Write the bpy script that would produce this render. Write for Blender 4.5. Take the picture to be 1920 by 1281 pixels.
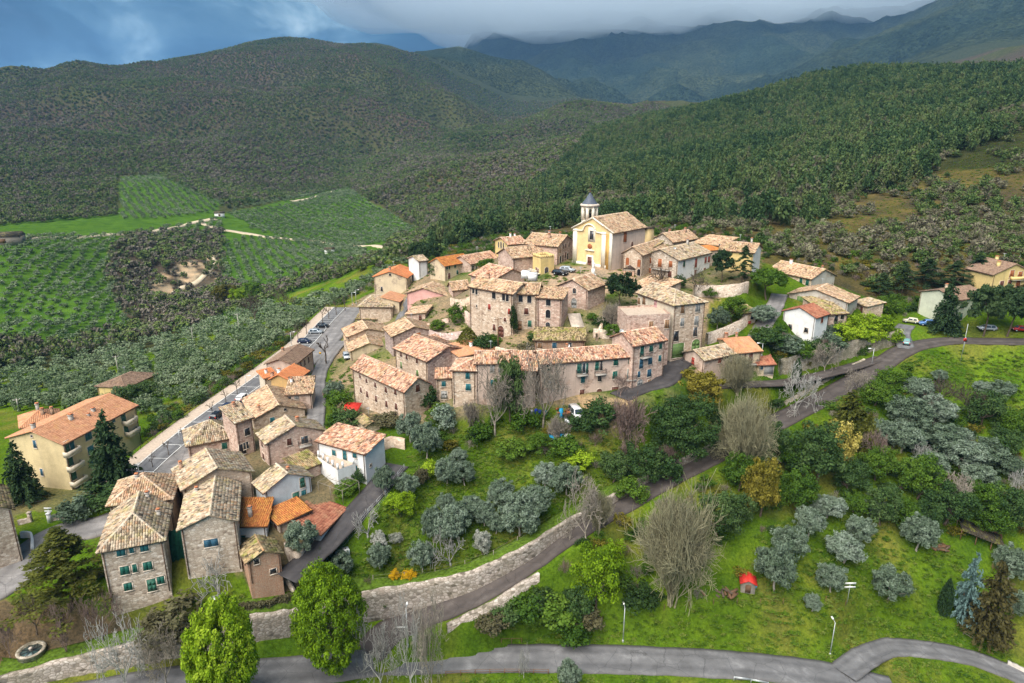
import bpy, math, random
import numpy as np
from mathutils import Vector, Matrix
R = math.radians
for o in list(bpy.data.objects): bpy.data.objects.remove(o)
SC = bpy.context.scene
COL = SC.collection
rng = np.random.default_rng(7)
random.seed(7)

# ------------------------------------------------------------------ camera
CAMZ = 80.0; PITCH = R(17.0); FPX = 1280.0
cam_d = bpy.data.cameras.new('camera'); cam = bpy.data.objects.new('camera', cam_d); COL.objects.link(cam)
cam_d.sensor_width = 36; cam_d.lens = 24; cam_d.clip_start = 1; cam_d.clip_end = 40000
cam.location = (0, 0, CAMZ); cam.rotation_euler = (math.pi/2 - PITCH, 0, 0)
SC.camera = cam

# ------------------------------------------------------------------ light, sky, exposure
SC.view_settings.view_transform = 'Standard'; SC.view_settings.look = 'None'
SC.view_settings.gamma = 1; SC.view_settings.use_curve_mapping = False
SC.view_settings.exposure = 2.45
SUN_EL, SUN_AZ = R(54), R(216)          # azimuth clockwise from +Y: behind the camera, on the left
sd = bpy.data.lights.new('sun', 'SUN'); sun = bpy.data.objects.new('sun', sd); COL.objects.link(sun)
sd.energy = 1.5; sd.angle = R(64); sd.color = (1.0, .93, .84)
sv = Vector((math.sin(SUN_AZ)*math.cos(SUN_EL), math.cos(SUN_AZ)*math.cos(SUN_EL), math.sin(SUN_EL)))
sun.rotation_euler = sv.to_track_quat('Z', 'Y').to_euler(); sun.location = (0, -50, 300)

world = bpy.data.worlds.new('World'); SC.world = world; world.use_nodes = True
nt = world.node_tree; nt.nodes.clear()
def N(tree, typ, **kw):
    n = tree.nodes.new(typ)
    for k, v in kw.items():
        if k == 'inp':
            for i, val in v.items(): n.inputs[i].default_value = val
        else: setattr(n, k, v)
    return n
def ramp(tree, stops, interp='LINEAR'):
    n = tree.nodes.new('ShaderNodeValToRGB'); n.color_ramp.interpolation = interp
    e = n.color_ramp.elements
    while len(e) < len(stops): e.new(.5)
    for i, (p, c) in enumerate(stops):
        e[i].position = p; e[i].color = (*c, 1) if len(c) == 3 else c
    return n
L = nt.links.new
sky = N(nt, 'ShaderNodeTexSky', sky_type='NISHITA', sun_disc=False, sun_elevation=SUN_EL, sun_rotation=SUN_AZ, altitude=500)
tc = N(nt, 'ShaderNodeTexCoord')
mp = N(nt, 'ShaderNodeMapping'); mp.inputs['Scale'].default_value = (1.0, 1.0, 2.3); mp.inputs['Location'].default_value = (.35, .2, .1); L(tc.outputs['Generated'], mp.inputs[0])
n1 = N(nt, 'ShaderNodeTexNoise', inp={'Scale': 4.2, 'Detail': 11, 'Roughness': .60, 'Distortion': .5}); L(mp.outputs[0], n1.inputs['Vector'])
cr = ramp(nt, [(.36, (.005, .016, .030)), (.46, (.011, .030, .051)), (.54, (.025, .051, .075)), (.61, (.060, .094, .118)), (.70, (.13, .165, .183))])
L(n1.outputs['Fac'], cr.inputs[0])
sk = N(nt, 'ShaderNodeMix', data_type='RGBA', blend_type='MULTIPLY', inp={0: 1.0}); L(sky.outputs[0], sk.inputs[6]); sk.inputs[7].default_value = (.05, .06, .075, 1)
gap = ramp(nt, [(.30, (.12, .12, .12)), (.38, (0, 0, 0))]); L(n1.outputs['Fac'], gap.inputs[0])
mx = N(nt, 'ShaderNodeMix', data_type='RGBA'); L(gap.outputs[0], mx.inputs[0]); L(cr.outputs[0], mx.inputs[6]); L(sk.outputs[2], mx.inputs[7])
bg = N(nt, 'ShaderNodeBackground', inp={1: 1.0}); L(mx.outputs[2], bg.inputs[0])
ow = N(nt, 'ShaderNodeOutputWorld'); L(bg.outputs[0], ow.inputs[0])

SC.cycles.use_denoising = True
try: SC.cycles.denoiser = 'OPENIMAGEDENOISE'
except Exception: pass
SC.cycles.max_bounces = 5; SC.cycles.diffuse_bounces = 3; SC.cycles.glossy_bounces = 2
SC.cycles.transparent_max_bounces = 8; SC.cycles.transmission_bounces = 2; SC.cycles.volume_bounces = 5
SC.cycles.caustics_reflective = False; SC.cycles.caustics_refractive = False

# ------------------------------------------------------------------ pixel <-> world
_c, _s = math.cos(PITCH), math.sin(PITCH)
def ray(px, py):
    a = (px - 960)/FPX; b = (640.5 - py)/FPX
    return np.array([a, _c + b*_s, -_s + b*_c])
def at_z(px, py, z):
    d = ray(px, py); t = (z - CAMZ)/d[2]
    return np.array([d[0]*t, d[1]*t, z])
def at_r(px, py, r):
    d = ray(px, py); t = r/math.hypot(d[0], d[1])
    return np.array([d[0]*t, d[1]*t, CAMZ + d[2]*t])
def proj(x, y, z):
    z = z - CAMZ
    f = y*_c - z*_s; u = y*_s + z*_c
    return 960 + FPX*x/f, 640.5 - FPX*u/f
def uv_of(x, y): return np.arctan2(x, y), np.log(np.hypot(x, y))

# ------------------------------------------------------------------ noise
def _hash(ix, iy, seed):
    h = (ix.astype(np.int64)*374761393 + iy.astype(np.int64)*668265263 + seed*1442695041) & 0xffffffff
    h = ((h ^ (h >> 13))*1274126177) & 0xffffffff
    return ((h ^ (h >> 16)) & 0xffff)/65535.0
def vnoise(x, y, seed=0):
    ix = np.floor(x); iy = np.floor(y); fx = x - ix; fy = y - iy
    fx = fx*fx*(3 - 2*fx); fy = fy*fy*(3 - 2*fy)
    a = _hash(ix, iy, seed); b = _hash(ix + 1, iy, seed); c = _hash(ix, iy + 1, seed); d = _hash(ix + 1, iy + 1, seed)
    return (a*(1 - fx) + b*fx)*(1 - fy) + (c*(1 - fx) + d*fx)*fy
def fbm(x, y, seed=0, oct=4):
    s = 0; a = .5; t = 0
    for i in range(oct):
        s = s + a*vnoise(x*2**i + 17.3*i, y*2**i - 9.1*i, seed + i); t += a; a *= .5
    return s/t
def inpoly(px, py, poly):
    ins = np.zeros(np.shape(px), bool); n = len(poly)
    for i in range(n):
        x1, y1 = poly[i]; x2, y2 = poly[(i + 1) % n]
        c = ((y1 > py) != (y2 > py)) & (px < (x2 - x1)*(py - y1)/((y2 - y1) or 1e-9) + x1)
        ins ^= c
    return ins

# ------------------------------------------------------------------ terrain control: (px, py, z)  or (px, py, 'r', r)
CZ = [  # near: road below, garden, village hill
 (1100,1240,0),(1500,1245,-2),(830,1240,.5),(700,1240,2),(960,1290,-1.5),(1100,1300,-3),(1500,1300,-5),(1900,1290,-9),(1750,1215,-6),(1850,1245,-8),
 (1170,1190,1.5),(1350,1130,5),(1600,1150,1),(1400,1085,6.5),(1600,1090,3),(1720,1020,5),(1850,1010,5),(1900,1120,-3),(1550,940,10),(1450,990,11),(1700,880,12),
 (1850,880,12),(1900,760,18),(1800,700,23),(1850,655,26),(1600,800,19),(1060,1180,2.5),(900,1190,3),
 (760,1160,4),(870,1125,6.5),(960,1080,9),(1050,1015,11.5),(1150,955,13.5),(1250,900,15.5),(1350,850,17),(1450,795,19),(1560,740,21.5),(1640,690,24),(1720,650,26),(1780,635,27),(1900,640,28),
 (1050,1130,5.5),(1250,1050,9),(1350,950,12.5),(1450,880,14.5),
 (600,1275,2.9),(480,1275,4.6),(250,1275,6.9),(60,1305,6.8),(60,1225,10),(150,1200,10),(330,1180,10.8),(100,1140,12),(30,1090,14),(110,1000,15),(0,1060,14.5),
 (300,1150,12.4),(450,1120,12.8),(540,1090,13.2),(500,1150,11.2),(600,1150,9.5),(317,1101,14.8),(198,1114,14.8),(467,1089,14.6),(352,1080,15.4),
 (560,1065,14.2),(620,1010,16),(680,940,18),(740,880,20),(640,1045,14),
 (720,1075,10.2),(860,1055,12),(740,1000,14),(850,980,14),(960,950,15),(1010,985,14.3),(800,900,18),(950,880,17.5),(1050,900,16.5),(900,830,20.5),(1050,800,23),(800,830,21),(1200,830,20),(1200,880,17),
 (1300,790,22),(1100,770,25.8),(1000,768,25.2),(860,770,25),(1200,745,27.5),(1250,720,29.5),(1250,680,31),(1300,720,28.4),(1400,705,26.2),(1500,690,25.6),(1600,665,25.8),(1680,640,27),
 (300,890,17.5),(350,850,18),(420,778,18.3),(480,720,18.7),(600,640,19),(640,600,19.5),(660,575,20),(590,700,19),(600,760,19),(620,790,20),(640,690,19.5),(507,875,20),(560,940,19),(600,900,19.5),(660,880,20),
 (300,838,14),(340,780,13),(450,680,12),(560,615,12),(640,562,14),(136,919,14),(262,837,14),(40,935,14),(100,960,14.5),(150,985,15),(60,1000,15),(20,800,8),
 (687,898,20),(760,798,22),(668,750,20.5),(803,740,24),(891,755,26.5),(1015,750,27),(1195,730,28),(1241,706,30.3),(961,631,35),(884,612,34),(1053,623,36),(1000,672,32),(1050,672,32),(1096,672,32),(1262,667,32),(1316,650,32),
 (1103,585,39),(1110,600,38),(1150,620,36.5),(1148,507,43),(1074,503,43),(1046,495,43),(954,483,41),(835,527,34),(882,518,36),(762,555,30),(736,607,22.5),(766,575,29),(840,573,31),(700,590,21),(830,610,31.5),(860,630,31),(900,650,30.5),(860,600,33),
 (1204,519,41.5),(1272,531,40),(1413,513,42),(1300,548,39.5),(1400,548,39.5),(1390,560,36.5),(1522,540,37),(1469,546,37),(1440,600,34),(1410,640,31.5),(1340,600,34.5),(1330,625,33),(1527,636,31),(1468,613,32),(1589,595,34),(1640,595,33),(1660,630,31),(1450,650,29.6),
 (1719,601,28.5),(1793,612,28.5),(1849,575,34),(1900,600,31),(1740,575,30),(1060,510,42.7),(1160,520,42),(1110,545,40.5),(640,720,20.3),
 (250,720,2),(300,700,-4),(100,700,-12),(200,640,-25),(50,640,-30),(400,620,-10),(450,590,-12),(560,565,2),(620,530,8),(700,500,18),(350,560,-30),(600,545,2),(500,545,-18),(740,470,22),
 (801,514,33.5),(784,518,32),(960,1500,-3),(400,1500,0),(1600,1500,-8),(960,2600,-6),(0,1500,4),
]
CR = [
 (560,505,480),(550,480,560),(430,540,480),(430,470,620),(400,412,720),(600,440,680),(700,460,600),(560,420,760),(640,357,1000),(760,430,680),(700,380,850),(520,385,850),
 (200,437,640),(100,442,640),(0,452,600),(300,370,850),(300,335,950),(150,560,470),(50,600,420),(250,520,540),(330,500,560),(100,480,560),(20,520,520),
 (200,300,1150),(100,380,850),(450,300,1200),(640,335,1150),(500,200,1700),(300,250,1450),(0,250,1500),(0,350,1000),(600,130,2100),(0,152,2300),(200,127,2300),(400,93,2400),(520,77,2400),(620,80,2400),(700,88,2400),
 (740,138,1950),(860,178,1850),(950,214,1750),(860,86,2950),(980,112,2950),(1100,188,2750),(900,150,2500),(700,200,1600),(800,225,1500),
 (740,292,1150),(830,263,1250),(1000,213,1450),(1100,194,1550),(1200,189,1550),(1270,198,1500),(800,330,880),(950,280,1050),(1100,240,1250),(1000,340,760),(900,350,760),(740,400,820),(780,440,600),
 (1280,205,1150),(1400,182,1030),(1600,150,920),(1750,137,870),(1900,132,820),(1600,300,470),(1400,350,430),(1200,400,370),(1300,430,280),(1500,430,285),(1700,420,310),(1900,420,320),
 (1900,250,470),(1750,330,390),(1500,250,640),(1250,290,700),(1130,300,760),(1050,350,600),(900,440,420),(1000,400,430),(840,462,370),(1600,480,252),(1750,480,262),(1900,470,275),(1130,430,300),
 # hidden ground behind the crests
 (0,200,3000),(200,180,3000),(400,150,3100),(560,140,3100),(700,150,3300),(860,140,3700),(980,170,3700),
 (860,200,2150),(950,235,2050),(700,300,1400),(830,285,1700),(1000,240,1900),(1100,225,2000),(1200,222,2000),(1290,250,1500),(1400,240,1400),(1600,210,1300),(1750,200,1250),(1900,200,1200),
 (0,215,4500),(200,205,4500),(400,190,4500),(560,180,4500),(700,190,4500),(0,215,8800),(250,210,8800),(500,200,8800),(750,180,8800),(860,150,4600),(1000,110,8800),(1200,110,8800),(1400,110,8800),(1600,110,8800),(1900,110,8800),
 # far mountains, tops in the cloud
 (1110,186,3300),(1280,196,3000),(920,92,5600),(920,40,6600),(1000,105,4600),(1060,70,5200),(1130,60,5200),(1130,130,4200),(1240,85,4700),(1340,62,4700),(1340,140,3700),(1440,120,3600),(1440,185,2600),(1500,165,2700),
 (1560,82,4400),(1640,95,4000),(1640,150,3000),(1760,48,3400),(1920,-2,3000),(1820,110,2400),(1920,110,2100),(1200,30,6500),(1400,20,6500),(1600,30,6000),(1800,0,5000),(1920,-60,4500),(1000,50,7000),(820,140,6500),
]
def _ctl():
    P = []
    for px, py, z in CZ:
        w = at_z(px, py, z); P.append((px, w[0], w[1], z))
    for px, py, r in CR:
        w = at_r(px, py, r); P.append((px, w[0], w[1], w[2]))
    A = []
    for px, x, y, z in P:
        u, v = math.atan2(x, y), math.log(math.hypot(x, y)); t = (z - CAMZ)/math.hypot(x, y)
        A.append((u, v, t))
        if px < 110: A.append((u - .35, v, t))
        if px > 1790: A.append((u + .35, v, t))
    return np.array(A)
CT = _ctl()
_U, _V = CT[:, 0], CT[:, 1]
def _k(du, dv): return np.sqrt(du*du + dv*dv + 1e-6)
_n = len(CT)
_A = np.zeros((_n + 3, _n + 3)); _A[:_n, :_n] = _k(_U[:, None] - _U, _V[:, None] - _V) + np.eye(_n)*-2e-4
_A[:_n, _n] = 1; _A[:_n, _n + 1] = _U; _A[:_n, _n + 2] = _V; _A[_n:, :_n] = _A[:_n, _n:].T
_w = np.linalg.solve(_A, np.concatenate([CT[:, 2], [0, 0, 0]]))
def tau_rbf(u, v):
    u = np.ravel(u); v = np.ravel(v); out = np.empty(len(u))
    for i in range(0, len(u), 20000):
        uu, vv = u[i:i + 20000], v[i:i + 20000]
        out[i:i + 20000] = _k(uu[:, None] - _U, vv[:, None] - _V) @ _w[:_n] + _w[_n] + _w[_n + 1]*uu + _w[_n + 2]*vv
    return out
NU, NV = 420, 520
U0, U1 = R(-56), R(56); V0, V1 = math.log(38), math.log(9000)
gu = np.linspace(U0, U1, NU); gv = np.linspace(V0, V1, NV)
GU, GV = np.meshgrid(gu, gv)            # [NV, NU]
GR = np.exp(GV); GX = GR*np.sin(GU); GY = GR*np.cos(GU)
TAU = tau_rbf(GU, GV).reshape(NV, NU)
GZ = CAMZ + TAU*GR
# erosion gullies on the far slopes, small bumps near by
_f = np.clip((GR - 500)/1500, 0, 1)
def ridged(x, y, s, oct=4):
    t = 0; a = .5; q = 0
    for i in range(oct):
        t = t + a*(1 - np.abs(2*vnoise(x*2**i + 3.1*i, y*2**i + 7.7*i, s + i) - 1)); q += a; a *= .5
    return t/q
wx = GX + 160*(fbm(GX/500, GY/500, 41) - .5); wy = GY + 160*(fbm(GX/500, GY/500, 47) - .5)
_f2 = np.clip((GR - 650)/700, 0, 1)*(1 - .65*np.clip((GR - 1850)/400, 0, 1)*(GR < 3000))
GZ += _f2*(ridged(wx/560, wy/560, 21, 4) - .62)*np.clip(GR*.095, 0, 240)
GZ += (fbm(GX/14, GY/14, 5, 3) - .5)*np.clip((GR - 60)/400, .02, 1)*3.0*(GR < 900)
def samp(arr, u, v):
    a = np.clip((np.asarray(u) - U0)/(U1 - U0)*(NU - 1), 0, NU - 1.001); b = np.clip((np.asarray(v) - V0)/(V1 - V0)*(NV - 1), 0, NV - 1.001)
    i = a.astype(int); j = b.astype(int); fa = a - i; fb = b - j
    return (arr[j, i]*(1 - fa) + arr[j, i + 1]*fa)*(1 - fb) + (arr[j + 1, i]*(1 - fa) + arr[j + 1, i + 1]*fa)*fb
def gz(x, y):
    u, v = uv_of(np.asarray(x, float), np.asarray(y, float)); return samp(GZ, u, v)
def hit(px, py, rmin=60, rmax=9000):
    """first ground point along the line of sight through a point of the photograph"""
    d = ray(px, py); h = math.hypot(d[0], d[1]); u = math.atan2(d[0], d[1]); tr = d[2]/h
    v = np.linspace(math.log(rmin), math.log(rmax), 1500); r = np.exp(v)
    g = samp(GZ, np.full_like(v, u), v) - (CAMZ + tr*r)
    k = np.argmax(g >= 0)
    if g[k] < 0: k = len(v) - 1
    if k > 0:
        f = g[k]/(g[k] - g[k - 1] + 1e-12); r_ = r[k] + (r[k - 1] - r[k])*f
    else: r_ = r[k]
    return np.array([r_*math.sin(u), r_*math.cos(u), float(samp(GZ, u, math.log(r_)))])

# ------------------------------------------------------------------ roads: (px, py, z) along the centre line, half width
ROADS = {
 'lower_road': ([(40,1330,6.6),(250,1290,6.4),(420,1268,5.2),(560,1258,3.6),(690,1243,2.1),(760,1238,1.2),(860,1235,.4),(1000,1234,.1),(1150,1236,-.1),(1300,1242,-.6),(1430,1251,-1.4),(1560,1268,-2.8),(1680,1296,-4.5)], 3.05),
 'village_road': ([(690,1225,2.2),(730,1185,3.2),(790,1157,4.6),(870,1124,6.5),(960,1073,9),(1050,1010,11.5),(1150,953,13.5),(1250,897,15.5),(1350,847,17.2),(1450,795,19),(1560,738,21.6),(1640,692,24),(1700,655,26),(1770,640,27),(1850,640,27.7),(1990,642,28.6)], 2.9),
 'side_road': ([(1580,1262,-2.9),(1625,1230,-3.6),(1670,1214,-4.4),(1720,1216,-5.2),(1790,1226,-6.2),(1850,1243,-7.2),(1930,1275,-8.5)], 2.2),
 'parking_street': ([(668,577,20),(640,608,19.5),(610,645,19.2),(570,680,19),(520,720,18.8),(455,770,18.4),(400,815,18.2),(345,865,17.9),(300,912,17.4),(262,952,16.6),(190,985,15.6),(110,1003,15.1),(60,1040,14.8),(20,1085,14.2),(-40,1120,13.8)], 3.6),
 'village_street': ([(640,640,19.4),(615,670,19.2),(597,705,19.3),(594,750,19.6),(590,800,20),(575,840,20)], 2.0),
 'driveway': ([(535,1085,14.5),(560,1065,14.8),(600,1030,15.6),(640,990,16.6),(690,935,18.2),(725,895,19.6),(745,872,20.2)], 2.3),
 'courtyard_lane': ([(1160,745,28),(1200,728,28.6),(1245,715,29.6),(1265,692,30.2),(1280,672,31)], 2.6),
 'hill_lane': ([(1700,655,26),(1690,625,27.5),(1700,610,28.2)], 2.2),
 'upper_lane': ([(1415,640,31.5),(1432,610,33.5),(1450,580,35.3),(1462,552,36.9)], 2.2),
 'alley': ([(748,615,22.5),(752,595,24.5),(762,572,28),(772,556,30)], 1.4),
 'wall_terrace': ([(1300,724,28),(1360,723,26.6),(1420,720,25.3),(1480,716,24.7),(1545,702,24.4),(1600,687,24.4),(1655,671,24.8)], 1.8),
}
def catmull(P, n=8):
    P = np.asarray(P, float); Q = np.vstack([2*P[0] - P[1], P, 2*P[-1] - P[-2]]); out = []
    for i in range(1, len(Q) - 2):
        for k in range(n):
            t = k/n; p0, p1, p2, p3 = Q[i - 1], Q[i], Q[i + 1], Q[i + 2]
            out.append(.5*((2*p1) + (-p0 + p2)*t + (2*p0 - 5*p1 + 4*p2 - p3)*t*t + (-p0 + 3*p1 - 3*p2 + p3)*t**3))
    out.append(P[-1]); return np.array(out)
ROADPTS = {k: (catmull([at_z(*p) for p in pts]), hw) for k, (pts, hw) in ROADS.items()}
def near_line(pl, x, y):
    """distance to a polyline in plan, its height there, signed side (+ = left of travel)"""
    best = np.full(x.shape, 1e9); zz = np.zeros(x.shape); sg = np.zeros(x.shape); near_line.inner = np.zeros(x.shape, bool); ns = len(pl) - 1; i_ = 0
    for a, b in zip(pl[:-1], pl[1:]):
        ab = b - a; l2 = ab[0]**2 + ab[1]**2 + 1e-9
        tt = ((x - a[0])*ab[0] + (y - a[1])*ab[1])/l2; t = np.clip(tt, 0, 1); i_ += 1
        dx_, dy_ = x - a[0] - t*ab[0], y - a[1] - t*ab[1]
        d = np.hypot(dx_, dy_); m = d < best
        best[m] = d[m]; near_line.inner[m] = ((tt[m] > 0) | (i_ > 1)) & ((tt[m] < 1) | (i_ < ns)); zz[m] = (a[2] + t*ab[2])[m]; sg[m] = (ab[0]*dy_ - ab[1]*dx_)[m]
    return best, zz, sg
def _off(pl, d):
    t = np.gradient(pl[:, :2], axis=0); t /= np.linalg.norm(t, axis=1)[:, None] + 1e-9; q_ = pl.copy(); q_[:, :2] += np.c_[-t[:, 1], t[:, 0]]*d; return q_
_ps = ROADPTS['parking_street'][0]; PROM = _ps[:int(np.argmin(np.hypot(*(_ps[:, :2] - at_z(282, 930, 17)[:2]).T)))]
ROADPTS['promenade'] = (_off(PROM, -7.4), 4.2)
_m = GR < 330
ONROAD = np.zeros(GX.shape)
for k in ['promenade', 'alley', 'upper_lane', 'hill_lane', 'wall_terrace', 'courtyard_lane', 'village_street', 'parking_street', 'driveway', 'side_road', 'lower_road', 'village_road']:
    pl, hw = ROADPTS[k]
    x, y = GX[_m], GY[_m]
    d, z, s = near_line(pl, x, y)
    fall = 2.2 if k in ('village_road', 'wall_terrace', 'alley') else 4.0
    w = np.clip(1 - (d - hw - .8)/fall, 0, 1); w = w*w*(3 - 2*w)
    GZ[_m] = GZ[_m]*(1 - w) + (z - .12)*w
    ONROAD[_m] = np.maximum(ONROAD[_m], (d < hw + .5)*1.0)
# ------------------------------------------------------------------ materials
MATS = {}
def newmat(name):
    m = bpy.data.materials.new(name); m.use_nodes = True; t = m.node_tree; t.nodes.clear()
    o = N(t, 'ShaderNodeOutputMaterial'); b = N(t, 'ShaderNodeBsdfPrincipled'); t.links.new(b.outputs[0], o.inputs[0])
    b.inputs['Specular IOR Level'].default_value = .25; b.inputs['Roughness'].default_value = .85
    MATS[name] = m; return m, t, b, o
def noise(t, scale, detail=4, rough=.55, vec=None, dist=0):
    n = N(t, 'ShaderNodeTexNoise', inp={'Scale': scale, 'Detail': detail, 'Roughness': rough, 'Distortion': dist})
    if vec: t.links.new(vec, n.inputs['Vector'])
    return n
def mixc(t, fac, a, b, mode='MIX'):
    m = N(t, 'ShaderNodeMix', data_type='RGBA', blend_type=mode)
    for s, i in ((fac, 0), (a, 6), (b, 7)):
        if isinstance(s, (tuple, list)): m.inputs[i].default_value = (*s, 1) if len(s) == 3 else s
        elif isinstance(s, (int, float)): m.inputs[i].default_value = s
        else: t.links.new(s, m.inputs[i])
    return m.outputs[2]
def bump(t, h, b, strength=.5, dist=.05):
    n = N(t, 'ShaderNodeBump', inp={'Strength': strength, 'Distance': dist}); t.links.new(h, n.inputs['Height']); t.links.new(n.outputs[0], b.inputs['Normal'])
def pos(t): return N(t, 'ShaderNodeNewGeometry').outputs['Position']
def scaled(t, vec, s):
    n = N(t, 'ShaderNodeMapping'); n.inputs['Scale'].default_value = s; t.links.new(vec, n.inputs[0]); return n.outputs[0]

def plain(name, col, rough=.7, metal=0, var=.25, sc=1.5, spec=.25):
    m, t, b, o = newmat(name); p = pos(t); n = noise(t, sc, 5, .6, p)
    r = ramp(t, [(.3, tuple(c*(1 - var) for c in col)), (.7, tuple(min(1, c*(1 + var)) for c in col))]); t.links.new(n.outputs['Fac'], r.inputs[0])
    t.links.new(r.outputs[0], b.inputs['Base Color']); b.inputs['Roughness'].default_value = rough; b.inputs['Metallic'].default_value = metal; b.inputs['Specular IOR Level'].default_value = spec
    return m
def stone(name, cols, joint, scale=1.55, stain=(.20, .15, .11), contrast=1.0, amount=.5):
    """rubble stone wall: irregular courses with recessed joints, mortar, stains"""
    m, t, b, o = newmat(name); p = pos(t)
    pn = noise(t, 1.3, 2, .5, p); wob = mixc(t, .10, p, pn.outputs['Color'], 'ADD')
    v = scaled(t, wob, (scale, scale, scale*1.7))
    vc = N(t, 'ShaderNodeTexVoronoi', feature='F1', inp={'Scale': 1.0, 'Randomness': .9}); t.links.new(v, vc.inputs['Vector'])
    ve = N(t, 'ShaderNodeTexVoronoi', feature='DISTANCE_TO_EDGE', inp={'Scale': 1.0, 'Randomness': .9}); t.links.new(v, ve.inputs['Vector'])
    sp = N(t, 'ShaderNodeSeparateColor'); t.links.new(vc.outputs['Color'], sp.inputs[0])
    k = len(cols) - 1
    cr_ = ramp(t, [(i/k, c) for i, c in enumerate(cols)]); t.links.new(sp.outputs[0], cr_.inputs[0])
    er = ramp(t, [(.02, (1, 1, 1)), (.13, (0, 0, 0))]); t.links.new(ve.outputs['Distance'], er.inputs[0])
    c1 = mixc(t, er.outputs[0], cr_.outputs[0], joint)
    nb = noise(t, .22, 5, .6, p); nr = ramp(t, [(.42, (0, 0, 0)), (.72, (amount, amount, amount))]); t.links.new(nb.outputs['Fac'], nr.inputs[0])
    c2 = mixc(t, nr.outputs[0], c1, stain)
    nf = noise(t, 9, 3, .6, p); fr = ramp(t, [(.3, (.72, .72, .72)), (.7, (1.18, 1.18, 1.18))]); t.links.new(nf.outputs['Fac'], fr.inputs[0])
    c3 = mixc(t, 1.0, c2, fr.outputs[0], 'MULTIPLY')
    # rain streaks
    ns = noise(t, 1, 3, .6, scaled(t, p, (1.6, 1.6, .12))); sr = ramp(t, [(.5, (1, 1, 1)), (.78, (.62, .58, .54))]); t.links.new(ns.outputs['Fac'], sr.inputs[0])
    c4 = mixc(t, .6, c3, sr.outputs[0], 'MULTIPLY')
    t.links.new(c4, b.inputs['Base Color']); bump(t, ve.outputs['Distance'], b, .8, .08); b.inputs['Roughness'].default_value = .92
    return m
def plaster(name, col, stain=(.28, .22, .16), amt=.5, show=None):
    """limewashed plaster with streaks, patches, and bare stone where it has fallen off"""
    m, t, b, o = newmat(name); p = pos(t)
    n1_ = noise(t, .5, 6, .62, p); r1 = ramp(t, [(.3, tuple(c*.82 for c in col)), (.55, col), (.75, tuple(min(.95, c*1.08) for c in col))]); t.links.new(n1_.outputs['Fac'], r1.inputs[0])
    ns = noise(t, 1, 4, .65, scaled(t, p, (1.3, 1.3, .10))); sr = ramp(t, [(.5, (0, 0, 0)), (.8, (amt, amt, amt))]); t.links.new(ns.outputs['Fac'], sr.inputs[0])
    c = mixc(t, sr.outputs[0], r1.outputs[0], stain)
    nf = noise(t, 6, 4, .7, p); fr = ramp(t, [(.3, (.88, .88, .88)), (.7, (1.08, 1.08, 1.08))]); t.links.new(nf.outputs['Fac'], fr.inputs[0])
    c = mixc(t, 1.0, c, fr.outputs[0], 'MULTIPLY')
    if show:
        v = N(t, 'ShaderNodeTexVoronoi', feature='F1', inp={'Scale': 1.0}); t.links.new(scaled(t, p, (2.6, 2.6, 4.2)), v.inputs['Vector'])
        sp = N(t, 'ShaderNodeSeparateColor'); t.links.new(v.outputs['Color'], sp.inputs[0])
        sr2 = ramp(t, [(0, tuple(x*.6 for x in show)), (1, tuple(min(.8, x*1.25) for x in show))]); t.links.new(sp.outputs[0], sr2.inputs[0])
        nm = noise(t, .28, 5, .7, p); mr = ramp(t, [(.53, (0, 0, 0)), (.58, (1, 1, 1))]); t.links.new(nm.outputs['Fac'], mr.inputs[0])
        c = mixc(t, mr.outputs[0], c, sr2.outputs[0])
    t.links.new(c, b.inputs['Base Color']); bump(t, nf.outputs['Fac'], b, .3, .03); b.inputs['Roughness'].default_value = .9
    return m
stone('stone_beige', [(.33,.235,.17),(.65,.505,.38),(.77,.63,.495),(.53,.38,.27),(.82,.71,.58)], (.54,.42,.32), amount=.35)
stone('stone_pink', [(.34,.215,.17),(.69,.485,.40),(.77,.595,.49),(.53,.345,.275),(.82,.68,.575)], (.54,.395,.32), amount=.35)
stone('stone_grey', [(.30,.235,.185),(.60,.50,.40),(.74,.65,.545),(.46,.37,.29),(.80,.72,.63)], (.47,.38,.30), amount=.35)
stone('stone_purple', [(.22,.155,.145),(.51,.385,.35),(.67,.545,.49),(.39,.27,.245),(.72,.61,.55)], (.38,.285,.25), amount=.3)
stone('retaining_stone', [(.12,.10,.08),(.46,.395,.345),(.58,.505,.45),(.37,.305,.255),(.64,.58,.52)], (.27,.23,.185), 1.35, (.16,.15,.09), amount=.35)
stone('old_wall_stone', [(.28,.24,.19),(.50,.44,.36),(.62,.55,.46),(.42,.35,.28)], (.30,.25,.19), 1.4, (.10,.11,.04), amount=.6)
stone('brick_wall', [(.42,.20,.12),(.52,.29,.18),(.46,.24,.15),(.58,.38,.26)], (.44,.34,.26), 3.4)
plaster('plaster_cream', (.66,.54,.37), show=(.46,.36,.27)); plaster('plaster_pale', (.66,.58,.46)); plaster('plaster_yellow', (.72,.55,.24)); plaster('plaster_white', (.78,.78,.77), (.50,.46,.40), .3)
plaster('plaster_pink', (.72,.40,.36), amt=.25); plaster('plaster_rose', (.62,.48,.40), show=(.46,.33,.26)); plaster('plaster_blue', (.62,.68,.71), (.36,.36,.34), .6); plaster('plaster_grey', (.50,.47,.42), show=(.40,.33,.27)); plaster('plaster_green', (.60,.63,.50), amt=.25)
plaster('church_yellow', (.80,.60,.30), (.55,.38,.18), .35); plaster('church_trim', (.84,.77,.64), (.50,.42,.32), .45); plaster('church_side', (.68,.55,.46), (.40,.32,.26), .6); plaster('stained_corner', (.66,.40,.12), (.10,.06,.03), 1.0)
plaster('plaster_ochre', (.62,.40,.17)); plaster('apartment_yellow', (.70,.56,.32), (.44,.36,.24), .35)
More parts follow.
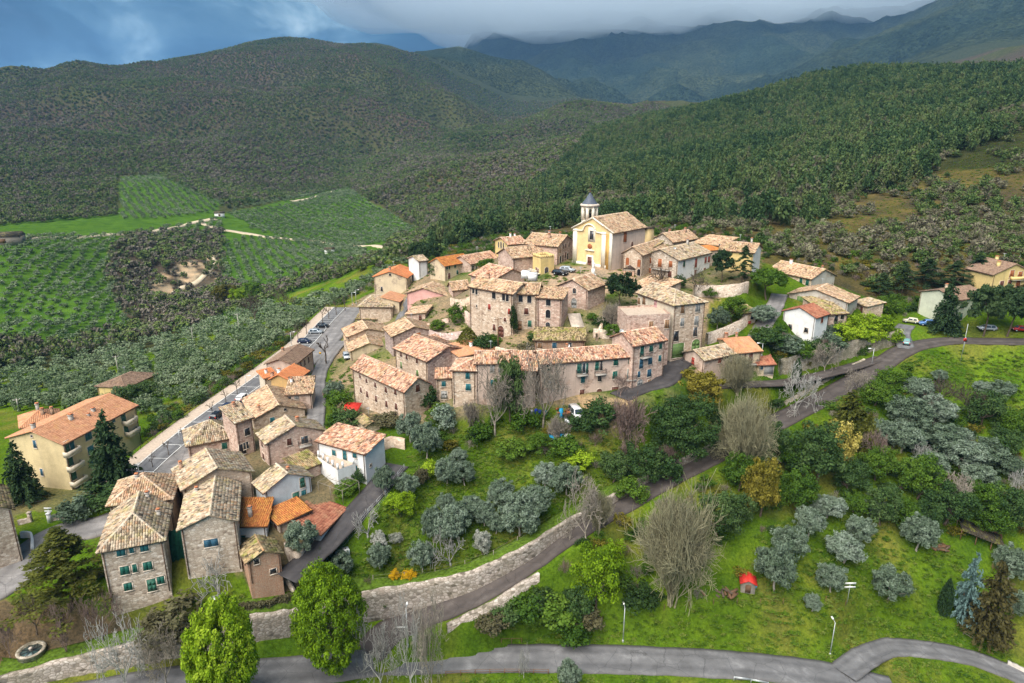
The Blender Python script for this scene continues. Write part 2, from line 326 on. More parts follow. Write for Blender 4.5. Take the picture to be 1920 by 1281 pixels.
for n_, c_ in dict(green=(.012,.10,.075), teal=(.02,.13,.15), blue=(.03,.10,.16), brown=(.12,.045,.03), red=(.30,.045,.03), rust=(.34,.11,.04), grey=(.30,.30,.29), wood=(.26,.15,.08), olive=(.12,.20,.06), pine=(.03,.12,.08), pinkish=(.50,.28,.28)).items():
    plain('paint_' + n_, c_, .55, 0, .18, 3, .35)
plain('pane_dark', (.018,.02,.024), .18, 0, .3, 1, .5); plain('stone_trim', (.56,.48,.40), .85); plain('white_paint', (.78,.78,.76), .5, 0, .06); plain('dark_metal', (.035,.035,.04), .5, .6); plain('galvanised', (.50,.53,.54), .45, .5)
plain('rust_pipe', (.10,.055,.035), .6, .2); plain('wood_brown', (.16,.09,.05), .8); plain('wood_grey', (.26,.23,.19), .85); plain('concrete', (.42,.39,.35), .9); plain('slate', (.085,.10,.13), .5, 0, .3, 4); plain('red_sheet', (.52,.035,.025), .5, 0, .15)
plain('rubber', (.02,.02,.02), .8); plain('terracotta', (.45,.17,.08), .8); plain('tarp_green', (.012,.085,.055), .7, 0, .4, 3); plain('tarp_blue', (.02,.30,.55), .5); plain('barrel_blue', (.02,.05,.42), .4); plain('yellow_paint', (.62,.34,.02), .5); plain('wire_black', (.05,.05,.05), .6)
plain('salmon_sheet', (.58,.30,.22), .8); plain('glass_dark', (.03,.045,.06), .08, 0, .2, 1, .6); plain('lamp_glass', (.85,.85,.82), .3); plain('marble', (.78,.76,.72), .5); plain('bark', (.12,.09,.065), .95, 0, .4, 6); plain('bark_pale', (.34,.30,.255), .95, 0, .35, 5); plain('water_basin', (.05,.09,.09), .1, 0, .3, 2, .5)

def tiles(name, cols, lichen=(.34,.32,.12), amt=.4, dark=.5):
    m, t, b, o = newmat(name); p = pos(t)
    a = N(t, 'ShaderNodeAttribute', attribute_name='tone')
    k = len(cols) - 1; cr_ = ramp(t, [(i/k, c) for i, c in enumerate(cols)]); t.links.new(a.outputs['Fac'], cr_.inputs[0])
    nb = noise(t, .55, 5, .65, p); nr = ramp(t, [(.5, (0, 0, 0)), (.68, (amt, amt, amt))]); t.links.new(nb.outputs['Fac'], nr.inputs[0])
    c = mixc(t, nr.outputs[0], cr_.outputs[0], lichen)
    nd = noise(t, 1.1, 4, .7, p); dr = ramp(t, [(.34, (dark, dark, dark)), (.55, (1, 1, 1)), (.8, (1.15, 1.12, 1.08))]); t.links.new(nd.outputs['Fac'], dr.inputs[0])
    c = mixc(t, 1.0, c, dr.outputs[0], 'MULTIPLY')
    nf = noise(t, 14, 2, .6, p); fr = ramp(t, [(.3, (.8, .8, .8)), (.7, (1.12, 1.12, 1.12))]); t.links.new(nf.outputs['Fac'], fr.inputs[0])
    c = mixc(t, 1.0, c, fr.outputs[0], 'MULTIPLY')
    t.links.new(c, b.inputs['Base Color']); b.inputs['Roughness'].default_value = .9
    return m
tiles('tile_old', [(.08,.055,.04),(.30,.195,.125),(.52,.36,.235),(.66,.50,.345),(.54,.29,.17),(.72,.59,.45)])
tiles('tile_pink', [(.07,.045,.035),(.30,.155,.11),(.56,.34,.24),(.70,.51,.37),(.54,.22,.12),(.74,.59,.46)])
tiles('tile_grey', [(.07,.058,.045),(.27,.205,.145),(.46,.375,.27),(.60,.50,.375),(.46,.28,.165),(.68,.60,.48)], (.36,.33,.11), .55)
tiles('tile_moss', [(.05,.042,.028),(.20,.15,.08),(.38,.29,.16),(.52,.41,.24),(.40,.23,.12)], (.20,.22,.03), .95)
tiles('tile_orange', [(.50,.16,.06),(.62,.22,.09),(.66,.27,.12),(.58,.20,.08)], (.45,.30,.10), .25, .8)
tiles('tile_rust', [(.34,.11,.04),(.52,.19,.06),(.58,.25,.07),(.44,.15,.05)], (.30,.22,.05), .5, .6)
tiles('tile_salmon', [(.48,.22,.12),(.60,.30,.17),(.64,.34,.20),(.56,.26,.14)], (.42,.28,.09), .4, .75)
tiles('tile_brown', [(.14,.09,.065),(.26,.17,.12),(.32,.22,.16),(.22,.14,.10)], (.25,.2,.12), .3, .7)
tiles('tile_red', [(.25,.08,.05),(.40,.15,.09),(.46,.20,.12),(.32,.11,.07)], (.3,.24,.14), .35, .7)

# ------------------------------------------------------------------ mesh helpers
def mesh_np(name, V, F, mat=None, tone=None, smooth=False):
    """V (n,3); F list of arrays (m,k) of equal polygons"""
    me = bpy.data.meshes.new(name); V = np.asarray(V, np.float32)
    if not isinstance(F, (list, tuple)): F = [F]
    F = [np.asarray(f, np.int32) for f in F if len(f)]
    me.vertices.add(len(V)); me.vertices.foreach_set('co', V.ravel())
    nl = sum(f.size for f in F); npoly = sum(len(f) for f in F)
    me.loops.add(nl); me.polygons.add(npoly)
    me.loops.foreach_set('vertex_index', np.concatenate([f.ravel() for f in F]))
    tot = np.concatenate([np.full(len(f), f.shape[1], np.int32) for f in F])
    me.polygons.foreach_set('loop_start', np.concatenate([[0], np.cumsum(tot)[:-1]]).astype(np.int32))
    if smooth: me.polygons.foreach_set('use_smooth', np.ones(npoly, bool))
    if tone is not None:
        at = me.attributes.new('tone', 'FLOAT', 'POINT'); at.data.foreach_set('value', np.asarray(tone, np.float32))
    if mat is not None: me.materials.append(MATS[mat] if isinstance(mat, str) else mat)
    me.update(calc_edges=True); me.validate(); return me
class MB:
    """collects boxes, bars, tubes, prisms in one mesh"""
    def __init__(s): s.v = []; s.f = {}; s.n = 0
    def add(s, V, F):
        V = np.asarray(V, float)
        for f in F: s.f.setdefault(len(f), []).append([i + s.n for i in f])
        s.v.append(V); s.n += len(V); return s
    def box(s, c, d, M=None, taper=1):
        x, y, z = [q/2 for q in d]
        V = np.array([[-x,-y,-z],[x,-y,-z],[x,y,-z],[-x,y,-z],[-x*taper,-y*taper,z],[x*taper,-y*taper,z],[x*taper,y*taper,z],[-x*taper,y*taper,z]])
        if M is not None: V = V @ np.array(M).T
        return s.add(V + np.array(c), [[0,3,2,1],[4,5,6,7],[0,1,5,4],[1,2,6,5],[2,3,7,6],[3,0,4,7]])
    def tube(s, a, b, r0, r1=None, n=6, cap=True):
        a, b = np.asarray(a, float), np.asarray(b, float); r1 = r0 if r1 is None else r1
        d = b - a; d = d/(np.linalg.norm(d) + 1e-9); h = np.array([0,0,1.]) if abs(d[2]) < .9 else np.array([1.,0,0])
        e = np.cross(d, h); e /= np.linalg.norm(e); f = np.cross(d, e)
        t = np.arange(n)*2*math.pi/n; ring = np.cos(t)[:, None]*e + np.sin(t)[:, None]*f
        F = [[i, n + i, n + (i + 1) % n, (i + 1) % n] for i in range(n)]
        if cap: F += [list(range(n)), [n + i for i in range(n)][::-1]]
        return s.add(np.vstack([a + ring*r0, b + ring*r1]), F)
    def prism(s, P, z0, z1, M=None):
        P = np.asarray(P, float); n = len(P); V = np.vstack([np.c_[P, np.full(n, z0)], np.c_[P, np.full(n, z1)]])
        if M is not None: V = V @ np.array(M).T
        return s.add(V, [list(range(n))[::-1], [n + i for i in range(n)]] + [[i, (i + 1) % n, n + (i + 1) % n, n + i] for i in range(n)])
    def lathe(s, prof, n=10, c=(0, 0, 0)):
        t = np.arange(n)*2*math.pi/n; V = []
        for r, z in prof: V += [[c[0] + r*math.cos(a), c[1] + r*math.sin(a), c[2] + z] for a in t]
        F = []
        for k in range(len(prof) - 1): F += [[k*n + i, k*n + (i + 1) % n, (k + 1)*n + (i + 1) % n, (k + 1)*n + i] for i in range(n)]
        F += [list(range(n))[::-1], [(len(prof) - 1)*n + i for i in range(n)]]
        return s.add(V, F)
    def mesh(s, name, mat): return mesh_np(name, np.vstack(s.v), [np.array(f) for f in s.f.values()], mat)
    def build(s, name, mat, parent=None): return obj(name, s.mesh(name, mat), parent)
def obj(name, me, parent=None, loc=None, rz=0, kind=None):
    o = bpy.data.objects.new(name, me); COL.objects.link(o)
    if parent is not None: o.parent = parent
    if loc is not None: o.location = loc
    if rz: o.rotation_euler[2] = rz
    if kind: o['kind'] = kind
    return o
def tag(o, label, cat, group=None):
    o['label'] = label; o['category'] = cat
    if group: o['group'] = group
    return o
def thing(name, label, cat, loc=(0, 0, 0), rz=0, group=None):
    o = bpy.data.objects.new(name, None); COL.objects.link(o); o.location = loc; o.rotation_euler[2] = rz; o.empty_display_size = .5
    return tag(o, label, cat, group)
def copy_tree(o, parent=None):
    c = o.copy(); COL.objects.link(c); c.parent = parent
    for ch in o.children: copy_tree(ch, c)
    return c

# ------------------------------------------------------------------ ground
PX, PY = proj(GX, GY, GZ)
GRASS, GROVE, WOOD, WOOD2, SCRUB, DIRT, PAVE, SCAR, PINEF, DRYG = [np.array(c) for c in
  [(.080,.150,.012),(.055,.125,.016),(.060,.052,.040),(.050,.060,.026),(.085,.075,.032),(.20,.135,.085),(.30,.235,.175),(.42,.34,.24),(.022,.034,.014),(.135,.125,.035)]]
def zone(poly, r0, r1): return inpoly(PX, PY, poly) & (GR > r0) & (GR < r1)
gc = np.empty(GX.shape + (3,))
nz = fbm(GX/9, GY/9, 11, 4)[..., None]; nz2 = fbm(GX/60, GY/60, 13, 4)[..., None]; nz3 = fbm(GX/220, GY/220, 17, 4)[..., None]
S = lambda x, a, b: np.clip((x - a)/(b - a), 0, 1)
gc[:] = GRASS*(.72 + .5*nz2) ; gc = gc*(1 - S(nz, .5, .68)*.6) + DRYG*1.1*S(nz, .5, .68)*.6; gc = gc*(1 - .5*S(1 - nz, .55, .75)) + np.array((.028, .075, .008))*.5*S(1 - nz, .55, .75)
far = S(GR, 560, 700)[..., None]; woodc = WOOD*(1 - S(nz3, .4, .6)) + WOOD2*S(nz3, .4, .6)
gc = gc*(1 - far) + woodc*far
def put(mask, col, k=1.0, n=None):
    global gc
    w = mask[..., None]*k
    if n is not None: w = w*n
    gc = gc*(1 - w) + col*w
put(zone([(-300,395),(230,395),(425,400),(650,350),(780,430),(720,480),(640,520),(520,560),(450,600),(300,640),(0,700),(-300,700)], 300, 1200), GROVE)
put(zone([(225,332),(330,325),(420,380),(400,400),(300,412),(225,412)], 500, 1200), GROVE)
put(zone([(205,470),(240,440),(300,455),(410,440),(415,520),(440,560),(400,600),(330,640),(230,590),(200,520)], 300, 800), WOOD*1.2)
put(zone([(275,540),(330,490),(405,480),(415,520),(395,540),(330,560),(280,570)], 300, 800), SCAR, .9, S(nz, .38, .55))
put(zone([(-300,560),(0,640),(140,655),(330,585),(430,575),(330,640),(200,690),(0,690),(-300,720)], 250, 600), WOOD2*.8)
put((GR > 225) & (GR < 900) & (PX > 800) & (PY < 560), SCRUB, 1.0)
put((GR > 225) & (GR < 900) & (PX > 800) & (PY < 560), WOOD, .7, S(nz2, .45, .6))
put(zone([(1500,360),(1750,280),(2300,180),(2300,420),(1600,520),(1400,520)], 200, 600), DRYG*.8, .6, S(nz, .4, .6))
put((GR > 400) & (GR < 1500) & (PX > 1000) & (PY < 330), PINEF, .8)
put((GR > 2300), np.array((.020,.034,.028)), 1.0); put(GR > 2300, np.array((.042,.055,.034)), .7, S(fbm(GX/330, GY/330, 71, 4)[..., None], .45, .62))
put(zone([(640,580),(700,545),(780,500),(930,440),(1200,430),(1430,460),(1430,520),(1330,570),(1320,700),(1250,760),(1000,770),(880,775),(790,800),(640,800),(620,700)], 120, 260), PAVE*.8, .85, S(nz, .2, .5))
put(zone([(1035,500),(1150,500),(1210,520),(1120,560),(1030,540)], 150, 260), PAVE*1.1)
put(zone([(330,850),(600,760),(640,900),(600,1010),(540,1080),(440,1060),(330,1010)], 80, 190), PAVE*.55, .8)
put(zone([(-200,1130),(120,1120),(250,1150),(240,1240),(-200,1300)], 60, 130), np.array((.115,.085,.062)), .9, S(nz, .2, .45))
put(zone([(1085,745),(1180,745),(1200,790),(1100,800)], 100, 200), np.array((.36,.27,.17)), .9)
put(zone([(20,900),(250,880),(270,940),(60,960),(0,980)], 80, 200), PAVE*.5, .6)
rr = S(GR, 100, 2000)
def grid_object(name, j0, j1, mat):
    X, Y, Z = GX[j0:j1], GY[j0:j1], GZ[j0:j1]; n, m = X.shape
    I = np.arange(n*m).reshape(n, m); F = np.stack([I[:-1, :-1], I[:-1, 1:], I[1:, 1:], I[1:, :-1]], -1).reshape(-1, 4)[:, ::-1]
    me = mesh_np(name, np.stack([X, Y, Z], -1).reshape(-1, 3), F, mat, smooth=True)
    a = me.attributes.new('col', 'FLOAT_COLOR', 'POINT'); a.data.foreach_set('color', np.concatenate([gc[j0:j1].reshape(-1, 3), np.ones((n*m, 1))], 1).astype(np.float32).ravel())
    return obj(name, me, kind='structure')
def ground_mat():
    m, t, b, o = newmat('ground_soil'); p = pos(t)
    a = N(t, 'ShaderNodeAttribute', attribute_name='col')
    n1_ = noise(t, 1.9, 8, .78, p); r1 = ramp(t, [(.30, (.30, .34, .30)), (.5, (1, 1, 1)), (.70, (1.75, 1.6, 1.4))]); t.links.new(n1_.outputs['Fac'], r1.inputs[0])
    c = mixc(t, 1.0, a.outputs['Color'], r1.outputs[0], 'MULTIPLY')
    n2_ = noise(t, .13, 6, .65, p); r2 = ramp(t, [(.3, (.62, .70, .7)), (.7, (1.45, 1.25, 1.1))]); t.links.new(n2_.outputs['Fac'], r2.inputs[0])
    c = mixc(t, 1.0, c, r2.outputs[0], 'MULTIPLY')
    t.links.new(c, b.inputs['Base Color']); bump(t, n1_.outputs['Fac'], b, .9, .25); b.inputs['Roughness'].default_value = 1; b.inputs['Specular IOR Level'].default_value = 0
def far_mat():
    m, t, b, o = newmat('far_forest'); p = pos(t)
    a = N(t, 'ShaderNodeAttribute', attribute_name='col')
    v = N(t, 'ShaderNodeTexVoronoi', feature='F1', inp={'Scale': .11}); t.links.new(p, v.inputs['Vector'])
    sp = N(t, 'ShaderNodeSeparateColor'); t.links.new(v.outputs['Color'], sp.inputs[0])
    r1 = ramp(t, [(0, (.45, .5, .5)), (1, (1.5, 1.4, 1.2))]); t.links.new(sp.outputs[0], r1.inputs[0])
    c = mixc(t, 1.0, a.outputs['Color'], r1.outputs[0], 'MULTIPLY')
    n2_ = noise(t, .006, 6, .65, p); r2 = ramp(t, [(.3, (.6, .65, .6)), (.7, (1.35, 1.3, 1.2))]); t.links.new(n2_.outputs['Fac'], r2.inputs[0])
    c = mixc(t, 1.0, c, r2.outputs[0], 'MULTIPLY')
    iv = N(t, 'ShaderNodeMath', operation='SUBTRACT', inp={0: 1.0}); t.links.new(v.outputs['Distance'], iv.inputs[1])
    t.links.new(c, b.inputs['Base Color']); bump(t, iv.outputs[0], b, 1, 7); b.inputs['Roughness'].default_value = 1; b.inputs['Specular IOR Level'].default_value = 0
ground_mat(); far_mat()
J1 = int(np.searchsorted(gv, math.log(640))); J2 = int(np.searchsorted(gv, math.log(2450)))

# retaining walls: bottom line (px,py,z), top height above it; the ground behind is held up by the wall
RET = {
 'lower': dict(bot=[(590,1186,2.9),(640,1174,3.2),(700,1159,3.9),(762,1146,4.6),(825,1130,5.6),(887,1110,7.0),(950,1076,8.9),(1000,1046,10.3),(1050,1008,11.7),(1130,958,13.3),(1215,905,15.1),(1290,868,16.5),(1350,836,17.6)], hts=[4.6,4.8,5.0,4.7,4.3,3.8,3.2,2.8,2.3,1.8,1.5,1.3,1.1]),
 'upper': dict(bot=[(1462,702,25.1),(1500,695,24.9),(1560,680,24.8),(1620,663,25.1),(1665,651,25.5),(1692,641,26.3)], hts=[3.6,4.0,4.2,4.2,4.0,3.4]),
 'corner': dict(bot=[(0,1300,6.8),(120,1268,7),(220,1250,7.1),(360,1222,7.0),(430,1210,6.6),(520,1196,5.4),(560,1191,4.4),(592,1187,3.2)], hts=[2.2,2.4,3.0,3.9,4.4,4.4,4.6,5.0]),
}
for k, w in RET.items():
    P = np.array([at_z(*b) for b in w['bot']]); Pm = catmull(np.c_[P, w['hts']], 5); w['line'] = Pm
    x, y = GX[_m], GY[_m]; d, z, s = near_line(Pm[:, :3], x, y); inner = near_line.inner.copy(); d2, h2, _ = near_line(np.c_[Pm[:, :2], Pm[:, 3]], x, y)
    ends = (d < 14) & inner
    # which side is behind: away from the road = left of travel (travelling with growing px means up-slope is on the left)
    behind = s > 0
    g = GZ[_m]
    m1 = ends & ~behind & (d < 9); g[m1] = np.minimum(g[m1], z[m1] + .05 + np.maximum(0, d[m1] - 3)*.9)
    m2 = ends & behind & (d < 1.35); g[m2] = z[m2] - .3
    m3 = ends & behind & (d >= 1.35) & (d < 9); f = np.clip((d[m3] - 1.35)/7, 0, 1); g[m3] = (z[m3] + h2[m3] - .25)*(1 - f) + g[m3]*f
    GZ[_m] = g
ground = grid_object('ground', 0, J1 + 1, 'ground_soil')
hills = grid_object('hills', J1, J2 + 1, 'ground_soil')
mountains = grid_object('mountains', J2, NV, 'far_forest')

# ------------------------------------------------------------------ roads
plain('verge_grass', (.075, .125, .016), 1, 0, .6, 2.2, 0)
def asphalt(name, col, worn, grass=0):
    m, t, b, o = newmat(name); p = pos(t)
    n1_ = noise(t, .35, 6, .65, p); r1 = ramp(t, [(.3, tuple(c*.7 for c in col)), (.55, col), (.75, worn)]); t.links.new(n1_.outputs['Fac'], r1.inputs[0])
    n2_ = noise(t, 22, 2, .6, p); r2 = ramp(t, [(.3, (.8, .8, .8)), (.7, (1.2, 1.2, 1.2))]); t.links.new(n2_.outputs['Fac'], r2.inputs[0])
    c = mixc(t, 1.0, r1.outputs[0], r2.outputs[0], 'MULTIPLY')
    v = N(t, 'ShaderNodeTexVoronoi', feature='DISTANCE_TO_EDGE', inp={'Scale': .22}); t.links.new(mixc(t, .5, p, noise(t, .8, 3, .6, p).outputs['Color'], 'ADD'), v.inputs['Vector'])
    cr_ = ramp(t, [(.0, (.5, .5, .5)), (.012, (1, 1, 1))]); t.links.new(v.outputs['Distance'], cr_.inputs[0])
    c = mixc(t, .8, c, cr_.outputs[0], 'MULTIPLY')
    # tyre tracks and patches across the width (attribute: -1..1)
    a = N(t, 'ShaderNodeAttribute', attribute_name='tone'); tr = ramp(t, [(.0, (.75, .72, .68)), (.12, (1, 1, 1)), (.28, (.74, .74, .75)), (.40, (1.06, 1.06, 1.06)), (.60, (1.06, 1.06, 1.06)), (.72, (.74, .74, .75)), (.88, (1, 1, 1)), (1, (.75, .72, .68))]); t.links.new(a.outputs['Fac'], tr.inputs[0])
    c = mixc(t, .75, c, tr.outputs[0], 'MULTIPLY')
    t.links.new(c, b.inputs['Base Color']); b.inputs['Roughness'].default_value = .75; bump(t, n2_.outputs['Fac'], b, .3, .02)
asphalt('asphalt_grey', (.155,.155,.16), (.26,.26,.265)); asphalt('asphalt_brown', (.085,.072,.066), (.14,.122,.112)); asphalt('asphalt_dark', (.060,.056,.058), (.10,.092,.09)); asphalt('asphalt_light', (.21,.20,.195), (.34,.32,.31))
plain('line_paint', (.74,.74,.72), .7, 0, .2, 3); plain('paving', (.46,.37,.29), .9, 0, .2, 2.5); plain('kerb_stone', (.55,.53,.50), .85)
def offset_line(pl, d):
    t = np.gradient(pl[:, :2], axis=0); t /= np.linalg.norm(t, axis=1)[:, None] + 1e-9
    n = np.c_[-t[:, 1], t[:, 0]]; q = pl.copy(); q[:, :2] += n*(d if np.isscalar(d) else np.asarray(d)[:, None]); return q
def strip(name, left, right, mat, lift=0, across=8, thick=.25):
    n = len(left); fr = np.linspace(0, 1, across + 1)
    V = (left[:, None, :]*(1 - fr)[None, :, None] + right[:, None, :]*fr[None, :, None]); V[..., 2] += lift
    tone = np.tile(fr, (n, 1))
    skL = V[:, :1].copy(); skL[..., 2] -= thick; skR = V[:, -1:].copy(); skR[..., 2] -= thick
    V = np.concatenate([skL, V, skR], 1); tone = np.concatenate([tone[:, :1], tone, tone[:, -1:]], 1); m_ = V.shape[1]
    I = np.arange(n*m_).reshape(n, m_); F = np.stack([I[:-1, :-1], I[1:, :-1], I[1:, 1:], I[:-1, 1:]], -1).reshape(-1, 4)
    return mesh_np(name, V.reshape(-1, 3), F, mat, tone.ravel())
def road(name, key, mat, lift):
    pl, hw = ROADPTS[key]; q = catmull(pl, 2)
    jit = .25*(np.interp(np.arange(len(q)), np.arange(0, len(q) + 6, 3), rng.random(len(np.arange(0, len(q) + 6, 3)))) - .5)
    return obj(name, strip(name, offset_line(q, hw + jit), offset_line(q, -hw - jit), mat, lift), kind='structure')
road('road', 'lower_road', 'asphalt_grey', .10); road('road', 'village_road', 'asphalt_brown', .13); road('road', 'side_road', 'asphalt_grey', .09)
road('street', 'parking_street', 'asphalt_light', .11); road('street', 'village_street', 'asphalt_light', .15); road('driveway', 'driveway', 'asphalt_dark', .10)
road('lane', 'courtyard_lane', 'asphalt_dark', .12); road('lane', 'hill_lane', 'asphalt_grey', .15); road('lane', 'upper_lane', 'asphalt_light', .10); road('alley', 'alley', 'asphalt_grey', .10); road('lane', 'wall_terrace', 'asphalt_brown', .09)

for k, w in RET.items():
    Pm = w['line']; n = len(Pm); batter = .12
    out = offset_line(Pm[:, :3], 0); top = offset_line(Pm[:, :3], batter*Pm[:, 3]*.6); back = offset_line(Pm[:, :3], .75)
    hh = Pm[:, 3] + .12*np.sin(np.arange(n)*1.7) + .1*rng.random(n)
    rows = [np.c_[out[:, :2], out[:, 2] - .8], out]
    for f in (.25, .5, .75, 1): rows.append(np.c_[out[:, :2]*(1 - f) + top[:, :2]*f + (rng.random((n, 2)) - .5)*.05, out[:, 2] + hh*f])
    rows.append(np.c_[back[:, :2], back[:, 2] + hh]); rows.append(np.c_[back[:, :2], back[:, 2] - 1])
    V = np.stack(rows, 1); m_ = V.shape[1]; I = np.arange(n*m_).reshape(n, m_); F = np.stack([I[:-1, :-1], I[1:, :-1], I[1:, 1:], I[:-1, 1:]], -1).reshape(-1, 4)[:, ::-1]
    e0, e1 = offset_line(Pm[:, :3], .7), offset_line(Pm[:, :3], 3.4); e0[:, 2] += hh + .04; e1[:, 2] = np.maximum(e1[:, 2] + hh - .3, gz(e1[:, 0], e1[:, 1]) + .02)
    obj('verge', strip('verge', e1, e0, 'verge_grass', 0, 5, .8), kind='structure')
    mt = {'lower': 'retaining_stone', 'upper': 'old_wall_stone', 'corner': 'retaining_stone'}[k]
    w['obj'] = obj('retaining_wall', mesh_np('retaining_wall', V.reshape(-1, 3), [F, [list(range(m_))], [[(n - 1)*m_ + i for i in range(m_)][::-1]]], mt))
tag(RET['lower']['obj'], 'tall pale stone retaining wall curving along the road below the olive garden', 'wall')
tag(RET['upper']['obj'], 'mossy stone retaining wall under the bushes leading up to the road bend', 'wall')
tag(RET['corner']['obj'], 'stone retaining wall beside the dark road in the near left corner, behind the bare trees', 'wall')
# ------------------------------------------------------------------ buildings
ZM = dict(a=(0,640,4),b=(0,940,3.756),c=(300,700,4),d=(300,860,4),e=(580,540,5.82),f=(640,440,6),g=(840,480,5.82),h=(900,340,6),i=(1140,400,6),j=(1120,500,5.82),k=(1400,440,5.82),l=(1640,440,5.82),m=(640,620,5.82),n=(840,600,5.82),o=(1100,600,4.926),p=(1240,600,4),r=(430,610,8),s=(840,430,8.14),t=(0,860,3.735),x=(0,0,1))
def q(k, x, y): a, b, s = ZM[k]; return (a + x/s, b + y/s)
def z_at(x, y, py):
    qq = (640.5 - py)/FPX; return CAMZ + y*(qq*_c - _s)/(_c + qq*_s)
def tile_mesh(planes, tone_seed, pitch=.34, length=.50, step=.07, ridges=(), straight=False):
    """half-round roof tiles laid in courses on each plane (polygon, eave edge first)"""
    if straight: pitch, length, step = .36, .44, .05
    g = np.random.default_rng(tone_seed); VV, FF, TT = [], [], []; nv = 0
    for poly in planes:
        P = np.asarray(poly, float); e = P[1] - P[0]; e /= np.linalg.norm(e)
        nrm = np.cross(P[1] - P[0], P[2] - P[0]); nrm /= np.linalg.norm(nrm)
        if nrm[2] < 0: nrm = -nrm
        s = np.cross(nrm, e); 
        if s[2] < 0: s = -s
        A = (P - P[0]) @ e; B = (P - P[0]) @ s
        cols = np.arange(A.min() + pitch/2, A.max(), pitch); la, lb = [], []
        for c in cols:
            ys = []
            for i in range(len(P)):
                a0, a1, b0, b1 = A[i], A[(i + 1) % len(P)], B[i], B[(i + 1) % len(P)]
                if (a0 - c)*(a1 - c) <= 0 and abs(a1 - a0) > 1e-6: ys.append(b0 + (b1 - b0)*(c - a0)/(a1 - a0))
            if len(ys) < 2: continue
            y0, y1 = min(ys), max(ys)
            k = max(1, int((y1 - y0)/length + .5))
            if y1 - y0 < .15: continue
            la.append(np.full(k, c)); lb.append(y0 + np.arange(k)*length)
        if not la: continue
        la, lb = np.concatenate(la), np.concatenate(lb); n = len(la)
        j = (g.random((n, 4)) - .5)*(0.25 if straight else 1); wv = (fbm(la*.6 + tone_seed, lb*.25, tone_seed % 97, 2) - .5)*(0 if straight else .22)
        w = pitch*.46; hgt = pitch*.30
        prof = np.array([[-w, 0], [-w*.5, hgt], [w*.5, hgt], [w, 0]])
        O = P[0] + la[:, None]*e + lb[:, None]*s
        ca = la[:, None] + j[:, :1]*.06 + wv[:, None]
        lo = np.empty((n, 4, 3)); hi = np.empty((n, 4, 3))
        lift = (step + j[:, 1:2]*.06)
        for p_ in range(4):
            lo[:, p_] = P[0] + (ca + prof[p_, 0]*1.05)*e + (lb[:, None] - .03 + j[:, 2:3]*.08)*s + (prof[p_, 1] + lift)*nrm
            hi[:, p_] = P[0] + (ca + prof[p_, 0]*.85 + j[:, 3:4]*.04)*e + (lb[:, None] + length*1.02)*s + (prof[p_, 1]*.9 + .005)*nrm
        V = np.concatenate([lo, hi], 1).reshape(-1, 3); I = nv + np.arange(n)[:, None]*8
        F = np.concatenate([I + np.array(f) for f in ([0,1,5,4],[1,2,6,5],[2,3,7,6],[0,3,2,1])]); nv += len(V)
        colt = g.random(len(cols) + 8)[np.clip(((la - A.min())/pitch).astype(int), 0, len(cols))]
        t = np.clip((.62*g.random(n) + .12*colt + .34*fbm(la*.5, lb*.5, tone_seed % 89, 3) - .54)*1.3 + .52, 0, 1)
        VV.append(V); FF.append(F); TT.append(np.repeat(t, 8))
    for a, b in ridges:
        a, b = np.asarray(a, float), np.asarray(b, float); d = b - a; Ln = np.linalg.norm(d); d /= Ln
        sd_ = np.cross(d, [0, 0, 1]); sd_ /= np.linalg.norm(sd_); up = np.cross(sd_, d); k = max(1, int(Ln/.45)); tt = np.arange(k)*Ln/k
        w, h = .17, .13; prof = [(-w, -.02), (-w*.5, h), (w*.5, h), (w, -.02)]
        lo = np.stack([a + tt[:, None]*d + x_*1.1*sd_ + (y_ + .05)*up for x_, y_ in prof], 1); hi = np.stack([a + (tt[:, None] + Ln/k)*d + x_*sd_ + (y_ + .02)*up for x_, y_ in prof], 1)
        V = np.concatenate([lo, hi], 1).reshape(-1, 3); I = nv + np.arange(k)[:, None]*8
        FF.append(np.concatenate([I + np.array(f) for f in ([0,1,5,4],[1,2,6,5],[2,3,7,6],[0,3,2,1])])); VV.append(V); nv += len(V); TT.append(np.repeat(.86 + .14*g.random(k), 8))
    return np.vstack(VV), np.vstack(FF), np.concatenate(TT)
WIN_CACHE = {}
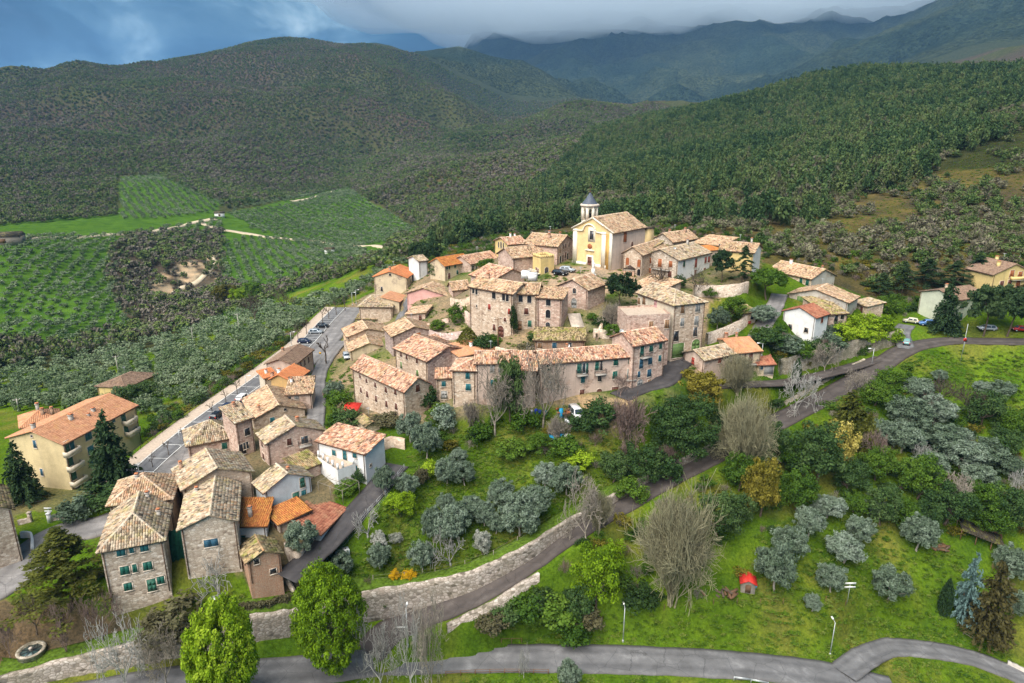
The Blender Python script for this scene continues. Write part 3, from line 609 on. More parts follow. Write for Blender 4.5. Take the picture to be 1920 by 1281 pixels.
def win_parts(w, h, kind, arch=False):
    """meshes in wall coordinates: x along the wall, y out of the wall, z up, origin at the centre"""
    key = (round(w, 1), round(h, 1), kind, arch)
    if key in WIN_CACHE: return WIN_CACHE[key]
    w, h = key[0], key[1]; out = []
    f = MB()
    if arch:
        n = 8; oy = h/2 - w/2
        o_ = [(-w/2 - .12, -h/2)] + [(-(w/2 + .12)*math.cos(math.pi*i/n), oy + (w/2 + .12)*math.sin(math.pi*i/n)) for i in range(n + 1)] + [(w/2 + .12, -h/2)]
        i_ = [(-w/2, -h/2)] + [(-(w/2)*math.cos(math.pi*i/n), oy + (w/2)*math.sin(math.pi*i/n)) for i in range(n + 1)] + [(w/2, -h/2)]
        m = len(o_); V = [(x, -.12, z) for x, z in o_] + [(x, .07, z) for x, z in o_] + [(x, .07, z) for x, z in i_] + [(x, -.12, z) for x, z in i_]
        F = []
        for a in range(m - 1):
            F += [[a, a + 1, m + a + 1, m + a], [m + a, m + a + 1, 2*m + a + 1, 2*m + a], [2*m + a, 2*m + a + 1, 3*m + a + 1, 3*m + a]]
        f.add(V, F); f.box((0, .02, -h/2 - .05), (w + .3, .26, .1))
        pn = MB(); pn.add([(x, .015, z) for x, z in i_], [list(range(m))[::-1]])
    else:
        t = .11
        f.box((-w/2 - t/2, .0, 0), (t, .14, h)).box((w/2 + t/2, .0, 0), (t, .14, h)).box((0, .0, h/2 + t/2), (w + 2*t, .15, t)).box((0, .03, -h/2 - t/2), (w + 2.6*t, .24, t))
        pn = MB(); pn.box((0, -.03, 0), (w, .09, h))
    door = kind.startswith('door') or kind.startswith('garage')
    col = kind.split('_')[-1]
    if kind == 'dark':
        out = [('window', f.mesh('window', 'stone_trim'), None), ('pane', pn.mesh('pane', 'glass_dark'), 0)]
        b = MB(); b.box((0, .03, 0), (.06, .05, h)); b.box((0, .03, h*.1), (w, .05, .05)); out.append(('mullion', b.mesh('mullion', 'wood_brown'), 0))
    elif kind == 'void':
        out = [('window', f.mesh('window', 'stone_trim'), None), ('pane', pn.mesh('pane', 'pane_dark'), 0)]
    elif kind.startswith('open'):
        out = [('window', f.mesh('window', 'white_paint' if kind.startswith('openw') else 'stone_trim'), None), ('pane', pn.mesh('pane', 'glass_dark'), 0)]
        for sgn in (-1, 1):
            b = MB(); b.box((sgn*(w*.75 + .1), .10, 0), (w/2, .06, h)); 
            for k in range(4): b.box((sgn*(w*.75 + .1), .135, -h*.38 + k*h*.25), (w*.4, .02, h*.03))
            out.append(('shutter', b.mesh('shutter', 'paint_' + col), 0))
    elif door:
        b = MB()
        if arch: b.add([(x, .03, z) for x, z in i_], [list(range(len(i_)))[::-1]])
        else: b.box((0, .0, 0), (w, .09, h))
        nb = 5 if kind.startswith('garage') else 2
        for k in range(nb):
            if kind.startswith('garage'): b.box((0, .045, -h*.4 + k*h*.2), (w*.96, .03, h*.02))
            else: b.box(((k - .5)*w*.46, .05, -h*.22), (w*.36, .03, h*.36)); b.box(((k - .5)*w*.46, .05, h*.16), (w*.36, .03, h*.26))
        hd = MB(); hd.tube((w*.34, .06, -.05), (w*.34, .12, -.05), .04)
        out = [('door', b.mesh('door', 'paint_' + col), None), ('door_frame', f.mesh('door_frame', 'stone_trim'), 0), ('handle', hd.mesh('handle', 'dark_metal'), 0)]
    else:
        out = [('window', f.mesh('window', 'stone_trim'), None)]
        for sgn in (-1, 1):
            b = MB()
            if arch and True:
                pts = [(x, z) for x, z in i_ if x*sgn >= -1e-6]; pts = ([(0, -h/2)] + pts if sgn > 0 else pts + [(0, -h/2)])
                xs = [p_ for p_ in pts]; m = len(xs); b.add([(x, .05, z) for x, z in xs], [list(range(m))[::-1]]); 
            else: b.box((sgn*w*.25, .02, 0), (w*.49, .08, h*.99))
            for k in range(5): b.box((sgn*w*.25, .062, -h*.4 + k*h*(.13 if arch else .2)), (w*.40, .02, h*.025))
            out.append(('shutter', b.mesh('shutter', 'paint_' + col), 0))
    WIN_CACHE[key] = out; return out
def put_window(root, pos_, ang, w, h, kind, arch=False):
    first = None
    for nm, me, par in win_parts(w, h, kind, arch):
        o = bpy.data.objects.new(nm, me); COL.objects.link(o)
        if par is None: o.parent = root; o.location = pos_; o.rotation_euler[2] = ang; first = o
        else: o.parent = first
    return first
HOUSES = {}
SEED = [100]
def house(key, name, label, A, B, C, zb, base=None, ze=None, roof='x', rise=2.0, rp=.5, hips=(0, 0), wall='stone_beige', tile='tile_old', over=.45, wins=(), chim=(), down=2.0, orth=True, cat='house', group=None, straight=False, gutter=True, dish=(), pipes=True, dD=None, wallC=None):
    SEED[0] += 1
    if base is not None:
        pa = at_z(base[0], base[1], zb); ze = z_at(pa[0], pa[1], A[1]); pa2 = at_z(A[0], A[1], ze)
    else: pa2 = at_z(A[0], A[1], ze)
    a = pa2[:2]; b = at_z(B[0], B[1], ze)[:2]; c = at_z(C[0], C[1], ze)[:2]
    u = b - a; la = np.linalg.norm(u); v = c - a; lb = np.linalg.norm(v)
    ang = math.degrees(math.acos(np.clip(u @ v/(la*lb), -1, 1)))
    if dD is not None: v = v/lb*dD; lb = dD
    if orth:
        n_ = np.array([-u[1], u[0]])/la
        if n_ @ a < 0: n_ = -n_
        if n_ @ v < 0: v = -v
        k = .7 if 62 < ang < 118 else 1.0; v2 = v/lb*(1 - k) + n_*k; v = v2/np.linalg.norm(v2)*lb
        c = a + v
    left = (u[0]*v[1] - u[1]*v[0]) > 0      # counter-clockwise A,B,D,C
    ea, eb = u/la, v/lb
    W3 = lambda s, t, z: np.array([a[0] + ea[0]*s + eb[0]*t, a[1] + ea[1]*s + eb[1]*t, z])
    g0 = min(float(gz(*W3(s, t, 0)[:2])) for s in (0, la/2, la) for t in (0, lb/2, lb)); z0 = min(zb, g0) - .6
    print(f'{key}: {la:.1f} x {lb:.1f} m, ang {ang:.0f}, wall {ze - zb:.1f}, ze {ze:.1f}, ground {g0:.1f}, zb {zb}, flip {not left}') if VERBOSE else None
    ctr = W3(la/2, lb/2, zb)
    root = thing(name, label, cat, tuple(ctr), 0, group)
    loc = lambda P: np.asarray(P, float) - ctr
    # walls
    V, F = [], []
    def face(pts):
        i = len(V); V.extend([loc(p_) for p_ in pts]); F.append(list(range(i, i + len(pts))))
    top = lambda s, t: ze
    gab = {'A': None, 'B': None, 'C': None, 'D': None}
    sg = 1 if left else -1
    def quad(p, qq, extra=()):
        pts = [W3(*p, z0), W3(*qq, z0), W3(*qq, qz(qq)), *extra, W3(*p, qz(p))]
        face(pts if left else pts[::-1])
    shed_hi = {'sC': lambda t: t[1]/lb, 'sA': lambda t: 1 - t[1]/lb, 'sB': lambda t: t[0]/la, 'sL': lambda t: 1 - t[0]/la}
    qz = (lambda t: ze + rise*shed_hi[roof](t)) if roof in shed_hi else (lambda t: ze + (rise if roof == 'flat' else 0))
    ridge_x = [W3(la, rp*lb, ze + rise)] if roof == 'x' else []
    quad((0, 0), (la, 0), [W3(rp*la, 0, ze + rise)] if roof == 'y' and not hips[0] else ())
    quad((la, 0), (la, lb), [W3(la, rp*lb, ze + rise)] if roof == 'x' and not hips[1] else ())
    quad((la, lb), (0, lb), [W3(rp*la, lb, ze + rise)] if roof == 'y' and not hips[1] else ())
    quad((0, lb), (0, 0), [W3(0, rp*lb, ze + rise)] if roof == 'x' and not hips[0] else ())
    fs = {}
    for f in F: fs.setdefault(len(f), []).append(f)
    walls = obj('wall', mesh_np('wall', np.array(V), [np.array(x) for x in fs.values()], wall), root)
    if wallC: # a second finish on the side walls
        me = walls.data; me.materials.append(MATS[wallC])
        for p_ in me.polygons:
            n_ = p_.normal
            if abs(n_[0]*eb[0] + n_[1]*eb[1]) < .5: p_.material_index = 1
    # roof planes
    o = over; pl = []; rd = []; q_ = .12
    if roof == 'x':
        s1, s2 = rise/(rp*lb), rise/((1 - rp)*lb); zr = ze + rise; h0, h1 = hips[0], hips[1]
        i0, i1 = (h0 or -o), (la - h1 if h1 else la + o); r0_ = h0 if h0 else -o; r1_ = la - h1 if h1 else la + o
        pl.append([W3(-o, -o, ze - o*s1), W3(la + o, -o, ze - o*s1), W3(r1_, rp*lb, zr), W3(r0_, rp*lb, zr)])
        pl.append([W3(la + o, lb + o, ze - o*s2), W3(-o, lb + o, ze - o*s2), W3(r0_, rp*lb, zr), W3(r1_, rp*lb, zr)])
        if h0: pl.append([W3(-o, lb + o, ze - o*s2), W3(-o, -o, ze - o*s1), W3(r0_, rp*lb, zr)]); rd += [(W3(-o, -o, ze - o*s1), W3(r0_, rp*lb, zr)), (W3(-o, lb + o, ze - o*s2), W3(r0_, rp*lb, zr))]
        if h1: pl.append([W3(la + o, -o, ze - o*s1), W3(la + o, lb + o, ze - o*s2), W3(r1_, rp*lb, zr)]); rd += [(W3(la + o, -o, ze - o*s1), W3(r1_, rp*lb, zr)), (W3(la + o, lb + o, ze - o*s2), W3(r1_, rp*lb, zr))]
        rd.append((W3(r0_, rp*lb, zr), W3(r1_, rp*lb, zr)))
    elif roof == 'y':
        s1, s2 = rise/(rp*la), rise/((1 - rp)*la); zr = ze + rise; h0, h1 = hips
        r0_ = h0 if h0 else -o; r1_ = lb - h1 if h1 else lb + o
        pl.append([W3(-o, -o, ze - o*s1), W3(-o, lb + o, ze - o*s1), W3(rp*la, r1_, zr), W3(rp*la, r0_, zr)])
        pl.append([W3(la + o, lb + o, ze - o*s2), W3(la + o, -o, ze - o*s2), W3(rp*la, r0_, zr), W3(rp*la, r1_, zr)])
        if h0: pl.append([W3(-o, -o, ze - o*s1), W3(la + o, -o, ze - o*s2), W3(rp*la, r0_, zr)]); rd += [(W3(-o, -o, ze - o*s1), W3(rp*la, r0_, zr)), (W3(la + o, -o, ze - o*s2), W3(rp*la, r0_, zr))]
        if h1: pl.append([W3(la + o, lb + o, ze - o*s2), W3(-o, lb + o, ze - o*s1), W3(rp*la, r1_, zr)]); rd += [(W3(-o, lb + o, ze - o*s1), W3(rp*la, r1_, zr)), (W3(la + o, lb + o, ze - o*s2), W3(rp*la, r1_, zr))]
        rd.append((W3(rp*la, r0_, zr), W3(rp*la, r1_, zr)))
    elif roof in shed_hi:
        zf = lambda s, t: ze + rise*shed_hi[roof]((s, t))
        cs = [(-o, -o), (la + o, -o), (la + o, lb + o), (-o, lb + o)]; k = {'sC': 0, 'sB': 3, 'sA': 2, 'sL': 1}[roof]; cs = cs[k:] + cs[:k]
        pl.append([W3(s, t, zf(s, t)) for s, t in cs])
    if pl:
        mb = MB()
        for p_ in pl:
            P = np.array([loc(x) for x in p_]); n = len(P); up = np.array([0, 0, .16]); nn = np.cross(P[1] - P[0], P[2] - P[0])
            if nn[2] < 0: P = P[::-1]
            mb.add(np.vstack([P + [0, 0, .01], P + up]), [list(range(n))[::-1], [n + i for i in range(n)]] + [[i, (i + 1) % n, n + (i + 1) % n, n + i] for i in range(n)])
        ro = mb.build('roof', tile, root)
        at = ro.data.attributes.new('tone', 'FLOAT', 'POINT'); at.data.foreach_set('value', np.full(len(ro.data.vertices), .12, np.float32))
        tv, tf, tt = tile_mesh([[np.array(loc(x)) + [0, 0, .15] for x in p_] for p_ in pl], SEED[0], ridges=[(loc(x) + np.array([0, 0, .17]), loc(y) + np.array([0, 0, .17])) for x, y in rd], straight=straight)
        obj('roof_tiles', mesh_np('roof_tiles', tv, tf, tile, tt), ro, kind='stuff')
        if gutter and over > .3:
            for p_ in pl:
                if len(p_) == 4:
                    gm = MB(); x, y = np.array(loc(p_[0])), np.array(loc(p_[1])); gm.tube(x + [0, 0, -.02], y + [0, 0, -.02], .09, n=6); gm.build('gutter', 'rust_pipe', root)
    else:
        mb = MB(); z = ze + .02
        P = np.array([loc(W3(*t, z)) for t in ((0, 0), (la, 0), (la, lb), (0, lb))]); mb.add(P, [[0, 1, 2, 3] if left else [3, 2, 1, 0]]); ro = mb.build('roof', 'paving', root)
    # openings
    wl = {'A': ((0, 0), (la, 0)), 'B': ((la, 0), (la, lb)), 'C': ((0, lb), (0, 0)), 'D': ((la, lb), (0, lb))}
    placed = []
    for wn in wins:
        wk, px, py, ww, wh, kind = wn[:6]; arch = len(wn) > 6 and wn[6]
        p0, p1 = W3(*wl[wk][0], 0)[:2], W3(*wl[wk][1], 0)[:2]
        d = ray(px, py); e = p1 - p0; Lw = np.linalg.norm(e); M_ = np.array([[d[0], -e[0]], [d[1], -e[1]]]); t, s = np.linalg.solve(M_, p0)
        z = CAMZ + d[2]*t
        if VERBOSE and (s < .03 or s > .97 or z < z0 + .6 or z > ze + rise): print('   window off the wall', key, wk, px, py, round(s, 2), round(z - zb, 1))
        hw_ = (ww/2 + .1)/Lw; s = min(max(s, hw_), 1 - hw_)
        if not left: e = -e
        out_ang = math.atan2(e[1], e[0])
        pos_ = np.array([p0[0] + (p1 - p0)[0]*s, p0[1] + (p1 - p0)[1]*s, z])
        # wall normal: outwards = right of e for a counter-clockwise ring; window's +y must point out, so turn by 180
        put_window(root, tuple(pos_ - ctr), out_ang + math.pi, ww, wh, kind, arch); placed.append(pos_)
    for ch in chim:
        s, t, hgt = ch[:3]; sz = ch[3] if len(ch) > 3 else .6
        if roof == 'x': zr_ = ze + rise*min((t/rp), (1 - t)/(1 - rp))
        elif roof == 'y': zr_ = ze + rise*min((s/rp), (1 - s)/(1 - rp))
        else: zr_ = ze + rise*.5
        p_ = loc(W3(s*la, t*lb, zr_)); cm = MB(); ra = math.atan2(ea[1], ea[0]); Mz = Matrix.Rotation(ra, 3, 'Z')
        cm.box(p_ + [0, 0, hgt/2 - .3], (sz, sz, hgt + .6), Mz); cm.box(p_ + [0, 0, hgt + .06], (sz + .16, sz + .16, .12), Mz)
        c_ = cm.build('chimney', ch[4] if len(ch) > 4 else 'brick_wall', ro)
        cp = MB()
        for dx_ in (-.3, .3): cp.box(p_ + Mz @ Vector((dx_*sz, 0, hgt + .22)), (.1, sz*.7, .2), Mz)
        cp.box(p_ + [0, 0, hgt + .36], (sz + .1, sz + .1, .07), Mz, .8); cp.build('chimney_cap', 'terracotta', ro)
    if pipes and ze - zb > 3 and roof != 'flat':
        for s, t, ox, oy in ((0, 0, .25, -.12), (la, 0, -.25, -.12)):
            pm = MB(); x = loc(W3(s + ox, t + oy, ze - .2)); y = loc(W3(s + ox, t + oy, zb - .5)); pm.tube(x, y, .065, n=5); pm.build('downpipe', 'rust_pipe', root)
    if SEED[0] % 3 == 0 and roof in ('x', 'y'):
        p_ = loc(W3(la*.55, lb*.5, ze + rise)); am = MB(); am.tube(p_, p_ + [0, 0, 2.4], .035, n=4)
        for k in range(5): am.tube(p_ + [-.45 + .05*k, -.5 + .25*k, 2.3], p_ + [.45 - .05*k, -.5 + .25*k, 2.3], .02, n=3)
        am.tube(p_ + [0, -.6, 2.3], p_ + [0, .6, 2.3], .02, n=3); am.build('aerial', 'galvanised', ro)
    for s, t, hh in dish:
        p_ = loc(W3(s*la, t*lb, ze + hh)); dm = MB(); dm.tube(p_ - [0, 0, 1.2], p_, .03); dm.lathe([(.06, .0), (.28, .05), (.42, .15), (.44, .17), (.42, .17), (.26, .08), (.02, .04)], 12, (0, 0, 0))
        k = len(dm.v) - 1; Rm = np.array(Matrix.Rotation(math.radians(65), 3, 'X')); dm.v[k] = dm.v[k] @ Rm.T + p_
        dm.build('satellite_dish', 'galvanised', ro)
    HOUSES[key] = dict(root=root, W3=W3, la=la, lb=lb, ze=ze, zb=zb, ctr=ctr, left=left, rise=rise)
    return root
def Q(k, lst):
    """openings given in an enlarged crop: (wall, x, y, w, h, kind[, arch])"""
    return [(w[0], *q(k, w[1], w[2]), *w[3:]) for w in lst]
VERBOSE = globals().get('VERBOSE', False)

# ---- lower left
house('villa_front', 'stone_house', 'grey stone house with hipped roof and eight dark green shutters beside the big cedar', (305,1010.5), (187.7,1032), (319,944), 14.8, base=(317,1101), roof='y', rise=2.6, hips=(4.2, 0), wall='stone_grey', tile='tile_grey',
  wins=Q('b', [('A',852,357,1.1,1.3,'teal'),('A',927,341,.6,1.1,'teal'),('A',1017,327,1.1,1.2,'teal'),('A',880,487,1.2,1.4,'green'),('A',950,472,.6,1.4,'green'),('A',1041,455,1.2,1.4,'green'),('A',903,601,1.1,1.3,'green'),('A',1070,590,1.2,2.1,'door_pine'),('A',1133,555,1.0,1.3,'green')]), chim=[(.35,.95,.9,.5,'concrete'),(.12,.55,1.0,.5,'concrete')])
house('villa_rear', 'stone_house', 'stone house with yellowish hipped roof joined behind the green-shuttered house', (320,934), (205,946), (317,895), 15.5, ze=HOUSES['villa_front']['ze'] + .9, roof='y', rise=2.4, hips=(4.0, 3.0), wall='stone_beige', tile='tile_old', chim=[(.6,.5,.8,.5,'concrete')])
house('long_front', 'stone_house', 'broad stone gable house with triple blue window next to the green net', (338,992), (442,976), (345,920), 15.4, base=(354,1078), roof='y', rise=1.6, rp=.55, wall='stone_grey', tile='tile_grey', wins=[('A',396,1018,2.0,1.3,'blue'),('A',455,1010,1.0,1.4,'green')] and [('A',396,1018,2.0,1.3,'blue')], chim=[(.2,.8,.7,.45,'concrete')])
house('long_rear', 'stone_house', 'large stone house with long mottled roof between the street and the blue-white house', (344,917), (471,884), (326,880), 16.2, ze=HOUSES['long_front']['ze'] + .9, roof='y', rise=2.2, wall='stone_beige', tile='tile_grey', wins=[('A',446,917,.7,1.0,'void')], chim=[(.08,.8,1.3,.5,'brick_wall')])
house('annex_red', 'brick_annex', 'small annex with orange tiled lean-to roof and white wall beside the stone gable', (498,985), (441,986), (487,953), 15.2, ze=19.6, roof='sC', rise=1.2, wall='plaster_white', tile='tile_rust', wins=[('A',455,1011,1.0,1.4,'green')], chim=[(.55,.3,1.6,.55,'concrete')])
house('moss_shed', 'stone_shed', 'small brick and stone shed with mossy roof above the lawn', (464,1053), (525,1037), (437,1032), 14.6, base=(467,1089), roof='y', rise=1.2, wall='brick_wall', tile='tile_moss', wins=Q('d', [('A',725,772,.7,.9,'void'),('A',850,845,.9,.9,'void')]), cat='shed')
house('hip_house', 'stone_house', 'stone house with pyramid roof of striped tiles beside the parking street', (446,817), (352,834), (433,792), 18.2, base=(447,851), roof='x', rise=2.6, hips=(4.4, 4.4), wall='stone_pink', tile='tile_grey', wins=[('A',421,836,1.0,1.4,'green')], dish=[(.97,.03,.3)])
house('brown_low', 'stone_house', 'dark brown stone house with low roof behind the pyramid-roofed house', (472,783), (441,793), (458,764), 19, base=(474,851), roof='sC', rise=1.2, wall='stone_pink', tile='tile_grey', wins=Q('c', [('A',655,440,1.1,1.5,'void'),('A',645,542,1.1,1.4,'dark'),('A',600,575,1.4,2.2,'void')]), chim=[(.4,.8,1.3,.6)])
house('gable_mid', 'stone_house', 'stone gable house with pale tiled roof and one teal shutter above the street', (475,786), (571,767), (466,747), 19, base=(483,806), roof='y', rise=2.1, wall='stone_beige', tile='tile_old', wins=[('A',511,788,1.0,1.3,'teal'),('A',535,768,.6,.6,'void')], chim=[(.15,.15,1.2,.5)])
house('two_win', 'stone_house', 'pinkish stone house with balcony and brown shutters facing the white house', (500,831), (607,807), (476,815), 20, base=(507,874), roof='y', rise=2.3, wall='stone_pink', tile='tile_grey', wins=Q('c', [('A',970,515,.9,1.4,'brown'),('A',1085,500,1.3,1.5,'dark'),('C',768,535,1.0,1.1,'brown'),('C',778,625,1.3,1.4,'brown')]), chim=[(.62,.45,.9,.6)])
house('white_house', 'plaster_house', 'bright white two-storey house with blue shutters and terrace at the driveway end', (684,851), (595,827), (710,824), 20, base=(687,898), roof='sC', rise=.9, wall='plaster_white', tile='tile_pink', wins=Q('c', [('A',1306,597,.9,1.1,'teal'),('A',1387,614,.9,2.0,'door_teal'),('A',1461,612,.9,1.2,'teal'),('A',1468,727,1.0,2.0,'door_teal'),('C',1580,690,.5,.5,'void')]))
house('blue_white', 'plaster_house', 'pale blue-grey plaster house with green doors above a rusty terrace', (496,922), (582,893), (477,906), 17.6, base=(504,968), roof='y', rise=2.0, wall='plaster_blue', tile='tile_grey', wins=Q('c', [('A',1068,820,.9,1.9,'door_pine'),('A',1078,903,.9,1.4,'teal'),('A',1021,938,1.2,2.3,'door_pine'),('C',765,965,.9,1.6,'teal')]), chim=[(.6,.35,.5,.5)])
house('rust_terrace', 'terrace_house', 'low stone building with rust-coloured terrace roof under the blue-grey house', (523,982), (580,957), (503,964), 15.4, base=(524,1019), roof='sC', rise=.5, wall='stone_beige', tile='tile_rust', wins=Q('c', [('C',870,1165,1.2,1.6,'brown'),('C',830,1140,1.0,1.6,'brown')]), cat='annex')
house('red_annex', 'annex', 'white-walled annex with weathered red tile roof along the driveway', (600,1001), (647,954), (576,971), 16, base=(601,1014), roof='sC', rise=1.3, wall='plaster_white', tile='tile_red', wins=Q('d', [('A',1328,457,.9,1.0,'teal')]), cat='annex')
house('brown_annex', 'annex', 'low stone outbuilding with broken tiles behind the white house terrace', (560,884), (600,868), (535,872), 19.5, ze=22.0, roof='sC', rise=1.0, wall='stone_pink', tile='tile_moss', cat='annex', pipes=False)
house('terrace_white', 'terrace', 'white walled terrace with a row of pillars against the white house', (633,884), (595,858), (652,867), 20, ze=22.6, roof='flat', rise=.3, wall='plaster_white', wins=[('A',646,885,.9,1.3,'teal')] and [], cat='terrace')
# ---- row beside the parking street (crop r)
house('grey_roof', 'plaster_house', 'house with grey-brown tiled roof at the foot of the parking street', q('r',970,590), q('r',1245,370), q('r',735,500), 19.2, ze=24.6, roof='x', rise=1.3, wall='plaster_rose', tile='tile_brown', straight=True, wins=Q('r', [('A',1070,590,.9,1.5,'brown'),('A',1128,560,.9,1.5,'brown'),('A',1188,520,.9,1.5,'brown')]), chim=[(.7,.9,1.0,.6)])
house('orange_roof', 'plaster_house', 'ochre house with bright orange tile roof facing the narrow street', q('r',960,845), q('r',1180,690), q('r',700,770), 19.3, ze=24.0, roof='x', rise=1.3, rp=.62, wall='plaster_ochre', tile='tile_orange', straight=True, wins=Q('r', [('A',1095,810,.9,1.6,'green'),('A',1140,780,.9,1.6,'brown')]), chim=[(.35,.85,1.0,.7,'white_paint'),(.05,.95,1.2,.6,'brick_wall')])
house('orange_low', 'plaster_house', 'small cream house with two strips of orange tiles next to the parked white car', q('r',525,790), q('r',700,745), q('r',345,800), 18.6, ze=22.8, roof='sC', rise=.8, wall='plaster_pale', tile='tile_orange', straight=True, chim=[(.4,.5,.9,.5,'white_paint')])
house('tile_front', 'plaster_house', 'narrow house with speckled tiled roof and lower red wall on the narrow street', q('r',1230,1020), q('r',860,1040), q('r',1235,850), 19.6, ze=23.6, roof='sC', rise=1.2, wall='plaster_rose', tile='tile_old', wins=Q('r', [('A',1010,1085,.9,.9,'grey'),('A',910,1100,.5,.9,'void')]), chim=[(.9,.7,1.1,.5,'white_paint')])
# ---- lower middle
house('long_curved', 'stone_house', 'long stone house with two rows of dark red shutters above the red-roofed shed', (758.6,733.4), (661,689), (799,717), 22, base=(760,798), roof='x', rise=2.0, wall='stone_beige', tile='tile_pink', wins=Q('m', [('A',592,672,.9,1.3,'brown'),('A',488,648,.9,1.3,'brown'),('A',372,595,.8,1.2,'brown'),('A',276,547,.7,1.1,'brown'),('A',206,500,.7,1.0,'brown'),('A',600,830,.9,1.5,'brown'),('A',495,803,.9,1.5,'brown'),('A',381,745,.8,1.5,'brown'),('A',284,697,.8,1.5,'brown'),('A',216,650,.7,1.3,'brown'),('C',832,630,1.1,1.6,'brown')]))
house('purple_gable', 'stone_house', 'stone house with mauve rubble gable and steep mottled roof between two lanes', (801,677), (741,653), (841,664), 24, base=(803,741), roof='x', rise=1.9, wall='stone_beige', wallC='stone_purple', tile='tile_pink', wins=Q('m', [('A',827,330,.8,1.3,'brown'),('A',714,290,.7,1.2,'brown'),('A',653,260,.7,1.2,'brown'),('A',832,465,.9,1.5,'olive'),('A',655,378,.7,1.7,'olive')]), dD=12)
house('orange_patch', 'stone_house', 'rubble stone gable house with an orange brick doorway patch', (736,631), (817,621), (727,617), 25, base=(742,668), roof='y', rise=1.9, wall='stone_purple', tile='tile_old', wins=[('A',785,634,1.2,3.0,'door_rust')], dD=9)
house('cream_gable', 'plaster_house', 'cream plaster gable house with mossy roof beside the lone parked car', (657,659), (728,652), (650,630), 19.8, base=(660,684), roof='y', rise=1.8, wall='plaster_cream', tile='tile_old', wins=Q('m', [('A',382,238,1.1,1.7,'brown')]))
house('cream_rear', 'stone_house', 'stone house with chimney and pale roof behind the cream gable at the street corner', (652,632), (728,623), (648,612), 20, ze=25.4, roof='y', rise=1.7, wall='stone_beige', tile='tile_old', chim=[(.18,.3,1.2,.7)], dD=9)
house('low_mid', 'stone_house', 'low roof building with blue shutter beside the mauve gable', (817,655), (846,646), (800,643), 26, ze=29.2, roof='sC', rise=1.2, wall='stone_grey', tile='tile_pink', wins=[('A',825,652,.8,.8,'blue')] and [], cat='annex')
house('parking_house', 'stone_house', 'square stone house with hipped roof at the upper end of the parking strip', (734.6,576), (673,575), (748,556), 22.3, base=(736,607), roof='x', rise=1.9, hips=(2.5, 2.5), wall='stone_beige', tile='tile_grey', wins=Q('e', [('C',945,180,.7,1.2,'brown'),('C',950,290,.8,1.3,'brown')]))
house('parking_low', 'stone_annex', 'low lean-to with dark mottled tiles below the hipped stone house', (705,599), (669,598), (708,587), 20.8, ze=23.6, roof='sC', rise=1.0, wall='plaster_cream', tile='tile_moss', cat='annex', pipes=False)
house('tall_cream', 'plaster_house', 'tall cream house with new orange roof at the upper end of the car park', (762.5,521), (701,519), (778,507), 25, base=(763,566), roof='y', rise=1.9, wall='plaster_cream', tile='tile_orange', straight=True, wins=Q('f', [('A',548,452,.8,.8,'void'),('A',455,612,.7,1.6,'void'),('C',748,535,.8,1.9,'dark'),('C',773,515,.8,1.9,'dark'),('C',798,490,.8,1.9,'dark')]), chim=[(.55,.15,1.2,.7)], dD=12)
house('alley_yellow', 'plaster_house', 'low house with yellowish tiled roof along the dark alley', (748,566), (763,556), (730,550), 24.5, base=(749,592), roof='sC', rise=1.2, dD=5.5, wall='plaster_cream', tile='tile_salmon', wins=[('A',745,575,.7,1.4,'brown')] and [], orth=True)
house('pink_house', 'plaster_house', 'pink plastered house with two white-framed brown windows over a garden terrace', (841,556), (763,550), (850,541), 29, base=(841,575), roof='y', rise=2.0, rp=.6, wall='plaster_pink', tile='tile_old', wins=Q('f', [('A',1000,752,1.4,2.3,'brown'),('A',1117,755,1.4,2.3,'brown')]), dD=9)
house('garden_shed', 'stone_annex', 'small stone outbuilding with brown door at the pink house garden', (797,592), (762,590), (797,578), 28.3, base=(798,604), roof='sL', rise=.8, wall='stone_pink', tile='tile_old', wins=[('A',788,596,.9,1.6,'door_brown')], cat='annex', pipes=False)
house('infill', 'stone_house', 'stone house with long pale roof joining the pink house and the palazzo', (849,544), (879,541), (852,534), 30.5, base=(851,570), roof='x', rise=1.8, wall='stone_pink', tile='tile_old', dD=6)
# ---- the palazzo
PAL = 'stone_beige'
house('palazzo_left', 'stone_palazzo', 'large stone palazzo wing with arched top windows and red shutters', (961,551), (880.5,537), (984,531), 34.6, base=(961,631), roof='x', rise=1.6, wall='stone_beige', tile='tile_old', wins=Q('g', [('A',280,372,.9,1.7,'void',True),('A',308,384,.9,1.7,'void',True),('A',501,425,1.1,1.9,'void',True),('A',608,447,.9,1.8,'void',True),('A',648,455,.9,1.8,'void',True),('A',452,557,.8,1.4,'red'),('A',670,607,.8,1.4,'red'),('A',505,783,.8,1.6,'brown'),('A',580,825,1.7,2.8,'door_brown',True),('A',624,697,.7,1.0,'brown'),('A',314,547,.4,.6,'void')]), chim=[(.75,.45,1.2,.6)], dD=8.2)
house('palazzo_mid', 'stone_palazzo', 'middle wing of the palazzo with pine-green door and ivy at its corner', (1006.7,552), (962,550), (1012,533), 34.8, base=(1006,627), roof='x', rise=1.6, wall='stone_beige', tile='tile_old', wins=Q('g', [('A',793,460,1.0,1.9,'void',True),('A',888,470,1.0,1.9,'void',True),('A',855,605,1.0,1.5,'brown'),('A',785,762,.9,2.4,'door_wood'),('A',892,740,.9,1.6,'pine'),('A',858,900,1.7,2.8,'door_pine')]), dD=8)
house('palazzo_right', 'stone_palazzo', 'right wing of the palazzo with three stacked arched windows beside the stone steps', (1053,561), (1008,558), (1070,548), 36, base=(1053,622.6), roof='sC', rise=1.0, wall='stone_pink', tile='tile_old', wins=Q('g', [('A',1095,498,1.1,2.0,'void',True),('A',1092,632,1.1,2.0,'void',True),('A',1090,762,1.0,1.7,'dark',True)]), dD=6.5)
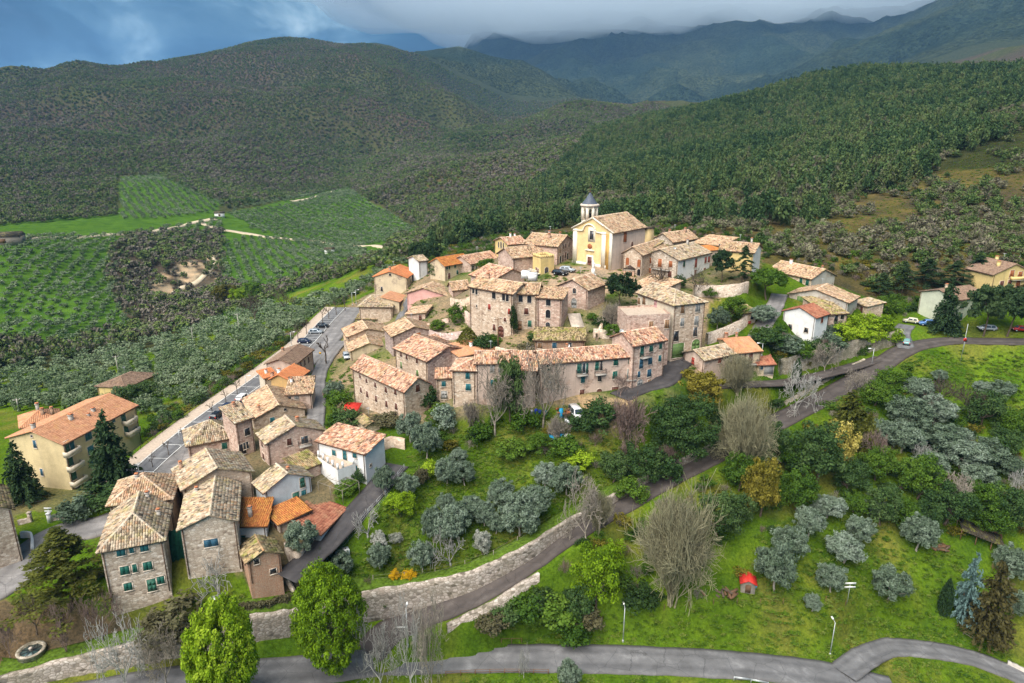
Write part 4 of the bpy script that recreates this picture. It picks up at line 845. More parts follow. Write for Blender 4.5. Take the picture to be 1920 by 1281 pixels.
house('tilt_roof', 'stone_house', 'house with plain pale gable roof standing right behind the palazzo', (924,526), (984,516), (915,505), 36.5, ze=42.2, roof='y', rise=2.2, rp=.6, wall='stone_pink', tile='tile_pink', dD=10)
# ---- chapel, square
house('chapel', 'stone_chapel', 'old stone chapel with round window in its gable front below the square', (1102,543.6), (1046,536), (1150,531.5), 38.6, base=(1103,586), roof='y', rise=2.0, wall='stone_pink', tile='tile_old', wins=Q('g', [('A',1380,380,.9,1.3,'dark',True),('A',1375,535,1.4,3.4,'door_grey',True)]), cat='chapel', dD=8.5)
house('brick_row', 'brick_house', 'low brick house with mottled tiled roof in front of the palazzo steps', (1096,638.5), (1003,637.5), (1099,625), 32, ze=36.2, roof='sC', rise=1.1, wall='brick_wall', tile='tile_moss', wins=Q('n', [('A',1162,283,1.0,1.5,'blue'),('A',1325,280,1.0,1.3,'dark'),('A',1000,280,1.0,1.3,'wood')]), dish=[(.33,-.02,-1.2)])
house('row_left', 'stone_house', 'stone house with hipped pinkish roof at the left end of the front row', (891.5,694.5), (848,693), (905,662), 26.5, base=(891,755), roof='x', rise=1.6, hips=(0, 4.5), wall='stone_beige', tile='tile_pink', wins=Q('n', [('A',215,608,.9,1.5,'teal'),('A',222,735,1.1,1.5,'teal')]), dD=6.5)
house('row_pinkish', 'plaster_house', 'rose plaster house with grey windows in the front row behind bare trees', (952,680), (892,681), (965,659), 26.8, base=(951,752), roof='x', rise=1.4, wall='plaster_rose', tile='tile_pink', wins=Q('n', [('A',485,535,1.0,1.7,'grey'),('A',575,535,1.0,1.7,'grey'),('A',485,690,1.0,1.5,'teal')]), dD=6.2)
house('row_low', 'stone_house', 'lower pink house with tiled roof between the ivy tree and the long terrace row', (1004,695), (955,694), (1004,677), 27, base=(1004,752), roof='sC', rise=1.8, wall='plaster_rose', tile='tile_pink', wins=Q('n', [('A',780,600,.9,1.3,'pine'),('A',780,720,.9,1.3,'teal')]))
house('small_left', 'stone_annex', 'low stone annex with pale blue shutter left of the front row', (849,708), (818,709), (852,699), 25.8, base=(850,747), roof='sC', rise=.9, wall='stone_beige', tile='tile_pink', wins=Q('n', [('A',-122,-18,.8,1.0,'teal')]) and [('A',832,720,.9,1.2,'teal'),('A',833,741,1.3,1.9,'door_grey')], cat='annex')
house('flat_salmon', 'stone_house', 'house with plain salmon-coloured sheet roof behind the front row', (862,669), (928,655), (861,660), 28, ze=32.3, roof='sC', rise=.7, wall='stone_pink', tile='tile_salmon', straight=True, chim=[(.55,.5,1.0,.6,'white_paint')], dD=7)
house('row_main', 'plaster_house', 'long rose plaster row house with green shutters and balconies facing the gardens', (1015,681.6), (1199,667), (1013,658), 27.3, base=(1016,750), roof='x', rise=1.5, wall='plaster_rose', tile='tile_pink', wins=Q('n', [('A',1105,515,1.0,1.5,'green'),('A',1435,530,1.1,2.2,'door_green'),('A',1478,527,.9,2.2,'openw_green'),('A',1472,650,.9,1.5,'teal'),('A',1462,815,1.1,2.3,'door_brown'),('A',1630,498,1.0,2.1,'door_green'),('A',1668,500,.7,2.1,'dark'),('A',1655,628,.8,1.7,'dark'),('A',1650,800,1.3,2.0,'door_brown',True),('A',1832,460,1.0,1.5,'green'),('A',1822,602,1.1,1.7,'green'),('A',1105,690,1.0,1.5,'grey')]) + Q('o', [('A',405,372,1.0,1.6,'green'),('A',398,500,1.1,2.4,'door_teal'),('A',262,655,1.5,1.8,'door_brown')]), chim=[(.3,.6,.9,.5)], dD=6.8)
house('row_tower', 'stone_house', 'four-storey stone house with blue shutters at the right end of the front row', (1187,648), (1247,637), (1176,625), 28.3, base=(1195,730), roof='x', rise=1.8, wall='stone_pink', tile='tile_pink', wins=Q('o', [('A',511,290,1.0,2.4,'door_green'),('A',595,265,1.0,1.4,'green'),('A',682,243,.8,1.3,'green'),('A',503,405,1.0,2.2,'door_blue'),('A',586,378,1.1,1.6,'blue'),('A',674,355,.8,1.4,'teal'),('A',482,503,.7,1.4,'blue'),('A',577,490,1.1,1.7,'blue'),('A',491,597,1.5,2.4,'door_grey',True),('A',577,572,.9,1.0,'wood')]), dish=[(.02,.6,2.0)], dD=7)
# ---- church square
house('rows_behind', 'stone_house', 'long stone house left of the church with dark doors on the square', (1045,462.5), (1076,452), (983,457), 43, base=(1046,496), roof='y', rise=2.4, wall='stone_pink', tile='tile_old', wins=Q('h', [('C',600,740,.8,1.2,'brown')]) and Q('h', [('A',900,775,.9,1.8,'wood'),('A',935,735,.8,1.3,'brown'),('A',962,725,.8,1.3,'brown'),('A',1000,712,.8,1.3,'brown'),('A',905,885,1.2,2.4,'void',True),('A',930,870,1.0,2.4,'brown',True),('A',960,830,.9,1.8,'brown'),('A',985,850,1.2,2.6,'void',True)]), chim=[(.3,.4,1.4,.7),(.7,.6,1.4,.6,'concrete'),(.75,.3,1.4,.6)])
house('rows_front', 'stone_house', 'stone gable house with pale roof in front of the long house, beside the yellow turret', (1043,476), (962,484), (1036,462), 42, base=(1043,500), roof='x', rise=2.2, wall='stone_pink', tile='tile_old', dD=9)
house('arcade_house', 'stone_house', 'house with yellow end wall and three small arches at the left of the square', (953,459), (928,451.5), (983,463), 40.6, base=(954,483.5), roof='y', rise=1.6, wall='plaster_yellow', wallC='stone_pink', tile='tile_pink', wins=Q('s', [('A',775,235,.8,1.8,'void',True),('A',811,238,1.0,2.1,'void',True),('A',847,250,.8,1.8,'void',True)]), chim=[(.2,.1,1.2,.5,'plaster_cream'),(.5,.5,1.1,.5,'white_paint'),(.7,.9,1.2,.5,'white_paint')])
house('turret', 'yellow_turret', 'small yellow tower house with crenellated roof terrace by the parked cars', (1014,487.5), (999,483), (1028,483), 40, base=(1014,525), roof='flat', rise=.35, wall='plaster_yellow', wins=Q('h', [('A',635,1005,.8,1.8,'brown'),('A',655,1010,.7,1.4,'brown'),('C',748,1010,1.2,2.2,'dark',True)]), cat='tower house', pipes=False)
house('orange_long', 'plaster_house', 'cream house with rust-orange roof and green shutters on the upper lane', (834,498.5), (882,490.5), (800,490), 34, base=(835,527), roof='x', rise=1.9, wall='plaster_cream', tile='tile_rust', straight=True, wins=Q('f', [('A',1188,372,.7,1.3,'green'),('A',1215,368,.6,1.3,'green'),('A',1280,352,.8,1.3,'green'),('A',1388,332,.9,1.4,'green'),('A',1305,425,.8,1.4,'green'),('A',1213,475,1.0,2.4,'door_brown'),('A',1372,435,1.0,2.4,'door_red'),('A',1412,398,1.5,1.0,'brown')]), dD=8)
house('white_end', 'plaster_house', 'narrow white house behind the rust-orange roof', (801,488), (785,490), (818,482), 33.5, base=(801,514), roof='x', rise=1.2, wall='plaster_white', tile='tile_grey', dD=7)
house('pale_row', 'stone_house', 'low terrace with pinkish tiled roof continuing right of the rust-orange roof', (882.5,495), (936,485), (866,480), 36.2, base=(883,512), roof='x', rise=1.9, wall='plaster_rose', tile='tile_pink', wins=Q('f', [('A',1480,380,1.0,1.6,'dark'),('A',1517,378,.6,1.6,'dark'),('A',1553,375,1.0,2.0,'door_rust'),('A',1590,365,.9,1.6,'dark')]), dD=9)
# ---- right of the church
house('arch_stone', 'stone_house', 'stone gable house with orange arched shutters just right of the church', (1204,478), (1169,474), (1240,462), 41.5, base=(1204,519), roof='y', rise=1.8, wall='stone_beige', tile='tile_old', wins=Q('i', [('A',220,540,1.1,2.2,'rust',True),('A',350,562,1.1,2.2,'rust',True),('A',347,665,1.0,1.9,'void',True)]))
house('grey_white', 'plaster_house', 'grey stone and white plaster house with red shutters behind the bare plane trees', (1271.7,488), (1205,479), (1341,475), 40, base=(1272,531), roof='y', rise=2.3, wall='stone_grey', wallC='plaster_white', tile='tile_grey', wins=Q('i', [('A',470,532,1.1,1.7,'rust'),('A',585,560,1.2,2.4,'rust'),('A',705,572,1.1,1.8,'rust'),('A',462,655,1.2,2.2,'rust'),('A',420,675,1.1,2.6,'door_rust'),('A',695,690,1.2,2.0,'brown'),('C',855,570,1.0,1.6,'green'),('C',988,560,1.1,2.5,'red'),('C',1097,527,1.1,1.7,'red'),('C',1165,512,1.1,1.7,'red'),('C',980,680,1.1,2.2,'brown'),('C',1085,650,1.1,1.8,'brown')]), chim=[(.45,.75,1.6,.5,'concrete')], dish=[(.4,.3,2.0)])
house('back_stone', 'stone_house', 'stone house with mottled roof behind the red-shuttered house', (1262,454), (1224,448), (1301,446), 42, base=(1262,472), roof='y', rise=2.3, wall='stone_grey', tile='tile_old', chim=[(.4,.8,1.4,.7),(.8,.5,1.6,.7,'brick_wall')])
house('back_red', 'annex', 'low roof of rust-red tiles between the red-shuttered house and the church', (1262,478), (1240,470), (1290,464), 42, ze=46.0, roof='sC', rise=.9, wall='stone_grey', tile='tile_rust', cat='annex', pipes=False)
house('back_cream', 'plaster_house', 'cream windowless house wall rising behind the grey tiled roof', (1352,462), (1300,456), (1362,450), 42, base=(1352,490), roof='sC', rise=.9, wall='plaster_yellow', tile='tile_old', wins=Q('i', [('A',1255,360,.6,.6,'void')]))
house('right_cream', 'plaster_house', 'cream house with white gable end behind the two dark trees', (1413,474), (1350,469), (1424,469), 41.5, base=(1413,513), roof='x', rise=1.8, wall='plaster_yellow', wallC='plaster_white', tile='tile_old', chim=[(.2,.5,1.4,.5,'concrete')], dD=10)
house('porch', 'annex', 'little tiled porch roof against the rear of the church', (1222,466), (1196,463), (1226,457), 43, ze=48.2, roof='sC', rise=.8, wall='church_yellow', tile='tile_moss', cat='annex', pipes=False)
house('stone_palace', 'stone_palazzo', 'tall plain stone palazzo with hipped roof and big garage door on the lane', (1264,572), (1322.5,566), (1190,553), 32, base=(1263,668), roof='y', rise=1.9, rp=.5, hips=(5.2, 0), wall='stone_beige', wallC='plaster_pale', tile='tile_grey', wins=Q('j', [('A',930,465,1.0,1.9,'wood'),('A',1095,448,1.2,2.0,'grey'),('A',925,607,.9,1.9,'grey'),('A',1080,590,1.1,2.1,'grey'),('A',860,760,1.3,2.4,'void'),('A',1068,713,1.1,2.2,'dark'),('A',880,915,3.0,3.4,'garage_olive'),('A',1072,860,2.2,3.0,'door_olive',True),('C',510,375,1.1,1.8,'wood'),('C',635,420,1.1,2.8,'door_pinkish'),('C',395,355,1.0,1.5,'wood')]), dD=13.5)
house('palace_terrace', 'stone_terrace', 'stone terrace block with tiled rim in front of the tall palazzo', (1257,592), (1176,596), (1247,575), 33.5, base=(1255,660), roof='flat', rise=.5, wall='stone_pink', wins=Q('j', [('A',585,645,1.1,2.0,'wood'),('A',760,628,1.1,2.0,'wood')]), cat='terrace', pipes=False)
house('mid_roof', 'annex', 'low stone annex with pale tiled roof below the bell gable', (1240,545), (1188,534), (1252,530), 38.5, ze=41.6, roof='sC', rise=1.3, wall='stone_pink', tile='tile_old', cat='annex', pipes=False, dD=8)
house('balcony_house', 'plaster_house', 'small rose house with curved balcony and grey roof at the lane entrance', (1321,675), (1284,661), (1362,666), 29, base=(1321,705), roof='y', rise=1.3, wall='plaster_rose', tile='tile_grey', wins=Q('o', [('A',982,385,1.0,2.0,'door_red'),('A',975,470,1.0,1.8,'door_red'),('C',1228,370,1.0,1.5,'red')]), dD=9)
house('orange_hip', 'plaster_house', 'cream house with speckled orange roof beside the stone lane wall', (1380,662), (1427,658), (1340,641), 26.2, base=(1381,702), roof='x', rise=1.6, wall='plaster_cream', tile='tile_salmon', wins=Q('o', [('A',1460,350,.7,2.0,'brown'),('A',1512,355,1.1,2.4,'door_brown'),('A',1405,370,.8,1.6,'green'),('A',1480,480,1.8,2.4,'garage_grey')]), chim=[(.35,.75,1.2,.7),(.95,.9,1.0,.5)], dD=11)
house('red_wing', 'annex', 'lower wing with brown-red tiled roof and pale blue garage door', (1452,683), (1422,684), (1434,652), 25.6, base=(1453,704), roof='sC', rise=3.2, wall='plaster_cream', tile='tile_red', wins=Q('o', [('A',1612,437,.9,1.2,'blue'),('A',1682,462,2.2,2.4,'garage_grey')]), cat='annex')
# ---- right group
house('k_long', 'stone_house', 'long stone house with pale tiled roof and green shutters on the upper lane', (1522,523), (1443,506), (1579,525), 37, base=(1522,541), roof='x', rise=2.2, wall='stone_beige', wallC='plaster_grey', tile='tile_old', wins=Q('k', [('A',663,525,1.1,1.8,'green'),('A',593,505,1.0,1.8,'green'),('A',500,503,.8,1.2,'green'),('A',445,583,1.0,2.0,'door_red'),('A',375,435,.8,1.2,'blue'),('A',505,590,.9,1.2,'brown')]), chim=[(.75,.45,1.2,.7,'white_paint'),(.1,.6,1.0,.5,'brick_wall')], dD=10)
house('k_mid', 'stone_house', 'grey house with one big green shutter and long pale roof on the lane', (1590,568), (1480,551), (1604,556), 33.5, base=(1589,597), roof='y', rise=2.2, rp=.55, wall='plaster_grey', tile='tile_old', wins=Q('k', [('A',587,718,2.0,2.2,'olive')]), dD=9)
house('k_white', 'plaster_house', 'white house with dark red tiled roof above the bushy bank', (1530,595.5), (1470,583), (1553,589), 31, base=(1528,636), roof='y', rise=1.7, wall='plaster_white', tile='tile_red', wins=Q('k', [('A',475,1010,1.0,1.4,'void'),('A',650,1045,1.0,1.2,'void'),('C',822,930,1.0,1.6,'red')]), dD=6)
house('k_old', 'stone_house', 'decaying stone house with mossy roof attached to the white house', (1589,588), (1552,590), (1580,570), 32.5, base=(1589,612), roof='sC', rise=1.8, wall='stone_pink', tile='tile_moss', wins=Q('k', [('A',975,915,1.0,1.8,'void'),('A',1045,890,1.0,1.8,'void')]))
house('k_small', 'stone_shed', 'small stone shed with brown door above the bright green bushes', (1627,575), (1599,566), (1632,568), 33.5, base=(1627,589), roof='sC', rise=.7, wall='stone_beige', tile='tile_grey', wins=Q('k', [('A',1253,820,1.0,1.8,'door_brown')]), cat='shed', pipes=False)
house('lane_tower', 'stone_shed', 'small square stone house with red door at the end of the garden wall', (1392,588), (1418,585), (1377,572), 32.2, base=(1394,618), roof='sC', rise=.9, wall='stone_beige', tile='tile_moss', wins=Q('i', [('A',1620,1168,.9,1.3,'void'),('A',1590,1245,1.0,1.7,'door_red')]), pipes=False)
house('l_pale', 'plaster_house', 'pale green-white house behind the tall conifer near the road bend', (1795,563), (1727,547), (1835,552), 28.5, base=(1793,612), roof='y', rise=1.7, wall='plaster_green', tile='tile_brown', straight=True, wins=Q('l', [('C',960,770,1.2,2.0,'pine'),('C',940,895,1.2,2.0,'pine')]), chim=[(.6,.35,1.2,.7,'plaster_cream')])
house('l_villa', 'plaster_house', 'yellow villa with brown shutters and chestnut roof at the right edge', (1863,515), (1938,512), (1811,503), 33, base=(1863,562), roof='y', rise=2.8, wall='plaster_yellow', tile='tile_brown', straight=True, wins=Q('l', [('A',1497,430,1.4,2.2,'rust'),('A',1588,432,1.4,1.5,'rust'),('A',1385,540,1.3,1.8,'brown'),('A',1565,530,1.4,2.0,'rust'),('A',1470,535,1.3,2.2,'door_brown')]), chim=[(.3,.3,1.4,.8,'plaster_yellow'),(.6,.8,1.4,.7,'plaster_yellow')])
# ---- left edge
house('apartments', 'apartment_block', 'three-storey yellow apartment block with salmon roof and balconies', (117.5,832.5), (254,761), (33,819), 14, base=(136,919), roof='x', rise=2.0, wall='apartment_yellow', tile='tile_salmon', straight=True, cat='apartment block', wins=Q('a', [('A',662,712,2.2,1.6,'openw_teal') and ('A',662,712,1.6,1.6,'teal'),('A',680,815,1.5,1.7,'teal'),('A',690,905,1.4,1.5,'teal'),('C',262,772,.7,1.6,'blue'),('C',315,983,.6,1.5,'blue'),('C',238,712,.4,.4,'void'),('A',500,790,1.1,2.2,'door_pine'),('A',540,780,1.0,2.0,'teal'),('A',525,895,1.3,2.2,'door_pine'),('A',550,1000,1.3,2.2,'door_pine'),('A',925,575,1.2,2.2,'door_pine'),('A',945,660,1.2,2.2,'door_pine'),('A',850,590,.8,1.0,'teal')]), chim=[(.36,.35,1.1,.7,'concrete'),(.62,.3,.7,.6,'concrete'),(.04,.55,1.2,.6,'concrete'),(.52,.25,.5,.4,'concrete')], dD=12.5)
house('hip_far', 'plaster_house', 'low house with salmon hipped roof and three chimneys behind the apartment block', (40,801), (112,788), (25,783), 11, ze=16.0, roof='x', rise=2.0, hips=(4, 4), wall='plaster_pale', tile='tile_salmon', straight=True, chim=[(.5,.5,1.5,.7,'concrete'),(.6,.3,1.4,.7,'brick_wall'),(.85,.3,1.3,.6,'brick_wall')])
house('farm_shed', 'farm_building', 'single-storey yellow farm building with brown roof among the olive trees', (234,727), (182,724), (309,704), 7, base=(233,748), roof='y', rise=1.6, hips=(4, 4), wall='plaster_yellow', tile='tile_brown', straight=True, wins=[('C',218,738,3,2.6,'void')] and Q('a', [('A',875,390,2.4,2.4,'garage_blue')]) and [], cat='farm building')
house('edge_house', 'stone_house', 'pale stone house with green-grey roof cut by the left edge of the view', (20,953), (-60,975), (-4,905), 14, base=(45,1058), roof='y', rise=1.8, wall='stone_grey', tile='tile_moss', wins=[('C',12,1000,.9,1.2,'void')] and [], dD=9)
# ------------------------------------------------------------------ church with bell tower
house('church', 'church', 'yellow church with white pilasters and slate-capped bell tower on the village square', (1149,437), (1075,428), (1195,426), 43, base=(1148,507), roof='y', rise=3.6, wall='church_yellow', wallC='church_side', tile='tile_old', cat='church', over=.5,
  wins=[('A',1109.5,441.5,1.3,2.5,'dark'),('A',1105.5,493,1.5,3.4,'door_brown'),('C',1172,443,1.6,3.4,'rust'),('C',1185,458,1.0,1.2,'brown')], dD=17, pipes=False)
def wall_point(key, wk, px, py):
    H = HOUSES[key]; W3, la, lb = H['W3'], H['la'], H['lb']; wl = {'A': ((0, 0), (la, 0)), 'B': ((la, 0), (la, lb)), 'C': ((0, lb), (0, 0))}[wk]
    p0, p1 = W3(*wl[0], 0)[:2], W3(*wl[1], 0)[:2]; d = ray(px, py); e = p1 - p0; t, s = np.linalg.solve(np.array([[d[0], -e[0]], [d[1], -e[1]]]), p0)
    n_ = np.array([e[1], -e[0]])/np.linalg.norm(e); n_ = n_ if H['left'] else -n_
    return np.array([*(p0 + e*s), CAMZ + d[2]*t]), np.array([*n_, 0]), np.array([*(e/np.linalg.norm(e)), 0])
def church_details():
    H = HOUSES['church']; root, W3, la, lb, ze, zb, ctr = H['root'], H['W3'], H['la'], H['lb'], H['ze'], H['zb'], H['ctr']
    e = (W3(1, 0, 0) - W3(0, 0, 0)); n_ = W3(0, 0, 0) - W3(0, 1, 0); n_[2] = 0; n_ /= np.linalg.norm(n_); ang = math.atan2(e[1], e[0])
    Mz = Matrix.Rotation(ang, 3, 'Z')
    P = lambda s, d, z: W3(s, 0, z) + n_*d - ctr
    m = MB()
    for s, w in ((la - .9, 1.5), (2.9, 1.4), (.45, .9)): m.box(P(s, .10, (zb + ze)/2), (w, .34, ze - zb), Mz)
    dx_ = float((wall_point('church', 'A', 1105.5, 493)[0] - W3(0, 0, 0)) @ (e/np.linalg.norm(e)))
    for s0, s1 in ((1.9, dx_ - 1.25), (dx_ + 1.25, la)): m.box(P((s0 + s1)/2, .12, zb + .55), (s1 - s0, .30, 1.1), Mz)
    m.build('pilaster', 'church_trim', root)
    m = MB(); m.box(P(1.55, .06, (zb + ze)/2 - .2), (1.3, .2, ze - zb - .6), Mz); m.build('stained_strip', 'stained_corner', root)
    m = MB()    # entablature arching over the window, and the raking cornice
    h = H['rise']
    def bar(p0, p1, w): 
        p0, p1 = np.array(p0), np.array(p1); d = p1 - p0; m.tube(p0, p1, w, n=4)
    k = 10; c0 = la/2 + 1.0
    pts = [P(2.2, .25, ze - .5), P(c0 - 2.3, .25, ze - .3)] + [P(c0 - 2.3*math.cos(math.pi*i/k), .25, ze - .3 + 2.0*math.sin(math.pi*i/k)) for i in range(k + 1)] + [P(c0 + 2.3, .25, ze - .3), P(la - .1, .25, ze - .5)]
    for a, b in zip(pts[:-1], pts[1:]): bar(a, b, .22)
    bar(P(-.4, .3, ze + .0), P(la/2, .3, ze + h + .05), .26); bar(P(la/2, .3, ze + h + .05), P(la + .4, .3, ze), .26)
    m.build('cornice', 'church_trim', root)
    m = MB(); dc = None
    m.box(P(dx_, .16, zb + 4.75), (3.2, .5, .25), Mz); m.box(P(dx_, .1, zb + 5.1), (2.0, .3, .5), Mz, .6); m.build('door_hood', 'church_trim', root)
    m = MB(); c = P(dx_, .22, zb + 5.9); m.lathe([(.75, -.08), (.8, .0), (.7, .06), (.3, .1)], 14); Rm = np.array(Mz @ Matrix.Rotation(math.pi/2, 3, 'X')); m.v[-1] = m.v[-1] @ Rm.T + c; m.build('medallion', 'paint_rust', root)
    w_, n2, e2 = wall_point('church', 'A', 1109.5, 441); w_ = w_ - ctr; m = MB(); m.box(w_ - n_*.07 + [0, 0, .1], (2.6, .16, 4.2), Mz); m.build('window_surround', 'church_trim', root)
    w_, n2, e2 = wall_point('church', 'A', 1105.5, 492.5); w_ = w_ - ctr; m = MB(); m.box(w_ - n_*.07 + [0, 0, .1], (2.5, .16, 4.2), Mz); m.build('door_surround', 'church_trim', root)
    # belfry
    t0 = W3(la*.77, lb*.2, ze); bx, by = t0[0], t0[1]
    zc = z_at(bx, by, 386); zt = z_at(bx, by, 361); zx = z_at(bx, by, 353); z0 = ze - 1; z1 = z_at(bx, by, 412)
    print('church', la, lb, ze, 'tower', zc, zt, proj(bx, by, zc)) if VERBOSE else None
    o = np.array([bx, by, 0]) - np.array([ctr[0], ctr[1], ctr[2]])
    Rr = 2.35; hexa = lambda r, z, k=8, ph=math.pi/8: [[o[0] + r*math.cos(2*math.pi*i/k + ph), o[1] + r*math.sin(2*math.pi*i/k + ph), o[2] + z] for i in range(k)]
    m = MB(); V = hexa(Rr, z0) + hexa(Rr, z1); m.add(V, [[i, (i + 1) % 8, 8 + (i + 1) % 8, 8 + i] for i in range(8)] + [[8 + i for i in range(8)]])
    for i in range(8):      # corner piers and arches between them
        a = 2*math.pi*i/8 + math.pi/8; x, y = o[0] + (Rr - .28)*math.cos(a), o[1] + (Rr - .28)*math.sin(a)
        m.box((x, y, o[2] + (z1 + zc)/2), (.75, .75, zc - z1), Matrix.Rotation(a, 3, 'Z'))
        b = a + math.pi/8; rr_ = (Rr - .28)*math.cos(math.pi/8); x, y = o[0] + rr_*math.cos(b), o[1] + rr_*math.sin(b); wd = 2*(Rr - .28)*math.sin(math.pi/8)
        for sgn in (-1, 1): m.box((x - sgn*math.sin(b)*wd*.34, y + sgn*math.cos(b)*wd*.34, o[2] + zc - .85), (.6, wd*.34, .5), Matrix.Rotation(b, 3, 'Z'))
        m.box((x, y, o[2] + zc - .35), (.6, wd, .75), Matrix.Rotation(b, 3, 'Z'))
    m.build('belfry', 'church_trim', root)
    m = MB(); V = hexa(Rr*1.25, zc) + hexa(Rr*1.25, zc + .35) + hexa(Rr*1.1, zc + .6); m.add(V, [[j*8 + i, j*8 + (i + 1) % 8, j*8 + 8 + (i + 1) % 8, j*8 + 8 + i] for j in (0, 1) for i in range(8)] + [list(range(8))[::-1], [16 + i for i in range(8)]]); m.build('tower_cornice', 'stone_trim', root)
    m = MB(); V = hexa(Rr*1.02, zc + .6) + hexa(Rr*.55, zc + .6 + (zt - zc)*.36) + hexa(.14, zt); m.add(V, [[j*8 + i, j*8 + (i + 1) % 8, j*8 + 8 + (i + 1) % 8, j*8 + 8 + i] for j in (0, 1) for i in range(8)] + [[16 + i for i in range(8)]]); sp = m.build('spire', 'slate', root)
    m = MB(); m.lathe([(.1, 0), (.28, .2), (.3, .4), (.12, .6)], 8, (o[0], o[1], o[2] + zt - .1)); m.tube(o + [0, 0, zt], o + [0, 0, zx + .4], .06); m.tube(o + [-.45, 0, zx], o + [.45, 0, zx], .06); m.build('cross', 'rust_pipe', sp)
    m = MB(); m.lathe([(.75, 0), (.6, .3), (.42, .9), (.2, 1.15)], 10, (o[0], o[1], o[2] + z1 + .8)); m.build('bell', 'dark_metal', root)
    # rear apse block
    c = W3(0, lb, 0); m = MB(); m.box(W3(3.2, lb + 2.4, (zb + ze)/2 - .4) - ctr, (6.4, 5.0, ze - zb - .8), Mz); m.build('apse', 'church_yellow', root)
    m = MB(); m.box(W3(3.2, lb + 2.4, ze - .6) - ctr, (7.0, 5.6, .5), Mz, .8); m.build('apse_roof', 'tile_old', root)
church_details()
def crenels():
    H = HOUSES['turret']; m = MB(); W3, la, lb, ze, ctr = H['W3'], H['la'], H['lb'], H['ze'] + H['rise'], H['ctr']; e = W3(1, 0, 0) - W3(0, 0, 0); Mz = Matrix.Rotation(math.atan2(e[1], e[0]), 3, 'Z')
    for s in np.linspace(.2, la - .2, 6): m.box(W3(s, .2, ze + .45) - ctr, (.42, .35, .9), Mz); m.box(W3(s, lb - .2, ze + .45) - ctr, (.42, .35, .9), Mz)
    for t in np.linspace(.9, lb - .9, 5): m.box(W3(.2, t, ze + .45) - ctr, (.35, .42, .9), Mz); m.box(W3(la - .2, t, ze + .45) - ctr, (.35, .42, .9), Mz)
    m.build('battlement', 'plaster_yellow', H['root'])
    m = MB(); z = H['ze'] - 4.0
    m.box(W3(la/2, -.7, z) - ctr, (la, 1.5, .2), Mz)
    for s in np.linspace(.15, la - .15, 9): m.box(W3(s, -1.35, z + .55) - ctr, (.14, .14, .9), Mz)
    m.box(W3(la/2, -1.35, z + 1.05) - ctr, (la, .2, .14), Mz); m.build('balcony', 'church_trim', H['root'])
crenels()
def balcony(key, wk, px, py, w, d=1.1, rail='dark_metal', slab='concrete', solid=False):
    p, n_, e = wall_point(key, wk, px, py); ctr = HOUSES[key]['ctr']; root = HOUSES[key]['root']; Mz = Matrix.Rotation(math.atan2(e[1], e[0]), 3, 'Z'); p = p - ctr
    m = MB(); m.box(p + n_*d/2, (w, d, .18), Mz); b = m.build('balcony', slab, root); m = MB()
    if solid: m.box(p + n_*(d - .06) + [0, 0, .55], (w, .12, 1.0), Mz); m.box(p + n_*d/2 + e*w/2 + [0, 0, .55], (.12, d, 1.0), Mz); m.box(p + n_*d/2 - e*w/2 + [0, 0, .55], (.12, d, 1.0), Mz)
    else:
        for s in np.linspace(-w/2, w/2, max(4, int(w/.22))): m.box(p + n_*(d - .05) + e*s + [0, 0, .55], (.03, .03, 1.0), Mz)
        for k in (-1, 1):
            for t in np.linspace(.1, d - .1, 4): m.box(p + n_*t + e*w/2*k + [0, 0, .55], (.03, .03, 1.0), Mz)
            m.box(p + n_*d/2 + e*w/2*k + [0, 0, 1.05], (.05, d, .05), Mz)
        m.box(p + n_*(d - .05) + [0, 0, 1.05], (w, .05, .05), Mz)
    m.build('railing', rail, b); return p + ctr, n_, e
for a in [('apartments','A',132,851,3.2),('apartments','A',139,878,3.2),('apartments','A',145,906,3.2),('apartments','A',241,793,3.2),('apartments','A',246,813,3.2)]: balcony(*a, solid=True, rail='plaster_pale')
balcony('two_win', 'A', 571, 834, 2.4); balcony('row_main', 'A', *q('n', 1455, 595), 2.4); balcony('row_main', 'A', *q('n', 1655, 585), 2.4); balcony('row_main', 'A', *q('o', 402, 545), 2.2); balcony('row_tower', 'A', *q('o', 530, 340), 2.6); balcony('balcony_house', 'A', *q('o', 965, 430), 4.2, slab='stone_trim'); balcony('orange_hip', 'A', *q('o', 1510, 405), 3.2); balcony('grey_white', 'A', *q('i', 600, 630), 5.5, rail='rust_pipe'); balcony('l_villa', 'A', *q('l', 1570, 490), 6, rail='plaster_yellow', solid=True)
